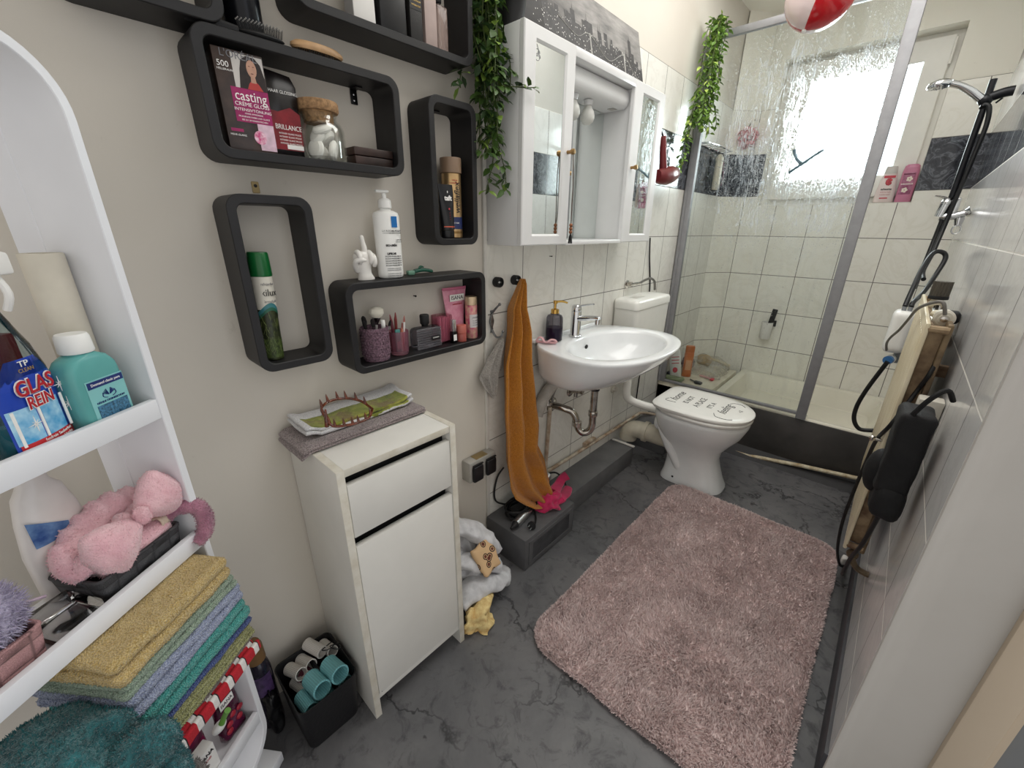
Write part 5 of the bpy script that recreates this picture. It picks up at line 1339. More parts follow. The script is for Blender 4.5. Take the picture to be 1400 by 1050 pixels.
wsingle(m, 'printed_towel', print_towel(), 'folded white towel with green and brown print on the mauve grey towel', 'towel', (.070, .448, .823), 80)
# spiked hair claw headband
TORT = mat('tortoiseshell plastic', '#8a4122', .18, trans=.35, var=.4, vscale=60, col2='#4a1d0e', coat=.4)
t = wthing('claw_headband', 'brown tortoiseshell toothed hair claw on the printed towel', 'hair claw', (.118, .405, .851))
ZC = .8475
m = M(); n_ = 26; base_r = []
def comb(pts, up):
    P = catmull(pts, 6); mm = M(); mm.tube(P, .0032, 8)
    L_ = len(P)
    for k in range(1, 8):
        i = int(k*(L_-1)/8); p = P[i]
        mm.tube([p, p+up*.5+Vector((0, 0, .001)), p+up], [.0042, .0026, .0006], 6, 4)
    return mm
m = comb([(.145, .345, ZC+.020), (.105, .352, ZC+.034), (.080, .385, ZC+.036), (.082, .425, ZC+.032), (.105, .452, ZC+.022), (.140, .462, ZC+.008)], Vector((-.004, -.001, .020))); m.build('back_comb', TORT, t, smooth=60)
m = comb([(.145, .345, ZC+.020), (.158, .352, ZC+.006), (.170, .378, ZC+.003), (.176, .405, ZC+.003), (.170, .435, ZC+.003), (.140, .462, ZC+.008)], Vector((-.006, .001, .017))); m.build('front_comb', TORT, t, smooth=60)
m = M().tube([(.146, .342, ZC+.004), (.146, .343, ZC+.022), (.143, .346, ZC+.046)], [.005, .0045, .002], 8, 4); m.build('hinge', TORT, t)

# ------------------------------------------------------------------ basket of hair rollers
t = wthing('roller_basket', 'open black basket of hair rollers on the floor left of the white cabinet', 'basket', (.14, .208, 0))
m = M(); R = []
for z, k in ((.002, .86), (.006, .88), (.150, 1.0), (.156, 1.02), (.156, .985), (.150, .965), (.012, .86), (.010, .8)):
    R.append([(.140+p[0]*k, .208+p[1]*k, z*1.06) for p in rrect(.178, .152, .02, 5)])
m.loft(R); m.build('basket', mat('black plastic basket', '#17171a', .5, bump=(120, .3)), t, smooth=45)
def roller_mat(name, col, mesh=70):
    m = bpy.data.materials.new(name); t_ = NT(m); b = t_.b; o = t_.obj(); sx = t_.add('ShaderNodeSeparateXYZ'); t_.link(o, sx.inputs[0])
    a = t_.math('ARCTAN2', sx.outputs[1], sx.outputs[0]); g1 = t_.math('SINE', t_.math('MULTIPLY', a, 26.)); g2 = t_.math('SINE', t_.math('MULTIPLY', sx.outputs[2], 1500.))
    h = t_.math('MAXIMUM', g1, g2); f = t_.ramp(h, [(.2, 1.), (.8, 0.)]); c = lin(col)
    t_.link(t_.mix(f, c, tuple(x*.72 for x in c[:3])+(1,)), b.inputs['Base Color']); b.inputs['Roughness'].default_value = .55
    t_.link(t_.bump(h, .5, .002), b.inputs['Normal']); return m
RT, RW, RP = roller_mat('teal roller plastic', '#86cdd4'), roller_mat('white roller plastic', '#ece8e2'), roller_mat('plum roller plastic', '#6a2b3d')
def roller(label, c, d, r, L_, mt, group=None):
    d = Vector(d).normalized(); q = Vector((0, 0, 1)).rotation_difference(d).to_euler()
    o = bpy.data.objects.new('hair_roller', None); COL.objects.link(o); o.location = c; o.rotation_euler = q; tag(o, label, 'hair roller', group)
    m = M(); i = r*.86
    m.lathe([(i, -L_/2), (r, -L_/2), (r*1.03, -L_/2+.002), (r, -L_/2+.004), (r, L_/2-.004), (r*1.03, L_/2-.002), (r, L_/2), (i, L_/2), (i, L_/2-.001), (i, -L_/2)], 28, cap0=False, cap1=False); m.build('sleeve', mt, o, smooth=40)
    m = M()
    for k in range(4): a = 2*pi*k/4+.3; m.tube([(i*.97*cos(a), i*.97*sin(a), -L_/2+.003), (i*.97*cos(a), i*.97*sin(a), L_/2-.003)], .0009, 4)
    m.build('rib', mt, o)
dr_ = (1, .12, .18)
roller('teal hair roller uppermost on the right side of the black basket', (.178, .243, .168), (1, .1, .22), .0235, .064, RT)
roller('teal hair roller in the middle of the front row of the black basket', (.172, .196, .156), (1, .1, .20), .0235, .064, RT)
roller('teal hair roller at the left front corner of the black basket', (.174, .164, .120), (1, .05, .15), .020, .062, RT)
roller('teal hair roller half hidden at the right edge of the black basket', (.172, .258, .118), (1, 0, .1), .0185, .056, RT)
roller('teal hair roller deepest under the other teal ones', (.168, .212, .098), (1, 0, .05), .020, .06, RT)
roller('white hair roller at the left rear of the black basket', (.092, .172, .150), (1, .25, .35), .0165, .060, RW)
roller('white hair roller second from the left at the rear of the basket', (.088, .202, .150), (1, .2, .35), .0155, .060, RW)
roller('white hair roller sticking up highest above the basket rim', (.082, .232, .172), (1, .3, .05), .0160, .064, RW)
roller('white hair roller at the right rear corner under the black hair tie', (.092, .262, .152), (1, .1, .3), .0155, .060, RW)
roller('white hair roller lying under the left rear one', (.112, .172, .112), (1, .2, .2), .0155, .06, RW)
roller('plum hair roller between the white and the teal ones', (.124, .200, .128), (1, .5, .1), .021, .06, RP)
m = M().tube([(.105, .250, .176), (.120, .240, .190), (.135, .252, .196), (.128, .272, .192), (.110, .274, .184)], .0014, 6, 6, True); m.tube([(.120, .262, .186), (.135, .262, .190), (.145, .275, .185), (.130, .284, .182)], .0014, 6, 6, True)
wsingle(m, 'hair_tie', mat('black rubber', '#151517', .6), 'thin black looped hair tie on the white rollers', 'hair tie', (.12, .26, .18), 60)
t = wthing('hair_grip', 'small black hair grip lying across the plum roller', 'hair grip', (.115, .215, .155))
m = M().soft(.116, .214, .1535, .050, .012, .006, .0028, 10); m.build('jaw', mat('black rubber', '#151517', .6), t); m = M().tube([(.095, .212, .157), (.110, .214, .164), (.125, .216, .158)], .0024, 6, 4); m.build('spring', mat('black rubber', '#151517', .6), t)
# bottle between rack and basket
t = wthing('shampoo_bottle', 'dark bottle with brown cap on the floor between white rack and black basket', 'bottle', (.060, .100, 0))
m = M().lathe([(.001, .001), (.024, .001), (.027, .005), (.027, .20), (.024, .222), (.016, .236), (.001, .237)], 26, (.060, .102, 0)); m.build('bottle', mat('dark plum plastic', '#211b2c', .25, coat=.2), t, smooth=45)
m = M().lathe([(.001, .2375), (.0205, .2375), (.0225, .240), (.0215, .285), (.018, .296), (.001, .298)], 22, (.060, .102, 0)); m.build('cap', mat('amber brown cap', '#8d6b45', .35, var=.2), t)
m = M(); m.grid(20, 2, lambda u, v: (.060+.0274*sin(-.3+2.6*u), .102-.0274*cos(-.3+2.6*u), .13+.07*v)); m.build('label_band', mat('violet label', '#5c4573', .4, var=.3, vscale=60), t)
t = wthing('black_pouch', 'black crinkled plastic pouch on the floor behind the white rack foot', 'pouch', (.100, .100, 0))
m = M().soft(.094, .104, .070, .034, .030, .135, .012, 14, .006, 40, 3., nz=20); m.build('pouch', mat('black foil', '#101012', .3, bump=(60, .6)), t, smooth=70)
m = M().soft(.094, .104, .142, .036, .004, .010, .0018, 8); m.build('seal', mat('black foil', '#101012', .3), t)
# ------------------------------------------------------------------ white rounded rack, turned to face the room
UA = radians(126.0)
UF = Vector((.185, .075, 0)); UW = Vector((-.588, .809, 0)); UN = Vector((.809, .588, 0))
def U(w_, off, z): return UF + UW*w_ - UN*off + Vector((0, 0, z))
def uthing(name, label, cat, w_, off, z, turn=0, group=None, tilt=None):
    p = U(w_, off, z); return thing(name, label, cat, p, UA+radians(turn), group, tilt)
RACKW = mat('white rack lacquer', '#e9eaee', .32, var=.03, vscale=5)
rack = uthing('storage_rack', 'tall white rack with rounded corners at the left edge of the photo', 'rack', 0, 0, 0)
WT, ZB_, ZT_, TH, RD = .52, .100, 1.500, .0135, .152
m = M()
ro = rrect(WT, ZT_-ZB_, .085, 10, -WT/2, (ZB_+ZT_)/2); ri = rrect(WT-2*TH, ZT_-ZB_-2*TH, .072, 10, -WT/2, (ZB_+ZT_)/2)
def R_(p, y): return [(q[0], y, q[1]) for q in p]
m.loft([R_(ro, RD), R_(ro, .0012), R_(rrect(WT-.0024, ZT_-ZB_-.0024, .084, 10, -WT/2, (ZB_+ZT_)/2), 0), R_(rrect(WT-2*TH+.0024, ZT_-ZB_-2*TH+.0024, .073, 10, -WT/2, (ZB_+ZT_)/2), 0), R_(ri, .0012), R_(ri, .103), R_(rrect(WT-2*TH+.002, ZT_-ZB_-2*TH+.002, .073, 10, -WT/2, (ZB_+ZT_)/2), .104), R_(ri, .105), R_(ri, RD), R_(ro, RD)], True, False, False)
m.build('frame', RACKW, rack, smooth=40)
for z in (1.020, .753, .486, .232):
    m = M().box(-WT+TH+.0005, -TH-.0005, .0125, RD-.004, z-.034, z-.026, .001); s_ = m.build('shelf', RACKW, rack)
    M().box(-WT+TH+.0003, -TH-.0003, .0008, .0122, z-.034, z, .0015).build('front_rail', RACKW, s_)
m = M().box(-WT-.01, .012, -.002, RD+.01, .001, .034, .003); m.build('base_plate', RACKW, rack)
for x in (-.12, -WT+.12):
    M().box(x-.03, x+.03, .03, .13, .034, ZB_-.0002, .002).build('foot', RACKW, rack)
S1, S2, S3, S4 = 1.020-.0255, .753-.0255, .486-.0255, .232-.0255

# --- top shelf of the rack
LAB_BLUE = mat('royal blue label', '#2546ae', .3, var=.06)
t = uthing('glass_cleaner_bottle', 'clear spray bottle of blue glass cleaner with blue window label on the rack', 'cleaner', -.151, .0415, S1, 17)
def ovalring(a, b, z, n=36, e=2.4): 
    out = []
    for j in range(n):
        th = 2*pi*j/n; c_, s_ = cos(th), sin(th); r_ = (abs(c_/a)**e+abs(s_/b)**e)**(-1/e); out.append((r_*c_, r_*s_, z))
    return out
m = M().loft([ovalring(.001, .001, .001), ovalring(.044, .020, .001), ovalring(.0475, .023, .006), ovalring(.0475, .023, .085), ovalring(.045, .0225, .115), ovalring(.036, .020, .148), ovalring(.022, .017, .178), ovalring(.015, .014, .196), ovalring(.014, .014, .216, e=2)]); m.build('bottle', thin_glass('clear cleaner bottle', '#dfeaec', refl=1.), t, smooth=60)
m = M().loft([ovalring(.001, .001, .002), ovalring(.043, .019, .002), ovalring(.0465, .022, .007), ovalring(.0465, .022, .062), ovalring(.001, .001, .062)]); m.build('cleaner_liquid', mat('teal cleaner', '#2a8fa0', .1, trans=.5, ior=1.33), t, smooth=60)
m = M().cyl(.016, .216, .236, 18).box(-.012, .012, -.045, .03, .236, .262, .004).tube([(0, -.03, .24), (0, -.038, .215), (0, -.030, .195)], .004, 8, 4); m.build('trigger', WHTM, t)
def flab(x0, x1, z0, z1, mtl, nm, o=.0004, n=14):
    """label strip wrapped on the flat front of the bottle"""
    m = M()
    def f(u, v):
        x = x0+(x1-x0)*u; z = z0+(z1-z0)*v; a = .0475; b = .023; 
        y = -b*(max(0, 1-abs(x/a)**2.4))**(1/2.4)-o
        return (x, y, z)
    m.grid(n, 2, f); return m.build(nm, mtl, t, smooth=60)
flab(-.042, .044, .012, .100, LAB_BLUE, 'blue_label'); m = M()
m.grid(10, 6, lambda u, v: ((-.044+.090*u)*(1-.55*v), -.023*(max(0, 1-abs((-.044+.09*u)*(1-.55*v)/(.0475-.009*v))**2.4))**(1/2.4)*(1-.10*v)-.0004, .100+.034*v)); m.build('label_peak', LAB_BLUE, t, smooth=60)
PANE_ = mat('printed window sky', '#3f9bd0', .3, var=.5, vscale=40, col2='#bfe3f3')
flab(-.040, -.010, .030, .076, PANE_, 'window_print', .0007); flab(-.004, .026, .030, .076, PANE_, 'window_print', .0007); flab(.031, .043, .030, .074, PANE_, 'window_print', .0007)
for x in (-.041, -.007, .029): M().box(x-.0016, x+.0016, -.0246, -.0232, .030, .077).build('window_frame_print', INKW, t)
flab(-.039, .044, .016, .030, mat('red label band', '#c32a30', .35), 'red_band', .0009)
for s_, z in (('streifenfreie Sauberkeit', .0263), ('einfach und problemlos', .0203)): text('small_lettering', s_, .0058, INKW, t, front(.003, -.0245, z), cyl=.10, sx=1.0)
for s_, z, sz in (('GLAS', .0985, .0275), ('REIN', .0785, .0215)):
    text('lettering_outline', s_, sz, INKW, t, front(.0, -.0236 if sz > .025 else -.0247, z), bold=.0014, sx=.82, shear=.08); text('lettering', s_, sz, INKRED, t, front(.0, -.0252, z), bold=.0004, sx=.82, shear=.08)
text('lettering', 'TP', .0105, INKW, t, front(.0, -.0222, .1275), sx=1.2); text('small_lettering', 'CLEAN', .0068, INKGOLD, t, front(.001, -.0222, .1195))
for cx_, cz_ in ((-.018, .052), (.036, .058), (.034, .088)):
    m = M()
    for k in range(4):
        a = pi*k/4; l = .011 if k % 2 == 0 else .006
        m.prism([(cx_+l*cos(a), cz_+l*sin(a)), (cx_+.0007*cos(a+pi/2), cz_+.0007*sin(a+pi/2)), (cx_-l*cos(a), cz_-l*sin(a)), (cx_-.0007*cos(a+pi/2), cz_-.0007*sin(a+pi/2))], -.0248, -.0240)
    m.build('sparkle_print', INKW, t)
m = M(); rr = random.Random(2); x = -.036
while x < .012:
    wd = rr.choice((.0006, .001, .0014)); m.box(x, x+wd, -.0243, -.0236, .005, .0135); x += wd+rr.choice((.0006, .001))
flab(-.040, .016, .004, .0145, INKW, 'code_ground', .0004); m.build('bar_code', INK, t)
t = uthing('disinfectant_bottle', 'turquoise square bottle with white cap beside the glass cleaner', 'disinfectant', -.072, .036, S1, 6)
TURQ = mat('turquoise translucent plastic', '#6fbcb9', .25, trans=.25, ior=1.35, var=.05)
def sq(a, b, z, r=.014, n=6): return [(p[0], p[1], z) for p in rrect(2*a, 2*b, r, n)]
m = M().loft([sq(.030, .014, .001, .010), sq(.036, .017, .001, .010), sq(.038, .019, .006, .010), sq(.038, .019, .088, .010), sq(.036, .0188, .100, .010), sq(.029, .0185, .112), sq(.020, .018, .117, .016), sq(.016, .016, .119, .0155), sq(.016, .016, .1205, .0155)]); m.build('bottle', TURQ, t, smooth=50)
m = M().lathe([(.001, .121), (.0185, .121), (.0195, .123), (.0185, .144), (.0165, .148), (.001, .1485)], 26); m.build('cap', WHT, t)
M().box(-.024, .034, -.0196, -.0192, .010, .082).build('clear_label', mat('pale turquoise label', '#86c4c4', .3), t)
M().box(-.022, .033, -.0200, -.0197, .070, .080).build('blue_bar', mat('dark blue bar', '#1d2f6e', .35), t); text('small_lettering', 'Desmanol classic pure', .0056, INKW, t, front(.0055, -.0202, .075), sx=.9)
m = M()
for s_ in (-1, 1):
    for k in range(4): m.tube([(.005+s_*.001, -.0201, .055), (.005+s_*(.004+.0018*k), -.0201, .064-.0016*k)], .0006, 4)
    m.tube([(.005+s_*.009, -.0201, .060), (.005+s_*.010, -.0201, .054), (.005+s_*.004, -.0201, .051)], .0006, 4, 4)
m.build('hands_print', mat('dark blue bar', '#1d2f6e', .35), t)
text('small_lettering', 'HÄNDE DESINFEKTION', .0042, mat('dark blue bar', '#1d2f6e', .35), t, front(.005, -.0200, .047))
M().box(-.018, .030, -.0201, -.0197, .012, .043).build('blue_text_block', mat('blue text block', '#4f87ab', .4, var=.4, vscale=300), t)
m = M(); 
t = uthing('paper_roll', 'tall cream cardboard roll standing behind the turquoise bottle', 'roll', -.0385, .081, S1, 0)
m = M().lathe([(.001, .001), (.0225, .001), (.0235, .002), (.0235, .252), (.0225, .254), (.014, .254), (.014, .20), (.001, .20)], 30); m.build('roll', mat('cream paper', '#ddd6c6', .8, var=.06, vscale=14), t)
m = M(); m.grid(2, 2, lambda u, v: (.0237*sin(.9+.06*u), -.0237*cos(.9+.06*u), .001+.252*v)); m.build('seam', mat('brown paper seam', '#b5a78e', .8), t)
t = uthing('red_box', 'dark red carton behind the two cleaning bottles', 'box', -.122, .118, S1, 8)
M().box(-.040, .034, -.015, .015, .001, .150, .001).build('carton', mat('dark red card', '#6e1c22', .4, var=.2), t); M().box(.004, .012, -.0155, -.0151, .135, .145).build('white_mark', INKW, t)

# --- second shelf: black basket with pink headband
def woven(name, col, sz=(.030, .021)):
    m = bpy.data.materials.new(name); t_ = NT(m); b = t_.b; o = t_.obj(); sx = t_.add('ShaderNodeSeparateXYZ'); t_.link(o, sx.inputs[0])
    u = t_.math('ADD', sx.outputs[0], sx.outputs[1]); v = sx.outputs[2]
    fu = t_.math('DIVIDE', u, sz[0]); fv = t_.math('DIVIDE', v, sz[1])
    ck = t_.math('MODULO', t_.math('ADD', t_.math('ABSOLUTE', t_.math('FLOOR', t_.math('ADD', fu, 100.))), t_.math('ABSOLUTE', t_.math('FLOOR', t_.math('ADD', fv, 100.)))), 2.)
    pu = t_.math('ABSOLUTE', t_.math('SINE', t_.math('MULTIPLY', fu, pi))); pv = t_.math('ABSOLUTE', t_.math('SINE', t_.math('MULTIPLY', fv, pi)))
    wv = t_.add('ShaderNodeTexVoronoi', i_Scale=620.); t_.link(o, wv.inputs['Vector'])
    h = t_.math('ADD', t_.math('MULTIPLY', t_.math('MULTIPLY', pu, pv), t_.math('ADD', .5, ck)), t_.math('MULTIPLY', wv.outputs['Distance'], .12))
    c = lin(col); dk = tuple(x*.45 for x in c[:3])+(1,)
    cc = t_.mix(t_.ramp(t_.math('MINIMUM', pu, pv), [(.06, 1.), (.22, 0.)]), c, dk); cc = t_.mix(t_.ramp(wv.outputs['Distance'], [(.3, 0.), (.6, .4)]), cc, dk)
    t_.link(cc, b.inputs['Base Color']); b.inputs['Roughness'].default_value = .7; t_.link(t_.bump(h, 1., .006), b.inputs['Normal']); return m
def basket(name, label, w0, w1, o0, o1, z, h, mt):
    t = uthing(name, label, 'basket', (w0+w1)/2, (o0+o1)/2, z)
    a, b = (w1-w0), (o1-o0); m = M(); R = []
    for zz, k in ((.001, .90), (.004, .92), (h-.003, 1.0), (h, 1.0), (h, .955), (h-.003, .95), (.008, .87), (.006, .6)):
        R.append([(p[0]*k, p[1]*k, zz) for p in rrect(a, b, .008, 3)])
    m.loft(R); m.build('body', mt, t, smooth=40)
    m = M(); m.tube([(p[0], p[1], h) for p in rrect(a*.985, b*.985, .008, 3)], .0032, 8, 0, True); m.build('rim', mt, t, smooth=60)
    return t
bk = basket('woven_basket', 'black woven basket holding a pink headband on the second rack shelf', -.170, -.030, .015, .105, S2, .055, woven('black woven strap', '#414144'))
FUR = mat('pink plush', '#f3c9cf', .95, var=.10, vscale=30, sheen=.6, bump=(320, .8, .004), col2='#e6b0ba')
def plush(name, col, tip=None): return mat(name, col, .95, var=.10, vscale=30, sheen=.5, bump=(320, .8, .004), col2=tip)
def fur(m, src, n, L_, w_, seed, jitter=.5):
    """short tufts standing on the surface held in src"""
    r = random.Random(seed); tris = []; cum = []; tot = 0
    for f in src.f:
        for k in range(1, len(f)-1):
            a, b, c = Vector(src.v[f[0]]), Vector(src.v[f[k]]), Vector(src.v[f[k+1]]); nrm = (b-a).cross(c-a); ar = nrm.length
            if ar < 1e-12: continue
            tot += ar; cum.append(tot); tris.append((a, b, c, nrm/ar))
    import bisect
    for _ in range(n):
        a, b, c, nr = tris[bisect.bisect_left(cum, r.random()*tot)]
        u, v = r.random(), r.random()
        if u+v > 1: u, v = 1-u, 1-v
        p = a+(b-a)*u+(c-a)*v
        d = (nr+Vector((r.uniform(-1, 1), r.uniform(-1, 1), r.uniform(-1, 1)))*jitter).normalized(); s_ = d.cross(Vector((r.uniform(-1, 1), r.uniform(-1, 1), r.uniform(-1, 1)))).normalized()*w_
        l = L_*r.uniform(.6, 1.2); q = p-nr*.001
        m.add([q-s_, q+s_, q+d*l*.6+s_*.6, q+d*l+nr*0, q+d*l*.6-s_*.6], [[0, 1, 2, 3, 4]])
def outward(m):
    """make the faces of a builder point outwards so fur grows the right way"""
    bm = bmesh.new(); vs = [bm.verts.new(v) for v in m.v]
    for f in m.f:
        try: bm.faces.new([vs[i] for i in f])
        except ValueError: pass
    bmesh.ops.recalc_face_normals(bm, faces=bm.faces); bm.verts.index_update()
    m.f = [[v.index for v in f.verts] for f in bm.faces]; bm.free(); return m
hb = uthing('plush_headband', 'pink plush headband with a big bow lying on the black basket', 'headband', -.092, .060, S2+.057)
def plushpart(m, name, par, n=900, L_=.0045, mt=FUR, seed=1):
    outward(m); o = m.build(name, mt, par, smooth=80); f = M(); fur(f, m, n, L_, .0008, seed, .8); o2 = f.build('pile', mt, o, smooth=0); o2['kind'] = 'stuff'; return o
ring = [(-.066, -.004, .010), (-.058, .022, .024), (-.015, .034, .042), (.030, .030, .052), (.056, .010, .044), (.044, -.006, .040), (.0, -.010, .038), (-.045, -.012, .026)]
m = M().tube(ring, [.019, .022, .025, .026, .023, .020, .020, .020, .019], 16, 8, True, flat=.85)
m.v = [v+Vector((0, 0, .004*sin(v.x*260)+.003*noise.noise(v*60))) for v in m.v]; plushpart(m, 'band', hb, 3200, .0045, seed=3)
m = M().soft(.0, -.002, .000, .118, .072, .040, .016, 16, .006, 30, 2.); plushpart(m, 'lower_fold', hb, 1300, .0045, seed=4)
def bow_lobe(s_, cx_, cy_, cz_, lx, ang):
    m = M(); R = []
    for i in range(13):
        q = i/12; wz = .011+.038*sin(min(1, q*1.25)*pi*.5)*(1 if q < .8 else max(.25, 1-(q-.8)/.2*.75)); wy = .010+.016*sin(q*pi*.9)
        R.append([(s_*lx*q, wy*sin(2*pi*j/24)*(1+.12*sin(3*2*pi*j/24)), wz*cos(2*pi*j/24)) for j in range(24)])
    m.loft(R); T = Matrix.Translation((cx_, cy_, cz_)) @ Euler((0, radians(ang), 0)).to_matrix().to_4x4(); m.v = [T @ v for v in m.v]; return m
plushpart(bow_lobe(-1, .004, -.036, .046, .078, -18), 'bow_lobe', hb, 1300, .0035, seed=5)
plushpart(bow_lobe(1, .014, -.034, .054, .068, -14), 'bow_lobe', hb, 1300, .0035, seed=6)
m = M().soft(.009, -.044, .056, .022, .022, .030, .011, 10, .003, 60); plushpart(m, 'bow_knot', hb, 500, .0035, seed=7)
sc = uthing('plush_hair_tie', 'dusty pink fluffy hair tie hanging over the right end of the rack shelf', 'hair tie', -.008, .020, S2+.030)
m = M().tube([(-.030, .010, .042), (-.012, .0, .050), (.004, -.020, .042), (.006, -.026, .012), (-.006, -.026, -.012), (-.020, -.024, -.022)], [.010, .0125, .0135, .0135, .0125, .009], 14, 6); plushpart(m, 'fluffy_loop', sc, 1500, .005, plush('dusty pink plush', '#b77f93', '#8f5a70'), 8)
m = M()
for k in range(7): m.tube([(-.045+.0036*k, .012, .0395+.011*cos(a)) if False else (-.044+.0040*k, .012+.0095*cos(a), .042+.0095*sin(a)) for a in [2*pi*j/12 for j in range(12)]], .0026, 6, 0, True)
m.build('elastic_band', mat('cream elastic', '#d9c6b2', .8, var=.2), sc, smooth=60)
t = uthing('detergent_bottle', 'white bottle with blue label standing behind the pink headband', 'bottle', -.125, .127, S2, 6)
m = M().loft([ovalring(.001, .001, .001), ovalring(.042, .020, .001), ovalring(.047, .022, .006), ovalring(.047, .022, .09), ovalring(.040, .021, .14), ovalring(.030, .019, .18), ovalring(.018, .016, .195), ovalring(.016, .016, .212, e=2), ovalring(.001, .001, .212, e=2)]); m.build('bottle', mat('milky white plastic', '#e3ded9', .3), t, smooth=60)
m = M(); m.grid(12, 6, lambda u, v: (-.040+.045*u, -.0222*(max(0, 1-abs((-.040+.045*u)/.047)**2.4))**(1/2.4)-.0006-.0*v, .105+(.045*v)*(1-u*.6))); m.build('blue_label', mat('deep blue label', '#234a86', .3, var=.3, vscale=40, col2='#6f93bd'), t, smooth=60)
for k in range(3): text('small_lettering', 'EDEL WEISS', .006, INKG, t, front(-.01, -.0232, .095-.010*k))
t = uthing('clear_case', 'clear plastic case with brown make-up beside the black basket', 'case', -.200, .050, S2, -6)
M().box(-.028, .028, -.036, .036, .001, .012, .002).build('tray', mat('brown powder', '#6f5a50', .6, var=.3, vscale=60), t); m = M().box(-.029, .029, -.037, .037, .0125, .036, .003); m.build('clear_lid', thin_glass('clear plastic lid', '#f0f0f0', .05, 1.5), t)
pk = basket('woven_basket', 'dusty pink woven basket holding a lilac puff on the second rack shelf', -.395, -.238, .016, .140, S2, .062, woven('dusty pink weave', '#b98d8d', (.036, .024)))
pf = uthing('plush_puff', 'lilac fluffy puff in the dusty pink basket', 'puff', -.290, .070, S2+.074)
m = M().ball((0, 0, .014), .066, .052, .044, 26, 14); LIL = plush('lilac plush', '#c6bed6', '#a49bb8')
outward(m); o = m.build('core', LIL, pf, smooth=80); f = M(); fur(f, m, 4200, .014, .0009, 12, .7); o2 = f.build('fur', LIL, o, smooth=0); o2['kind'] = 'stuff'
m = M().tube([(.048, -.018, .012), (.070, -.024, .004), (.082, -.020, -.004)], .0022, 6, 4); m.build('loop', mat('lilac cord', '#b9a5b5', .6), pf)

# --- third shelf: stack of towels overhanging the front
def towel(label, w0, w1, o0, o1, z0, z1, mt, seed, layers=2, amp=.003, right_open=False):
    wc, oc = (w0+w1)/2, (o0+o1)/2
    t = uthing('folded_towel', label, 'towel', wc, oc, z0, 0, 'folded towels stacked on the third rack shelf')
    h = (z1-z0)/layers
    for k in range(layers):
        m = M(); m.soft(0, 0, h*(k+.5), w1-w0-.004*k, o1-o0-.004*k, h*.97, min(h*.49, .024), 34, amp*1.5, 20, seed+3*k, ny=30, nz=10)
        outward(m); o = m.build('fold', mt, t, smooth=80)
        f = M(); fur(f, m, 5200, .0034, .0009, int(seed*10)+k, .9); o2 = f.build('pile', mt, o, smooth=0); o2['kind'] = 'stuff'
    return t
Z = S3+.001
towel('thin dark grey towel second from the bottom of the rack stack', -.235, -.020, -.056, .11, Z+.031, Z+.041, terry('taupe terry', '#8d807a'), 1., 1)
towel('pale yellow green striped towel low in the rack stack', -.235, -.016, -.060, .11, Z+.042, Z+.076, terry('yellow green terry', '#bdbd86', '#8b8c5c'), 2., 4, .0015)
towel('thin blue towel between the yellow green and turquoise ones', -.236, -.016, -.060, .11, Z+.077, Z+.091, terry('blue terry', '#55679f', '#39487c'), 3., 1)
towel('turquoise towel in the middle of the rack stack', -.236, -.012, -.062, .11, Z+.092, Z+.136, terry('turquoise terry', '#66bdb3', '#3a8f8a'), 4., 2)
towel('lilac blue towel above the turquoise one', -.242, -.016, -.062, .11, Z+.137, Z+.178, terry('lilac blue terry', '#bcc4da', '#8e97b6'), 5., 2)
towel('pale mint towel under the yellow one', -.240, -.022, -.060, .11, Z+.179, Z+.205, terry('mint terry', '#b3c4b0', '#869a86'), 6., 2, .002)
towel('mustard yellow towel topmost of the rack stack', -.243, -.026, -.062, .10, Z+.206, Z+.254, terry('mustard terry', '#e4cc96', '#bfa264'), 7., 2)
# red and white striped towel, edge hanging over the rail
def stripes():
    m = bpy.data.materials.new('red white striped terry'); t_ = NT(m); b = t_.b; o = t_.obj(); sx = t_.add('ShaderNodeSeparateXYZ'); t_.link(o, sx.inputs[0])
    f = t_.math('FRACT', t_.math('MULTIPLY', sx.outputs[0], 29.)); n = t_.noise(300, 2, .6, o)
    k = t_.math('LESS_THAN', f, .62); k2 = t_.math('LESS_THAN', t_.math('ABSOLUTE', t_.math('SUBTRACT', f, .97)), .03)
    c = t_.mix(k, lin('#dcd8d4'), lin('#b3202c')); c = t_.mix(k2, c, lin('#2a2426')); t_.link(c, b.inputs['Base Color']); b.inputs['Roughness'].default_value = .95; t_.link(t_.bump(n.outputs[0], .5, .003), b.inputs['Normal']); return m
t = uthing('striped_towel', 'red and white striped towel lowest in the rack stack hanging over the rail', 'towel', -.13, .02, Z)
m = M(); m.soft(0, .004, .0155, .218, .16, .029, .012, 24, .002, 22, 1.); m.build('fold', stripes(), t, smooth=80)
m = M(); m.soft(-.002, -.082, .015, .222, .010, .026, .0048, 26, .002, 26, 2., ny=6, nz=10); m.build('hanging_edge', stripes(), t, smooth=80)
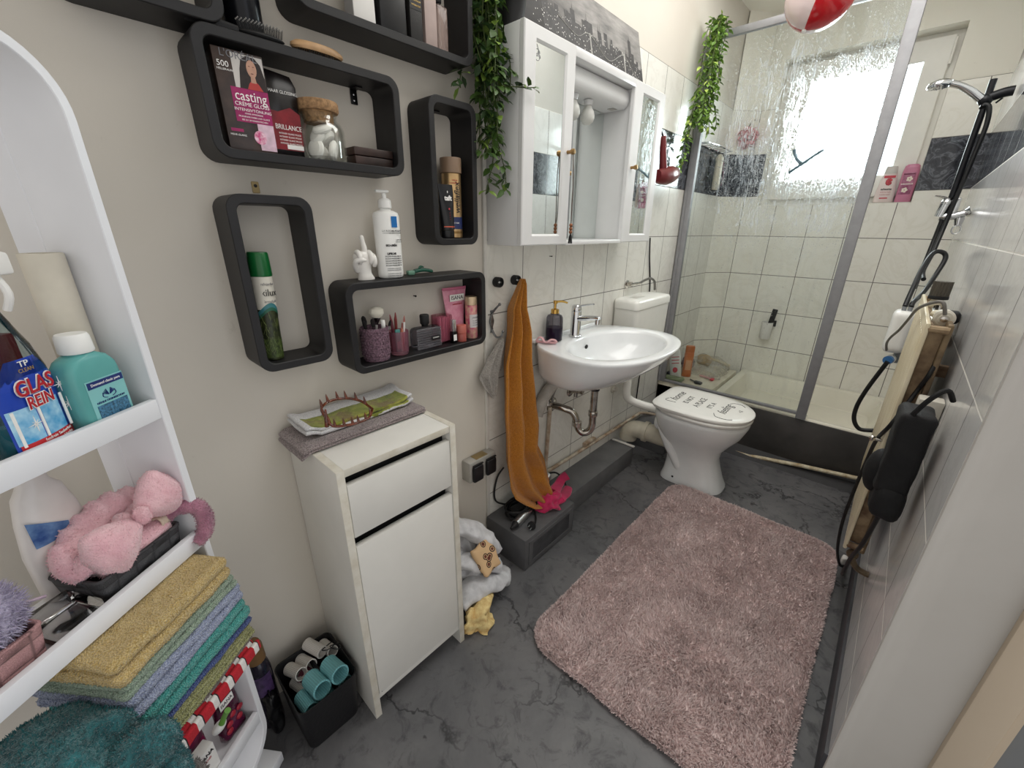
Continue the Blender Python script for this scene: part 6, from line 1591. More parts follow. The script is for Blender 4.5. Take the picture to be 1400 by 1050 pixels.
# dark teal plush towel spilling over the front
DT = plush('dark teal plush', '#2b757a', '#18494f')
t = uthing('plush_towel', 'dark teal fluffy towel bundled left of the rack stack', 'towel', -.322, .0, S3+.002)
def bundle(p):
    d = Vector((p.x, p.y, p.z))
    k = noise.noise(d*14+Vector((3, 1, 2)))*.020+noise.noise(d*30)*.007
    fold = -.020*math.exp(-((p.x-.062+.3*(p.z-.12))/.018)**2) if p.y < -.02 else 0
    return Vector((p.x+k*.5, p.y-k*.7-fold*1.2, p.z+k*.3*(p.z > .03)))
m = M().soft(0, -.020, .100, .160, .170, .195, .05, 34, .0, 20, 0, bundle, nz=30); outward(m); o = m.build('bundle', DT, t, smooth=80)
f = M(); fur(f, m, 22000, .0065, .0009, 21, .8); o2 = f.build('pile', DT, o, smooth=0); o2['kind'] = 'stuff'
def drape(p):
    k = noise.noise(p*16+Vector((7, 1, 3)))*.012+noise.noise(p*34)*.005
    cr = .024*math.exp(-((p.z-.112+.55*(p.x-.045))/.013)**2)*max(0, min(1, (p.x+.03)/.05)) if p.y < -.10 else 0
    return Vector((p.x+k, p.y-k*1.2+cr, p.z+k*.6))
m = M().soft(-.018, -.104, .084, .205, .070, .176, .034, 36, .0, 20, 0, drape, nz=30); outward(m); o = m.build('fold', DT, t, smooth=80); f = M(); fur(f, m, 20000, .0065, .0009, 22, .8); o2 = f.build('pile', DT, o, smooth=0); o2['kind'] = 'stuff'
t = uthing('folded_towel', 'light blue towel at the left end of the third rack shelf', 'towel', -.462, .01, S3+.002, 0, 'folded towels stacked on the third rack shelf')
m = M().soft(0, 0, .045, .100, .15, .086, .03, 20, .004, 22, 3.); m.build('fold', terry('light blue terry', '#5d93c2', '#3f6f9d'), t, smooth=80); m = M().soft(0, 0, .108, .096, .145, .036, .016, 20, .004, 22, 6.); m.build('fold', terry('light blue terry', '#5d93c2', '#3f6f9d'), t, smooth=80)

# --- bottom shelf
t = uthing('cosmetic_box', 'white carton with pink oval print on the bottom rack shelf', 'carton', -.182, .040, S4, 12)
M().box(-.024, .024, -.020, .020, .001, .172, .001).build('carton', WHTM, t)
m = M().prism([(.017*cos(2*pi*k/24), .118+.034*sin(2*pi*k/24)) for k in range(24)], -.0206, -.0202); m.build('oval_print', mat('pink oval print', '#c98196', .4, var=.4, vscale=60), t)
m = M().tube([(.020*cos(2*pi*k/24), -.0206, .118+.038*sin(2*pi*k/24)) for k in range(24)], .0007, 4, 0, True); m.build('oval_line', mat('printed dark line', '#6b3038', .5), t)
text('lettering', 'ISANA', .0125, INK, t, front(.0, -.0206, .062), bold=.0003); text('small_lettering', 'BODY BUTTER', .0048, INKRED, t, front(0, -.0206, .050))
t = uthing('cosmetic_box', 'white carton lettered in black in front of the pink oval one', 'carton', -.130, .026, S4, -4)
M().box(-.020, .020, -.012, .012, .001, .092, .001).build('carton', WHTM, t); text('lettering', 'ISANA', .0115, INK, t, front(.0, -.0126, .078), bold=.0003); text('small_lettering', 'HAND', .006, INKRED, t, front(.0, -.0126, .066))
t = uthing('cosmetic_jar', 'magenta jar with pale band on the bottom rack shelf', 'jar', -.118, .082, S4, 0)
m = M().lathe([(.001, .001), (.034, .001), (.037, .006), (.037, .066), (.033, .076), (.001, .078)], 28); m.build('jar', mat('magenta translucent plastic', '#8f2254', .25, trans=.2), t, smooth=45); arc_patch(.037, -1.3, 1.3, .026, .048).build('label_band', mat('pale pink label', '#c9a5ae', .4, var=.2, vscale=60), t)
m = M().lathe([(.001, .0785), (.035, .0785), (.0365, .081), (.0365, .100), (.001, .101)], 28); m.build('lid', mat('dark magenta lid', '#6e1840', .35), t)
t = uthing('cosmetic_bag', 'dark magenta film bag with white panel at the right end of the bottom shelf', 'bag', -.046, .040, S4+.001, -4, None, (radians(-5), radians(3)))
m = M(); m.soft(0, 0, .076, .056, .026, .148, .011, 18, .004, 34, 4., nz=26); m.build('film', mat('dark magenta film', '#58193b', .2, coat=.4, var=.3, vscale=30, bump=(28, .5, .01)), t, smooth=80)
M().box(-.022, .012, -.0168, -.0158, .095, .114, .0003).build('name_panel', INKW, t); text('lettering', 'ISANA', .0115, INK, t, front(-.005, -.0172, .1045), sx=.9)
m = M()
for k, (x, z) in enumerate(((-.012, .045), (.012, .038), (.0, .060), (.018, .058), (-.016, .030))): m.ball((x, -.0145, z), .008, .004, .007, 10, 6)
m.build('berry_print', mat('red berry print', '#a92338', .35, var=.2), t)
t = uthing('massage_brush', 'white headed brush with green handle lying before the magenta bag', 'brush', -.088, .016, S4+.098, 0, None, (radians(35), 0))
m = M().ball((0, 0, .0), .015, .010, .018, 16, 10); m.build('head', WHT, t); m = M().tube([(.0, .0, .016), (.004, .004, .035), (.006, .006, .055)], [.006, .005, .006], 10, 4); m.build('handle', mat('lime green plastic', '#6aa53f', .35), t)
t = uthing('washing_mitt', 'grey fluffy mitt at the front left of the bottom shelf', 'mitt', -.190, -.012, S4+.050)
GM = plush('grey plush', '#8b8782', '#5c5854'); m = M().soft(0, 0, .05, .060, .040, .090, .018, 14, .004, 30); outward(m); o = m.build('mitt', GM, t, smooth=80); f = M(); fur(f, m, 2500, .008, .0008, 33, .8); o2 = f.build('pile', GM, o, smooth=0); o2['kind'] = 'stuff'
# ------------------------------------------------------------------ bath rug
RUG = mat('mauve pile', '#ead8d6', .95, var=.07, vscale=7, sheen=.2, col2='#d6c3c1')
t = wthing('bath_rug', 'large mauve shaggy bath rug with rounded corners on the grey floor', 'rug', (.78, 1.37, 0))
rx0, rx1, ry0, ry1 = .418, 1.138, .765, 1.985
def rug_out(k):
    o = rrect(rx1-rx0-2*k, ry1-ry0-2*k, .085-k*.5, 10, (rx0+rx1)/2, (ry0+ry1)/2)
    P = []
    for i in range(len(o)):
        a, b = Vector(o[i]), Vector(o[(i+1) % len(o)]); n = max(1, int((b-a).length/.03))
        for j in range(n):
            p = a+(b-a)*j/n; q = noise.noise(Vector((p.x*6, p.y*6, 1.)))*.006
            P.append((p.x+q, p.y-q))
    return P
m = M(); A, B = rug_out(0), rug_out(.006)
while len(B) < len(A): B.append(B[-1])
B = B[:len(A)]
m.loft([[(p[0], p[1], .0008) for p in A], [(p[0], p[1], .007) for p in A], [(p[0], p[1], .010) for p in B]]); m.build('backing', RUG, t, smooth=0)
rr = random.Random(17); m = M()
def inside(x, y, r=.085):
    dx = max(rx0+r-x, x-(rx1-r), 0); dy = max(ry0+r-y, y-(ry1-r), 0); return dx*dx+dy*dy < r*r
N_ = 60000; k = 0
vs, fs = [], []
while k < N_:
    x, y = rr.uniform(rx0, rx1), rr.uniform(ry0, ry1)
    if not inside(x, y): continue
    k += 1
    q = noise.noise_vector(Vector((x*7, y*7, 0))); q2 = noise.noise_vector(Vector((x*26, y*26, 4)))
    lean = Vector((q.x*.4+q2.x*.35+rr.uniform(-.35, .35), q.y*.4+q2.y*.35+rr.uniform(-.35, .35), .75+.2*q.z))
    l = .019*rr.uniform(.85, 1.15)*(1-.2*q2.z)
    d = lean.normalized(); s_ = d.cross(Vector((rr.uniform(-1, 1), rr.uniform(-1, 1), .3))).normalized()*.0021
    p = Vector((x, y, .007)); o = len(vs)
    tip = p+d*l; tip.z = max(tip.z-.002, .010)
    vs += [p-s_, p+s_, p+d*l*.55+s_*.95+Vector((0, 0, .002)), tip+s_*.35, tip-s_*.35, p+d*l*.55-s_*.95+Vector((0, 0, .002))]
    fs.append([o, o+1, o+2, o+3, o+4, o+5])
P_out = rug_out(0.002)
for k in range(15000):
    i = rr.randrange(len(P_out)); a, b = Vector(P_out[i]), Vector(P_out[(i+1) % len(P_out)]); q_ = a+(b-a)*rr.random(); out = Vector((b.y-a.y, a.x-b.x, 0)).normalized()
    p = Vector((q_.x, q_.y, rr.uniform(.002, .009)))-out*.004
    d = (out*rr.uniform(.25, .9)+Vector((rr.uniform(-.5, .5), rr.uniform(-.5, .5), rr.uniform(.25, .9)))).normalized(); l = .016*rr.uniform(.7, 1.15); s_ = d.cross(Vector((rr.uniform(-1, 1), rr.uniform(-1, 1), .3))).normalized()*.0021
    o = len(vs); tip = p+d*l; tip.z = max(tip.z, .003)
    vs += [p-s_, p+s_, p+d*l*.55+s_*.95, tip+s_*.35, tip-s_*.35, p+d*l*.55-s_*.95]; fs.append([o, o+1, o+2, o+3, o+4, o+5])
m.add(vs, fs); o = m.build('pile', RUG, t, smooth=80); o['kind'] = 'stuff'

# ------------------------------------------------------------------ radiator on the right wall
CRM = mat('old cream radiator enamel', '#e0d6bd', .35, var=.08, vscale=6, col2='#cdbf9f')
t = wthing('radiator', 'tall cream panel radiator on the right wall seen edge on', 'radiator', (1.14, 1.79, .30))
ra, rb, rz0, rz1 = 1.45, 2.15, .365, 1.075
m = M().box(1.118, 1.128, ra, rb, rz0, rz1, .004)
for k in range(16):
    y = ra+.04+k*(rb-ra-.08)/15; m.box(1.1165, 1.121, y-.010, y+.010, rz0+.03, rz1-.03, .002)
m.build('front_panel', CRM, t)
m = M().box(1.158, 1.170, ra+.006, rb, rz0, rz1, .004); m.build('back_panel', mat('shade toned radiator metal', '#7d6a50', .6, var=.5, vscale=16, col2='#3f3024'), t)  # dark brown carries the shadow behind the radiator front in its colour
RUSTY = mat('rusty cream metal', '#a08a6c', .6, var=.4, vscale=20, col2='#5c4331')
for z in (rz0+.015, rz1-.015):
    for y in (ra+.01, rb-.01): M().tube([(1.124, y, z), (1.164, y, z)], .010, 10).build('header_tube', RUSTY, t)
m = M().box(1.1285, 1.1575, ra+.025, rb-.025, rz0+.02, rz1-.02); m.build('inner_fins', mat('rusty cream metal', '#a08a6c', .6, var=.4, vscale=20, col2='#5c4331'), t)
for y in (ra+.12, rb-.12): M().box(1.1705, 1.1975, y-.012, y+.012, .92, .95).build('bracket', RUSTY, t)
m = M().tube([(1.145, ra+.03, rz0-.005), (1.148, ra+.01, rz0-.03), (1.165, ra+.01, rz0-.055), (1.185, ra+.01, rz0-.062), (1.197, ra+.01, rz0-.062)], .009, 10, 4); m.ball((1.146, ra+.02, rz0-.02), .016, seg=12, rings=8); m.build('return_pipe', mat('dark stained pipe', '#7a6850', .5, var=.4, vscale=30), t)
# valve
t = wthing('radiator_valve', 'thermostat valve with dark ribbed knob at the top of the radiator', 'valve', (1.155, 1.55, 1.09))
m = M(); kc = Vector((1.142, 1.80, 1.112))
for z0, z1, r_ in ((1.108, 1.150, .0225),):
    R = []
    for z in (z0, z1):
        R.append([(kc.x+r_*(1 if k % 2 else .90)*cos(2*pi*k/36), kc.y+r_*(1 if k % 2 else .90)*sin(2*pi*k/36), z) for k in range(36)])
    m.loft(R)
m.build('ribbed_knob', mat('dark taupe plastic', '#4d483f', .45), t, smooth=20)
m = M().cyl(.0235, 1.098, 1.1075, 20, (kc.x, kc.y), .001); m.build('collar', mat('black rubber', '#151517', .6), t)
m = M().cyl(.013, 1.074, 1.098, 16, (kc.x, kc.y)).ball((kc.x, kc.y, 1.083), .018, seg=14, rings=10); m.build('valve_body', mat('cream valve enamel', '#ded4bd', .35), t)
m = M().tube([(1.138, 1.63, 1.045), (1.142, 1.70, 1.055), (1.145, 1.77, 1.075)], .010, 10, 4); m.build('union', OLDCH, t)
VR = Vector((1.152, 1.545, 1.078))
m = M(); R = [[(VR.x+r_*cos(2*pi*j/24), VR.y-d_, VR.z+r_*sin(2*pi*j/24)) for j in range(24)] for d_, r_ in ((-.03, .020), (0, .022), (.010, .022), (.014, .017), (.014, .012), (.018, .011), (.019, .001))]
m.loft(R); m.build('white_dial', mat('off white dial', '#d8d2c4', .3), t, smooth=35)
m = M(); R = [[(VR.x+r_*cos(2*pi*j/24), VR.y-.0195-d_, VR.z+r_*sin(2*pi*j/24)) for j in range(24)] for d_, r_ in ((0, .008), (.002, .0075), (.003, .004), (.003, .001))]; m.loft(R); m.build('dial_centre', OLDCH, t)
m = M().tube([(1.152, 1.60, 1.078), (1.150, 1.66, 1.07), (1.146, 1.72, 1.062)], .014, 12, 4); m.build('dial_neck', mat('cream valve enamel', '#ded4bd', .35), t)
# cables and plug on that wall
t = wthing('plug', 'black angled mains plug on the right wall beside the radiator valve', 'plug', (1.18, 1.72, 1.05))
m = M().soft(1.181, 1.72, 1.060, .030, .050, .034, .010, 10); m.build('body', BKP, t); m = M().tube([(1.178, 1.70, 1.050), (1.172, 1.672, 1.02), (1.170, 1.66, .985)], [.009, .007, .005], 10, 4); m.build('strain_relief', BKP, t)
m = M().tube([(1.170, 1.66, .985), (1.165, 1.50, .985), (1.158, 1.45, .95), (1.150, 1.47, .90), (1.135, 1.44, .85), (1.120, 1.42, .80), (1.108, 1.50, .72), (1.106, 1.56, .62), (1.104, 1.60, .50), (1.104, 1.62, .36), (1.118, 1.66, .22), (1.145, 1.78, .08), (1.165, 1.89, .006)], .0050, 8, 6)
wsingle(m, 'power_cable', BKP, 'black power cable running down in front of the radiator to the floor', 'cable', (1.12, 1.6, .006), 60)
m = M().tube([(1.150, 1.520, 1.09), (1.138, 1.52, 1.12), (1.118, 1.55, 1.112), (1.102, 1.70, 1.075), (1.096, 1.86, 1.02), (1.085, 1.96, .965), (1.072, 2.08, .915), (1.068, 2.16, .875), (1.075, 2.215, .838)], .0042, 8, 6)
wsingle(m, 'grey_cable', mat('grey cable sheath', '#77746f', .5), 'thin grey cable looping from the radiator dial to the white water box', 'cable', (1.1, 1.8, .84), 60)
t = wthing('wall_box', 'small white plastic box on the right wall behind the radiator cables', 'junction box', (1.175, 1.36, .84))
m = M().box(1.150, 1.197, 1.365, 1.41, .80, .905, .004); m.build('box', mat('old white plastic', '#d2cdc2', .4), t); M().box(1.1485, 1.1505, 1.37, 1.405, .835, .842).build('lid_seam', INKG, t)
# black organiser hanging on the wall
BAGM = mat('black nylon', '#131316', .75, var=.2, vscale=30, bump=(220, .4))
t = wthing('hanging_bag', 'black fabric bag hanging on the right wall in front of the radiator', 'bag', (1.15, 1.2, .56))
def taper(p): return p
m = M().soft(1.147, 1.235, .815, .062, .110, .205, .014, 14, .004, 26, 1., nz=18); m.build('upper_pouch', BAGM, t, smooth=70)
m = M().soft(1.150, 1.225, .690, .058, .110, .090, .022, 14, .005, 26, 2.); m.build('lower_pouch', BAGM, t, smooth=70)
m = M().ball((1.118, 1.262, .735), .026, .036, .058, 18, 12); m.build('bulging_cable_bundle', BAGM, t, smooth=70)
m = M().tube([(1.135, 1.19, .915), (1.150, 1.175, .96), (1.170, 1.18, .985), (1.186, 1.20, .96)], .005, 8, 5); m.build('hanging_strap', BAGM, t)
m = M().tube([(1.150, 1.225, .66), (1.146, 1.30, .50), (1.142, 1.42, .36), (1.148, 1.56, .20), (1.160, 1.76, .07), (1.172, 1.90, .006)], .0052, 8, 6)
wsingle(m, 'power_cable', BKP, 'black cable from the hanging bag down to the floor corner', 'cable', (1.15, 1.5, .006), 60)
m = M().soft(1.160, 1.905, .022, .018, .030, .040, .007, 8, .004, 60)
wsingle(m, 'plaster_lump', mat('white filler', '#d8d5d0', .9), 'small white lump of filler where the black cables meet the floor', 'filler', (1.16, 1.9, .001), 70)
t = wthing('pipe_clip', 'small metal pipe clip fixed on the face of the radiator edge', 'clip', (1.11, 1.5, .74)); m = M().tube([(1.117, 1.47, .735), (1.098, 1.47, .735)], .005, 8); m.ball((1.097, 1.47, .735), .0085, seg=10, rings=8); m.build('stud', OLDCH, t)

# ------------------------------------------------------------------ water box beyond the radiator
t = wthing('water_heater_box', 'white rounded box with black hoses mounted beyond the radiator', 'water box', (1.09, 2.26, .79))
m = M().soft(1.092, 2.26, .912, .068, .105, .168, .022, 16, 0, 1, 0, nz=16); m.build('housing', WHT, t, smooth=50)
m = M().box(1.126, 1.197, 2.245, 2.275, .88, .93, .003); m.build('wall_arm', WHT, t)
m = M().cyl(.011, .785, .829, 14, (1.112, 2.255)).cyl(.007, .995, 1.012, 12, (1.085, 2.25)); m.cyl(.007, .995, 1.012, 12, (1.103, 2.25)); m.build('hose_nipple', mat('grey plastic', '#8d9093', .4), t)
m = M().tube([(1.093, 2.22, .800), (1.088, 2.205, .800)], .0165, 18); m.build('blue_end', mat('blue cap', '#3f76b0', .35), t); m = M().tube([(1.098, 2.252, .800), (1.0935, 2.221, .800)], .0175, 18); m.build('white_sleeve', WHT, t)
HOSE = mat('black rubber hose', '#17181a', .4, var=.08)
m = M().tube([(1.085, 2.25, 1.012), (1.090, 2.30, 1.07), (1.100, 2.40, 1.15), (1.118, 2.48, 1.205), (1.142, 2.50, 1.212), (1.160, 2.50, 1.19), (1.150, 2.47, 1.13), (1.128, 2.38, 1.06), (1.106, 2.28, 1.03), (1.103, 2.25, 1.012)], .0085, 10, 6)
wsingle(m, 'hose', HOSE, 'black hose looped above the white water box', 'hose', (1.12, 2.4, 1.02), 60)
m = M().tube([(1.090, 2.20, .795), (1.076, 2.215, .74), (1.055, 2.235, .65), (1.043, 2.25, .57), (1.047, 2.25, .51), (1.070, 2.25, .472), (1.100, 2.25, .470), (1.150, 2.25, .49), (1.197, 2.25, .53)], .0085, 10, 6)
wsingle(m, 'hose', HOSE, 'black hose drooping in a wide loop below the blue valve', 'hose', (1.06, 2.25, .47), 60)

# ------------------------------------------------------------------ shower riser
t = wthing('shower_riser', 'black riser rail with chrome hand shower and mixer on the right shower wall', 'shower', (1.12, 2.75, 1.33))
SBLK = mat('satin black tube', '#1c1d21', .3, .3)
m = M().tube([(1.1225, 2.75, 1.862), (1.1225, 2.75, 1.43)], .0115, 16); m.build('rail', SBLK, t)
m = M().tube([(1.124, 2.75, 1.798), (1.166, 2.75, 1.810), (1.192, 2.75, 1.812)], .0175, 16, 3); m.ball((1.120, 2.75, 1.792), .024, .022, .022, 16, 10); m.tube([(1.122, 2.75, 1.785), (1.120, 2.735, 1.762)], .012, 10); m.build('slider', SBLK, t, smooth=60)
m = M().tube([(1.152, 2.74, 1.775), (1.166, 2.73, 1.788)], .0035, 8); m.build('slider_lever', SBLK, t)
m = M().tube([(1.104, 2.745, 1.797), (1.07, 2.735, 1.825), (1.03, 2.72, 1.850), (.998, 2.712, 1.862)], [.015, .014, .012, .013], 14, 4); m.build('hand_shower_handle', CHROME, t, smooth=60)
m = M(); HC = Vector((.965, 2.705, 1.864)); R = []
for z, r_ in ((-.014, .001), (-.014, .034), (-.010, .038), (-.002, .039), (.008, .034), (.014, .022), (.015, .001)): R.append([(HC.x+r_*cos(2*pi*j/28), HC.y+r_*.95*sin(2*pi*j/28), HC.z+z+.08*r_*cos(2*pi*j/28)) for j in range(28)])
m.loft(R); m.build('hand_shower_head', CHROME, t, smooth=40)
m = M()
for k in range(18):
    a = 2*pi*k/18; q = .026 if k % 2 else .016; m.ball((HC.x+q*cos(a), HC.y+q*sin(a), HC.z-.0145), .0022, seg=6, rings=4)
m.build('spray_nozzles', mat('grey plastic', '#8d9093', .4), t)['kind'] = 'stuff'
m = M().tube([(1.12, 2.738, 1.775), (1.138, 2.735, 1.76), (1.148, 2.735, 1.70), (1.146, 2.735, 1.62), (1.141, 2.735, 1.52), (1.136, 2.735, 1.42), (1.130, 2.72, 1.30), (1.122, 2.66, 1.20), (1.110, 2.58, 1.13), (1.118, 2.50, 1.10)], .0085, 10, 5); m.build('shower_hose', HOSE, t, smooth=60)
m = M().tube([(1.120, 2.75, 1.43), (1.118, 2.75, 1.34), (1.115, 2.74, 1.25), (1.110, 2.70, 1.15), (1.100, 2.62, 1.05)], .0095, 10, 5); m.build('feed_hose', HOSE, t, smooth=60)
m = M().tube([(1.105, 2.75, 1.352), (1.150, 2.75, 1.355), (1.180, 2.75, 1.365), (1.196, 2.75, 1.372)], [.017, .017, .015, .024], 16, 4); m.tube([(1.105, 2.75, 1.352), (1.112, 2.748, 1.405)], [.019, .020], 16, 3); m.ball((1.113, 2.748, 1.408), .021, seg=14, rings=10); m.build('mixer_body', CHROME, t, smooth=60)
m = M().tube([(1.112, 2.748, 1.424), (1.090, 2.742, 1.433), (1.068, 2.738, 1.438)], [.012, .009, .006], 12, 4, flat=.45); m.build('mixer_lever', CHROME, t, smooth=60)
m = M().box(1.128, 1.156, 2.735, 2.765, 1.352, 1.428, .006); m.build('diverter', CHROME, t)
m = M().tube([(1.170, 2.75, 1.345), (1.172, 2.745, 1.315)], [.018, .012], 14); m.tube([(1.172+.014*cos(a), 2.74, 1.298+.018*sin(a)) for a in [2*pi*k/14 for k in range(14)]], .003, 8, 0, True); m.build('ring_bracket', CHROME, t, smooth=60)

# ------------------------------------------------------------------ window sill bottles
def flatbottle(name, label, x, y, z, rot, prof, mtl, cat='shampoo', tilt=0):
    t = thing(name, label, cat, (x, y, z), radians(rot), None, (0, radians(tilt)))
    m = M().loft([ovalring(.001, .001, prof[0][2])]+[ovalring(*p) for p in prof]+[ovalring(.001, .001, prof[-1][2])]); m.build('bottle', mtl, t, smooth=60); return t
t = flatbottle('shampoo_bottle', 'white and pink shampoo bottle with red rose print on the window sill', .858, 3.385, wz0+.005, 4, [(.042, .020, .0), (.046, .023, .005), (.044, .023, .05), (.038, .022, .10), (.030, .020, .15)], mat('white pink plastic', '#f3e3e0', .3), tilt=0)
m = M().loft([ovalring(.030, .020, .1505), ovalring(.027, .019, .178), ovalring(.024, .018, .188), ovalring(.001, .001, .189)]); m.build('cap', mat('pearl grey cap', '#d9d4cf', .3), t)
m = M()
for k in range(9):
    a = 2*pi*k/9; q = .0095 if k else 0; m.ball((.003+q*cos(a), -.0235, .108+q*sin(a)*1.3), .0062, .0012, .0074, 8, 6)
m.build('rose_print', mat('rose red print', '#d8505c', .4, var=.25, vscale=120), t)
m = M(); m.grid(10, 2, lambda u, v: (-.024+.05*u, -.0228-.0004, .128+.012*v)); m.build('pink_band', mat('red pink print', '#d34a58', .4), t)
text('lettering', 'schauma', .0145, INK, t, front(.0, -.0242, .070), sx=.95, bold=.0003)
for k in range(2): text('small_lettering', 'ROSENÖL PFLEGE', .0058, INKRED, t, front(.0, -.0242, .054-.013*k))
M().box(-.020, .016, -.0240, -.0232, .020, .026).build('red_tab', mat('red pink print', '#d34a58', .4), t)
t = flatbottle('shower_gel_bottle', 'pink shower gel bottle with flower label right of the rose shampoo', .944, 3.390, wz0+.005, -2, [(.034, .020, .0), (.036, .022, .004), (.036, .022, .16), (.033, .021, .172)], mat('rose pink plastic', '#d58aa8', .3), 'shower gel')
m = M().loft([ovalring(.033, .021, .1725), ovalring(.031, .020, .186), ovalring(.022, .016, .193), ovalring(.001, .001, .1935)]); m.build('cap', mat('rose pink plastic', '#d58aa8', .3), t)
M().box(-.026, .024, -.0232, -.0224, .040, .150, .0003).build('flower_label', mat('flower label print', '#8c3f62', .4, var=.5, vscale=34, col2='#c88aa5'), t)
m = M()
for cx_, cz_ in ((-.004, .062), (.004, .118)):
    for k in range(5): a = 2*pi*k/5; m.ball((cx_+.008*cos(a), -.0238, cz_+.008*sin(a)), .006, .0008, .006, 8, 5)
m.build('white_flower_print', mat('cream bloom print', '#efe3d6', .5), t)
M().box(-.026, .024, -.0240, -.0233, .090, .096).build('white_band', INKW, t); M().box(-.026, .022, -.0240, -.0233, .140, .146).build('dark_band', mat('dark magenta lid', '#6e1840', .35), t)
text('small_lettering', 'BLÜTENZAUBER', .0060, INKRED, t, front(-.001, -.0242, .093))

# ------------------------------------------------------------------ in the shower
t = wthing('bath_puff', 'pink mesh bath puff hanging on the shower back wall', 'bath puff', (.09, 3.27, 1.84))
m = M(); rr = random.Random(4)
for k in range(60):
    d = Vector((rr.gauss(0, 1), rr.gauss(0, 1), rr.gauss(0, 1))).normalized(); c = Vector((.09, 3.27, 1.845))
    s_ = d.cross(Vector((rr.gauss(0, 1), rr.gauss(0, 1), rr.gauss(0, 1)))).normalized(); 
    m.tube([c+d*.015, c+d*.045+s_*.015, c+d*.062+s_*.002, c+d*.050-s_*.018], [.004, .010, .012, .003], 6, 4, flat=.3)
m.build('mesh', mat('pink mesh', '#e58f96', .6, var=.3, vscale=60, sheen=.4), t, smooth=70); m = M().tube([(.09, 3.27, 1.90), (.092, 3.30, 1.94), (.094, 3.325, 1.955)], .0025, 6, 4); m.ball((.095, 3.318, 1.95), .016, .012, .016, 12, 8); m.build('cord_knob', mat('dark grey plastic', '#4c4f52', .4), t)
t = wthing('shower_shelf', 'wire corner shelf on the marble band inside the shower', 'shower shelf', (.07, 2.85, 1.73))
m = M(); m.tube([(.012, 2.66, 1.745), (.07, 2.67, 1.745), (.085, 2.85, 1.745), (.075, 3.06, 1.745), (.012, 3.07, 1.745)], .004, 8); m.tube([(.012, 2.66, 1.745), (.012, 3.07, 1.745)], .004, 8)
for k in range(6): m.tube([(.012, 2.70+.06*k, 1.745), (.082, 2.70+.06*k, 1.745)], .002, 6)
m.build('wire_frame', CHROME, t)
t = wthing('shower_bottle', 'pale slim bottle hanging upside down under the wire shower shelf', 'bottle', (.05, 2.98, 1.53)); m = M().loft([[(.042+p[0], 2.98+p[1], z) for p in [(r_*cos(2*pi*j/20), r_*1.5*sin(2*pi*j/20)) for j in range(20)]] for r_, z in ((.001, 1.525), (.020, 1.525), (.022, 1.54), (.022, 1.70), (.012, 1.72), (.001, 1.725))]); m.build('bottle', mat('beige plastic', '#cfc7b4', .35), t); m = M().tube([(.063, 2.99, 1.68), (.066, 3.02, 1.60), (.064, 3.01, 1.55)], .004, 6, 4); m.build('cord', mat('plum cord', '#7d5568', .6), t)
# cup holder with brush
t = wthing('toothbrush_cup', 'white cup with black brush fixed on the tiled shower back wall', 'cup', (.445, 3.30, .57))
CU = Vector((.442, 3.296, 0))
m = M().lathe([(.001, .572), (.030, .572), (.034, .578), (.036, .690), (.034, .690), (.032, .580), (.001, .578)], 26, (CU.x, CU.y, 0)); m.build('cup', WHTM, t)
m = M().box(CU.x+.020, CU.x+.046, 3.318, 3.3345, .66, .70, .002); m.build('wall_clip', BKP, t)
t = wthing('black_brush', 'black flat brush standing in the white cup on the shower wall', 'brush', (.452, 3.296, .60))
m = M().box(.438, .470, 3.288, 3.298, .60, .784, .004); T_ = Matrix.Translation((.452, 3.293, .60)) @ Matrix.Rotation(radians(6), 4, 'Y') @ Matrix.Translation((-.454, -3.293, -.60)); m.v = [T_ @ v for v in m.v]; m.build('handle', BKP, t); m = M().tube([(.470, 3.293, .70), (.478, 3.293, .68)], .003, 6); m.build('hook', BKP, t)
# squeegee on the window side of the pane
t = wthing('squeegee', 'window squeegee stuck on the inner side of the shower glass', 'squeegee', (.56, 2.62, 1.56))
m = M().tube([(.505, 2.622, 1.558), (.628, 2.622, 1.648)], .0065, 10); m.build('blade_rail', mat('blue grey plastic', '#4f6c78', .4), t); m = M().tube([(.545, 2.624, 1.598), (.520, 2.628, 1.625), (.506, 2.63, 1.66)], [.008, .007, .009], 10, 4); m.build('handle', mat('blue grey plastic', '#4f6c78', .4), t)
# bottles and bag on the ledge
ZL = .337
t = flatbottle('shower_gel_bottle', 'white bottle with red stripes leaning on the shower ledge behind the glass', .070, 2.735, ZL, 30, [(.034, .018, .0), (.036, .020, .004), (.036, .020, .15), (.030, .018, .185), (.020, .014, .215)], mat('white gloss plastic', '#efefec', .3), 'shower gel', -8)
for k in range(3): M().box(-.026, .022, -.0206, -.0198, .145-.022*k, .150-.022*k).build('red_stripe', mat('red pink print', '#d34a58', .4), t)
m = M().ball((-.004, -.0198, .055), .016, .001, .02, 12, 8); m.build('red_emblem', mat('red pink print', '#d34a58', .4), t)
t = flatbottle('shampoo_bottle', 'orange shampoo bottle standing beside the white striped one on the ledge', .118, 2.800, ZL, 30, [(.028, .018, .0), (.030, .020, .004), (.028, .019, .10), (.030, .020, .15), (.028, .018, .175)], mat('orange plastic', '#d98a58', .3, col2='#c4693a', var=.2), 'shampoo')
m = M().loft([ovalring(.029, .019, .1755), ovalring(.029, .019, .21), ovalring(.026, .017, .216), ovalring(.001, .001, .2165)]); m.build('cap', mat('orange cap', '#c9743f', .35), t); m = M().box(-.018, .018, -.0208, -.0196, .05, .12); m.build('label_plate', mat('pale orange label', '#e5b08a', .4), t)
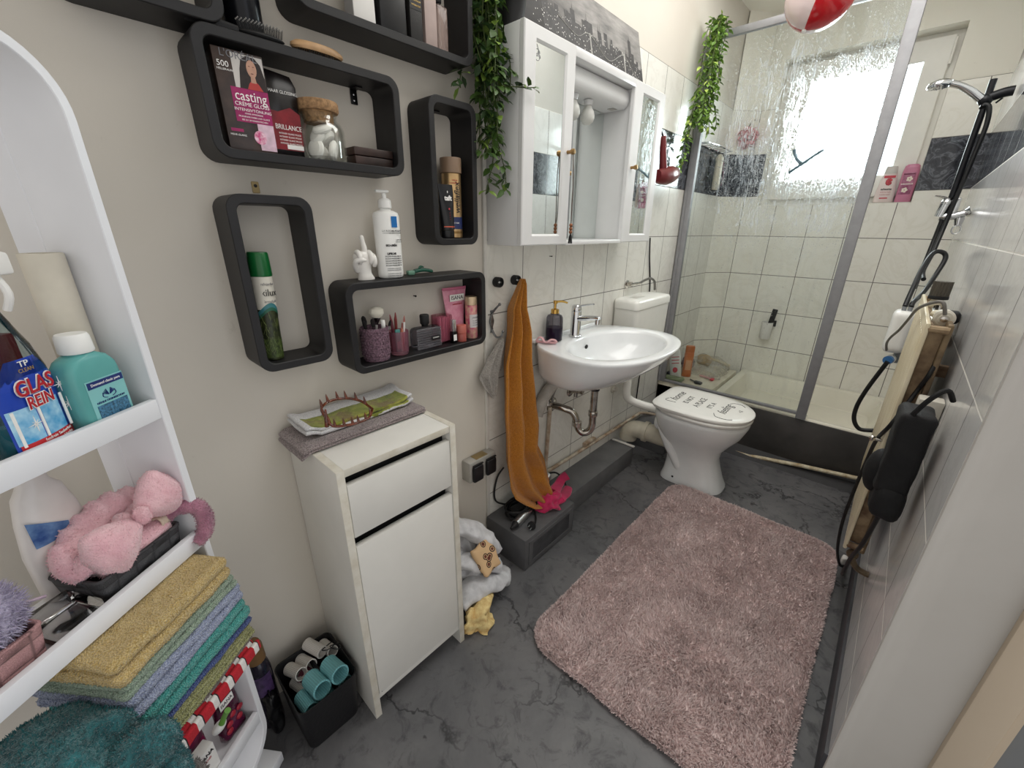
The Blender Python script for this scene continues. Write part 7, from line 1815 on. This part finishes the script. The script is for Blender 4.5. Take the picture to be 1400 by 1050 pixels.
def clear_film():
    m = bpy.data.materials.new('clear crinkled film'); t_ = NT(m); t_.n.remove(t_.b); o = t_.obj()
    n = t_.noise(30, 4, .7, o, .6); nb = t_.bump(n.outputs[0], 1., .02)
    tr = t_.add('ShaderNodeBsdfTransparent'); g = t_.add('ShaderNodeBsdfGlossy'); g.inputs['Roughness'].default_value = .12; t_.link(nb, g.inputs['Normal']); d = t_.add('ShaderNodeBsdfTranslucent'); d.inputs[0].default_value = (.9, .88, .82, 1)
    a = t_.add('ShaderNodeMixShader'); a.inputs[0].default_value = .35; t_.link(g.outputs[0], a.inputs[1]); t_.link(d.outputs[0], a.inputs[2])
    b_ = t_.add('ShaderNodeMixShader'); t_.link(t_.ramp(n.outputs[0], [(.42, .10), (.62, .6)]), b_.inputs[0]); t_.link(tr.outputs[0], b_.inputs[1]); t_.link(a.outputs[0], b_.inputs[2]); t_.link(b_.outputs[0], t_.out.inputs[0]); return m
m = M(); m.soft(.19, 3.00, ZL+.045, .24, .30, .085, .035, 30, .016, 14, 5., lambda p: Vector((p.x, p.y, max(ZL+.001, p.z-.35*max(0, p.x-.20)*(p.z > ZL+.03)))))
wsingle(m, 'plastic_bag', clear_film(), 'crumpled clear plastic bag lying on the shower ledge', 'plastic bag', (.19, 3.0, ZL), 80)
t = wthing('bath_sponge', 'yellow beige sponge on a handle lying on the shower ledge by the back wall', 'sponge', (.15, 3.16, ZL)); m = M().soft(.13, 3.11, ZL+.050, .10, .075, .075, .032, 14, .006, 30); m.build('sponge', mat('beige sponge', '#cdb084', .95, var=.2, vscale=60, bump=(120, .8, .005)), t, smooth=80); m = M().tube([(.16, 3.12, ZL+.06), (.22, 3.15, ZL+.05), (.29, 3.165, ZL+.022)], [.012, .010, .015], 10, 5); m.build('handle', mat('cream plastic', '#d6c9a8', .4), t)
t = wthing('razor', 'pink handled razor lying on the shower ledge', 'razor', (.24, 2.86, ZL)); m = M().tube([(.19, 2.86, ZL+.007), (.24, 2.845, ZL+.009), (.275, 2.835, ZL+.008)], [.005, .007, .006], 10, 4); m.build('handle', mat('pale pink plastic', '#e3b3b8', .25), t); m = M().box(.270, .292, 2.815, 2.852, ZL+.001, ZL+.014, .004); m.build('blade_head', mat('red pink print', '#d34a58', .4), t)
t = wthing('scrub_brush', 'small dark brush lying at the front of the shower ledge', 'brush', (.23, 2.70, ZL)); m = M().soft(.235, 2.70, ZL+.009, .050, .026, .016, .007, 10, .003, 60); m.build('head', mat('dark grey plastic', '#4c4f52', .4), t); m = M().tube([(.215, 2.705, ZL+.008), (.185, 2.725, ZL+.007), (.17, 2.74, ZL+.006)], .004, 8, 3); m.build('handle', mat('dark grey plastic', '#4c4f52', .4), t)
t = wthing('green_cloth', 'pale green cloth lying flat at the left front of the shower ledge', 'cloth', (.07, 2.66, ZL)); m = M().soft(.085, 2.66, ZL+.012, .13, .07, .020, .009, 20, .005, 30, 4.); m.build('fabric', terry('pale green terry', '#a9b58c', '#7f8b66'), t, smooth=80)
t = wthing('dark_bottle', 'small dark bottle lying at the left end of the shower ledge', 'bottle', (.03, 2.69, ZL)); m = M().tube([(.022, 2.70, ZL+.017), (.030, 2.78, ZL+.017)], .015, 14); m.build('body', mat('navy satin', '#2c3442', .35), t); m = M().tube([(.0218, 2.698, ZL+.017), (.0205, 2.678, ZL+.017)], .010, 12); m.build('cap', BKP, t)
t = wthing('purple_mesh_bag', 'dark purple mesh sponge at the back left of the shower ledge', 'sponge', (.075, 3.0, ZL)); m = M().ball((.068, 2.95, ZL+.05), .045, .05, .048, 18, 12, fn=lambda p: p+noise.noise_vector(p*40)*.008); m.build('mesh', mat('purple mesh', '#5d4a5c', .8, var=.5, vscale=80, col2='#b9a9a4'), t, smooth=80); m = M().tube([(.07, 2.95, ZL+.095), (.075, 2.955, ZL+.125), (.068, 2.965, ZL+.10)], .003, 6, 4); m.build('loop', BKP, t)

# ------------------------------------------------------------------ beach ball balloon
def ball_mat():
    m = bpy.data.materials.new('red and white vinyl'); t_ = NT(m); b = t_.b; o = t_.obj(); sx = t_.add('ShaderNodeSeparateXYZ'); t_.link(o, sx.inputs[0])
    a = t_.math('ARCTAN2', sx.outputs[1], sx.outputs[0]); f = t_.math('FRACT', t_.math('ADD', t_.math('MULTIPLY', a, 2/(2*pi)), 10.43)); k = t_.math('LESS_THAN', f, .5)
    t_.link(t_.mix(k, lin('#e6d3d2'), lin('#b81a22')), b.inputs['Base Color']); b.inputs['Roughness'].default_value = .12; b.inputs['Coat Weight'].default_value = .4; b.inputs['Transmission Weight'].default_value = .1; return m
t = thing('beach_ball', 'red and white inflatable ball hanging from the ceiling before the shower screen', 'ball', (.525, 2.40, 2.190), radians(0), None, (radians(-10), radians(14)))
m = M().ball((0, 0, 0), .128, seg=40, rings=24); m.build('vinyl', ball_mat(), t, smooth=80)
m = M().cyl(.008, -.134, -.1275, 14); m.build('valve', mat('white gloss plastic', '#efefec', .3), t)
m = M().tube([(0, 0, .127), (-.04, .035, .22), (-.075, .055, .318)], .001, 5); m.build('string', INKW, t)
# ------------------------------------------------------------------ light and camera
w = bpy.data.worlds.new('sky'); S.world = w; w.use_nodes = True
nt = w.node_tree; bg = nt.nodes['Background']
tc = nt.nodes.new('ShaderNodeTexCoord'); sx = nt.nodes.new('ShaderNodeSeparateXYZ'); nt.links.new(tc.outputs['Generated'], sx.inputs[0])
rp = nt.nodes.new('ShaderNodeValToRGB'); mr = nt.nodes.new('ShaderNodeMath'); mr.operation = 'MULTIPLY_ADD'; mr.inputs[1].default_value = .5; mr.inputs[2].default_value = .5
nt.links.new(sx.outputs[1], mr.inputs[0]); nt.links.new(mr.outputs[0], rp.inputs[0])
e = rp.color_ramp.elements; e[0].position = .45; e[0].color = (.80, .775, .74, 1); e[1].position = .8; e[1].color = (1.9, 2.0, 2.2, 1)
nt.links.new(rp.outputs[0], bg.inputs[0]); bg.inputs[1].default_value = 1.0

def area(name, loc, rot, sx_, sy_, power, col=(1, 1, 1)):
    l = bpy.data.lights.new(name, 'AREA'); l.shape = 'RECTANGLE'; l.size = sx_; l.size_y = sy_; l.energy = power; l.color = col
    o = bpy.data.objects.new(name, l); COL.objects.link(o); o.location = loc; o.rotation_euler = rot
    return o
area('window_daylight', (.60, 3.62, 1.90), (radians(90+8), 0, radians(180)), .60, .62, 18, (.93, .97, 1))
area('ceiling_fill', (.66, 1.65, 2.47), (0, 0, 0), 1.0, 1.7, 19, (1, .985, .955))  # unseen fill light added under the ceiling to brighten the room

cam = bpy.data.cameras.new('camera'); co = bpy.data.objects.new('camera', cam); COL.objects.link(co)
cam.sensor_fit = 'HORIZONTAL'; cam.sensor_width = 36; cam.lens = 561.05/1400*36; cam.clip_start = .01; cam.clip_end = 60
Rm = Matrix(((0.735982, -0.247296, 0.630218), (0.676936, 0.255898, -0.690126), (0.009394, 0.934538, 0.35574)))
Mx = Rm.to_4x4(); Mx.translation = (1.04, 0, 1.288); co.matrix_world = Mx
S.camera = co
S.view_settings.view_transform = 'Standard'; S.view_settings.look = 'None'; S.view_settings.exposure = 0.08; S.view_settings.gamma = 1
S.view_settings.use_curve_mapping = False
S.cycles.use_denoising = True
S.cycles.max_bounces = 10; S.cycles.transparent_max_bounces = 16; S.cycles.diffuse_bounces = 5
S.cycles.sample_clamp_indirect = 6
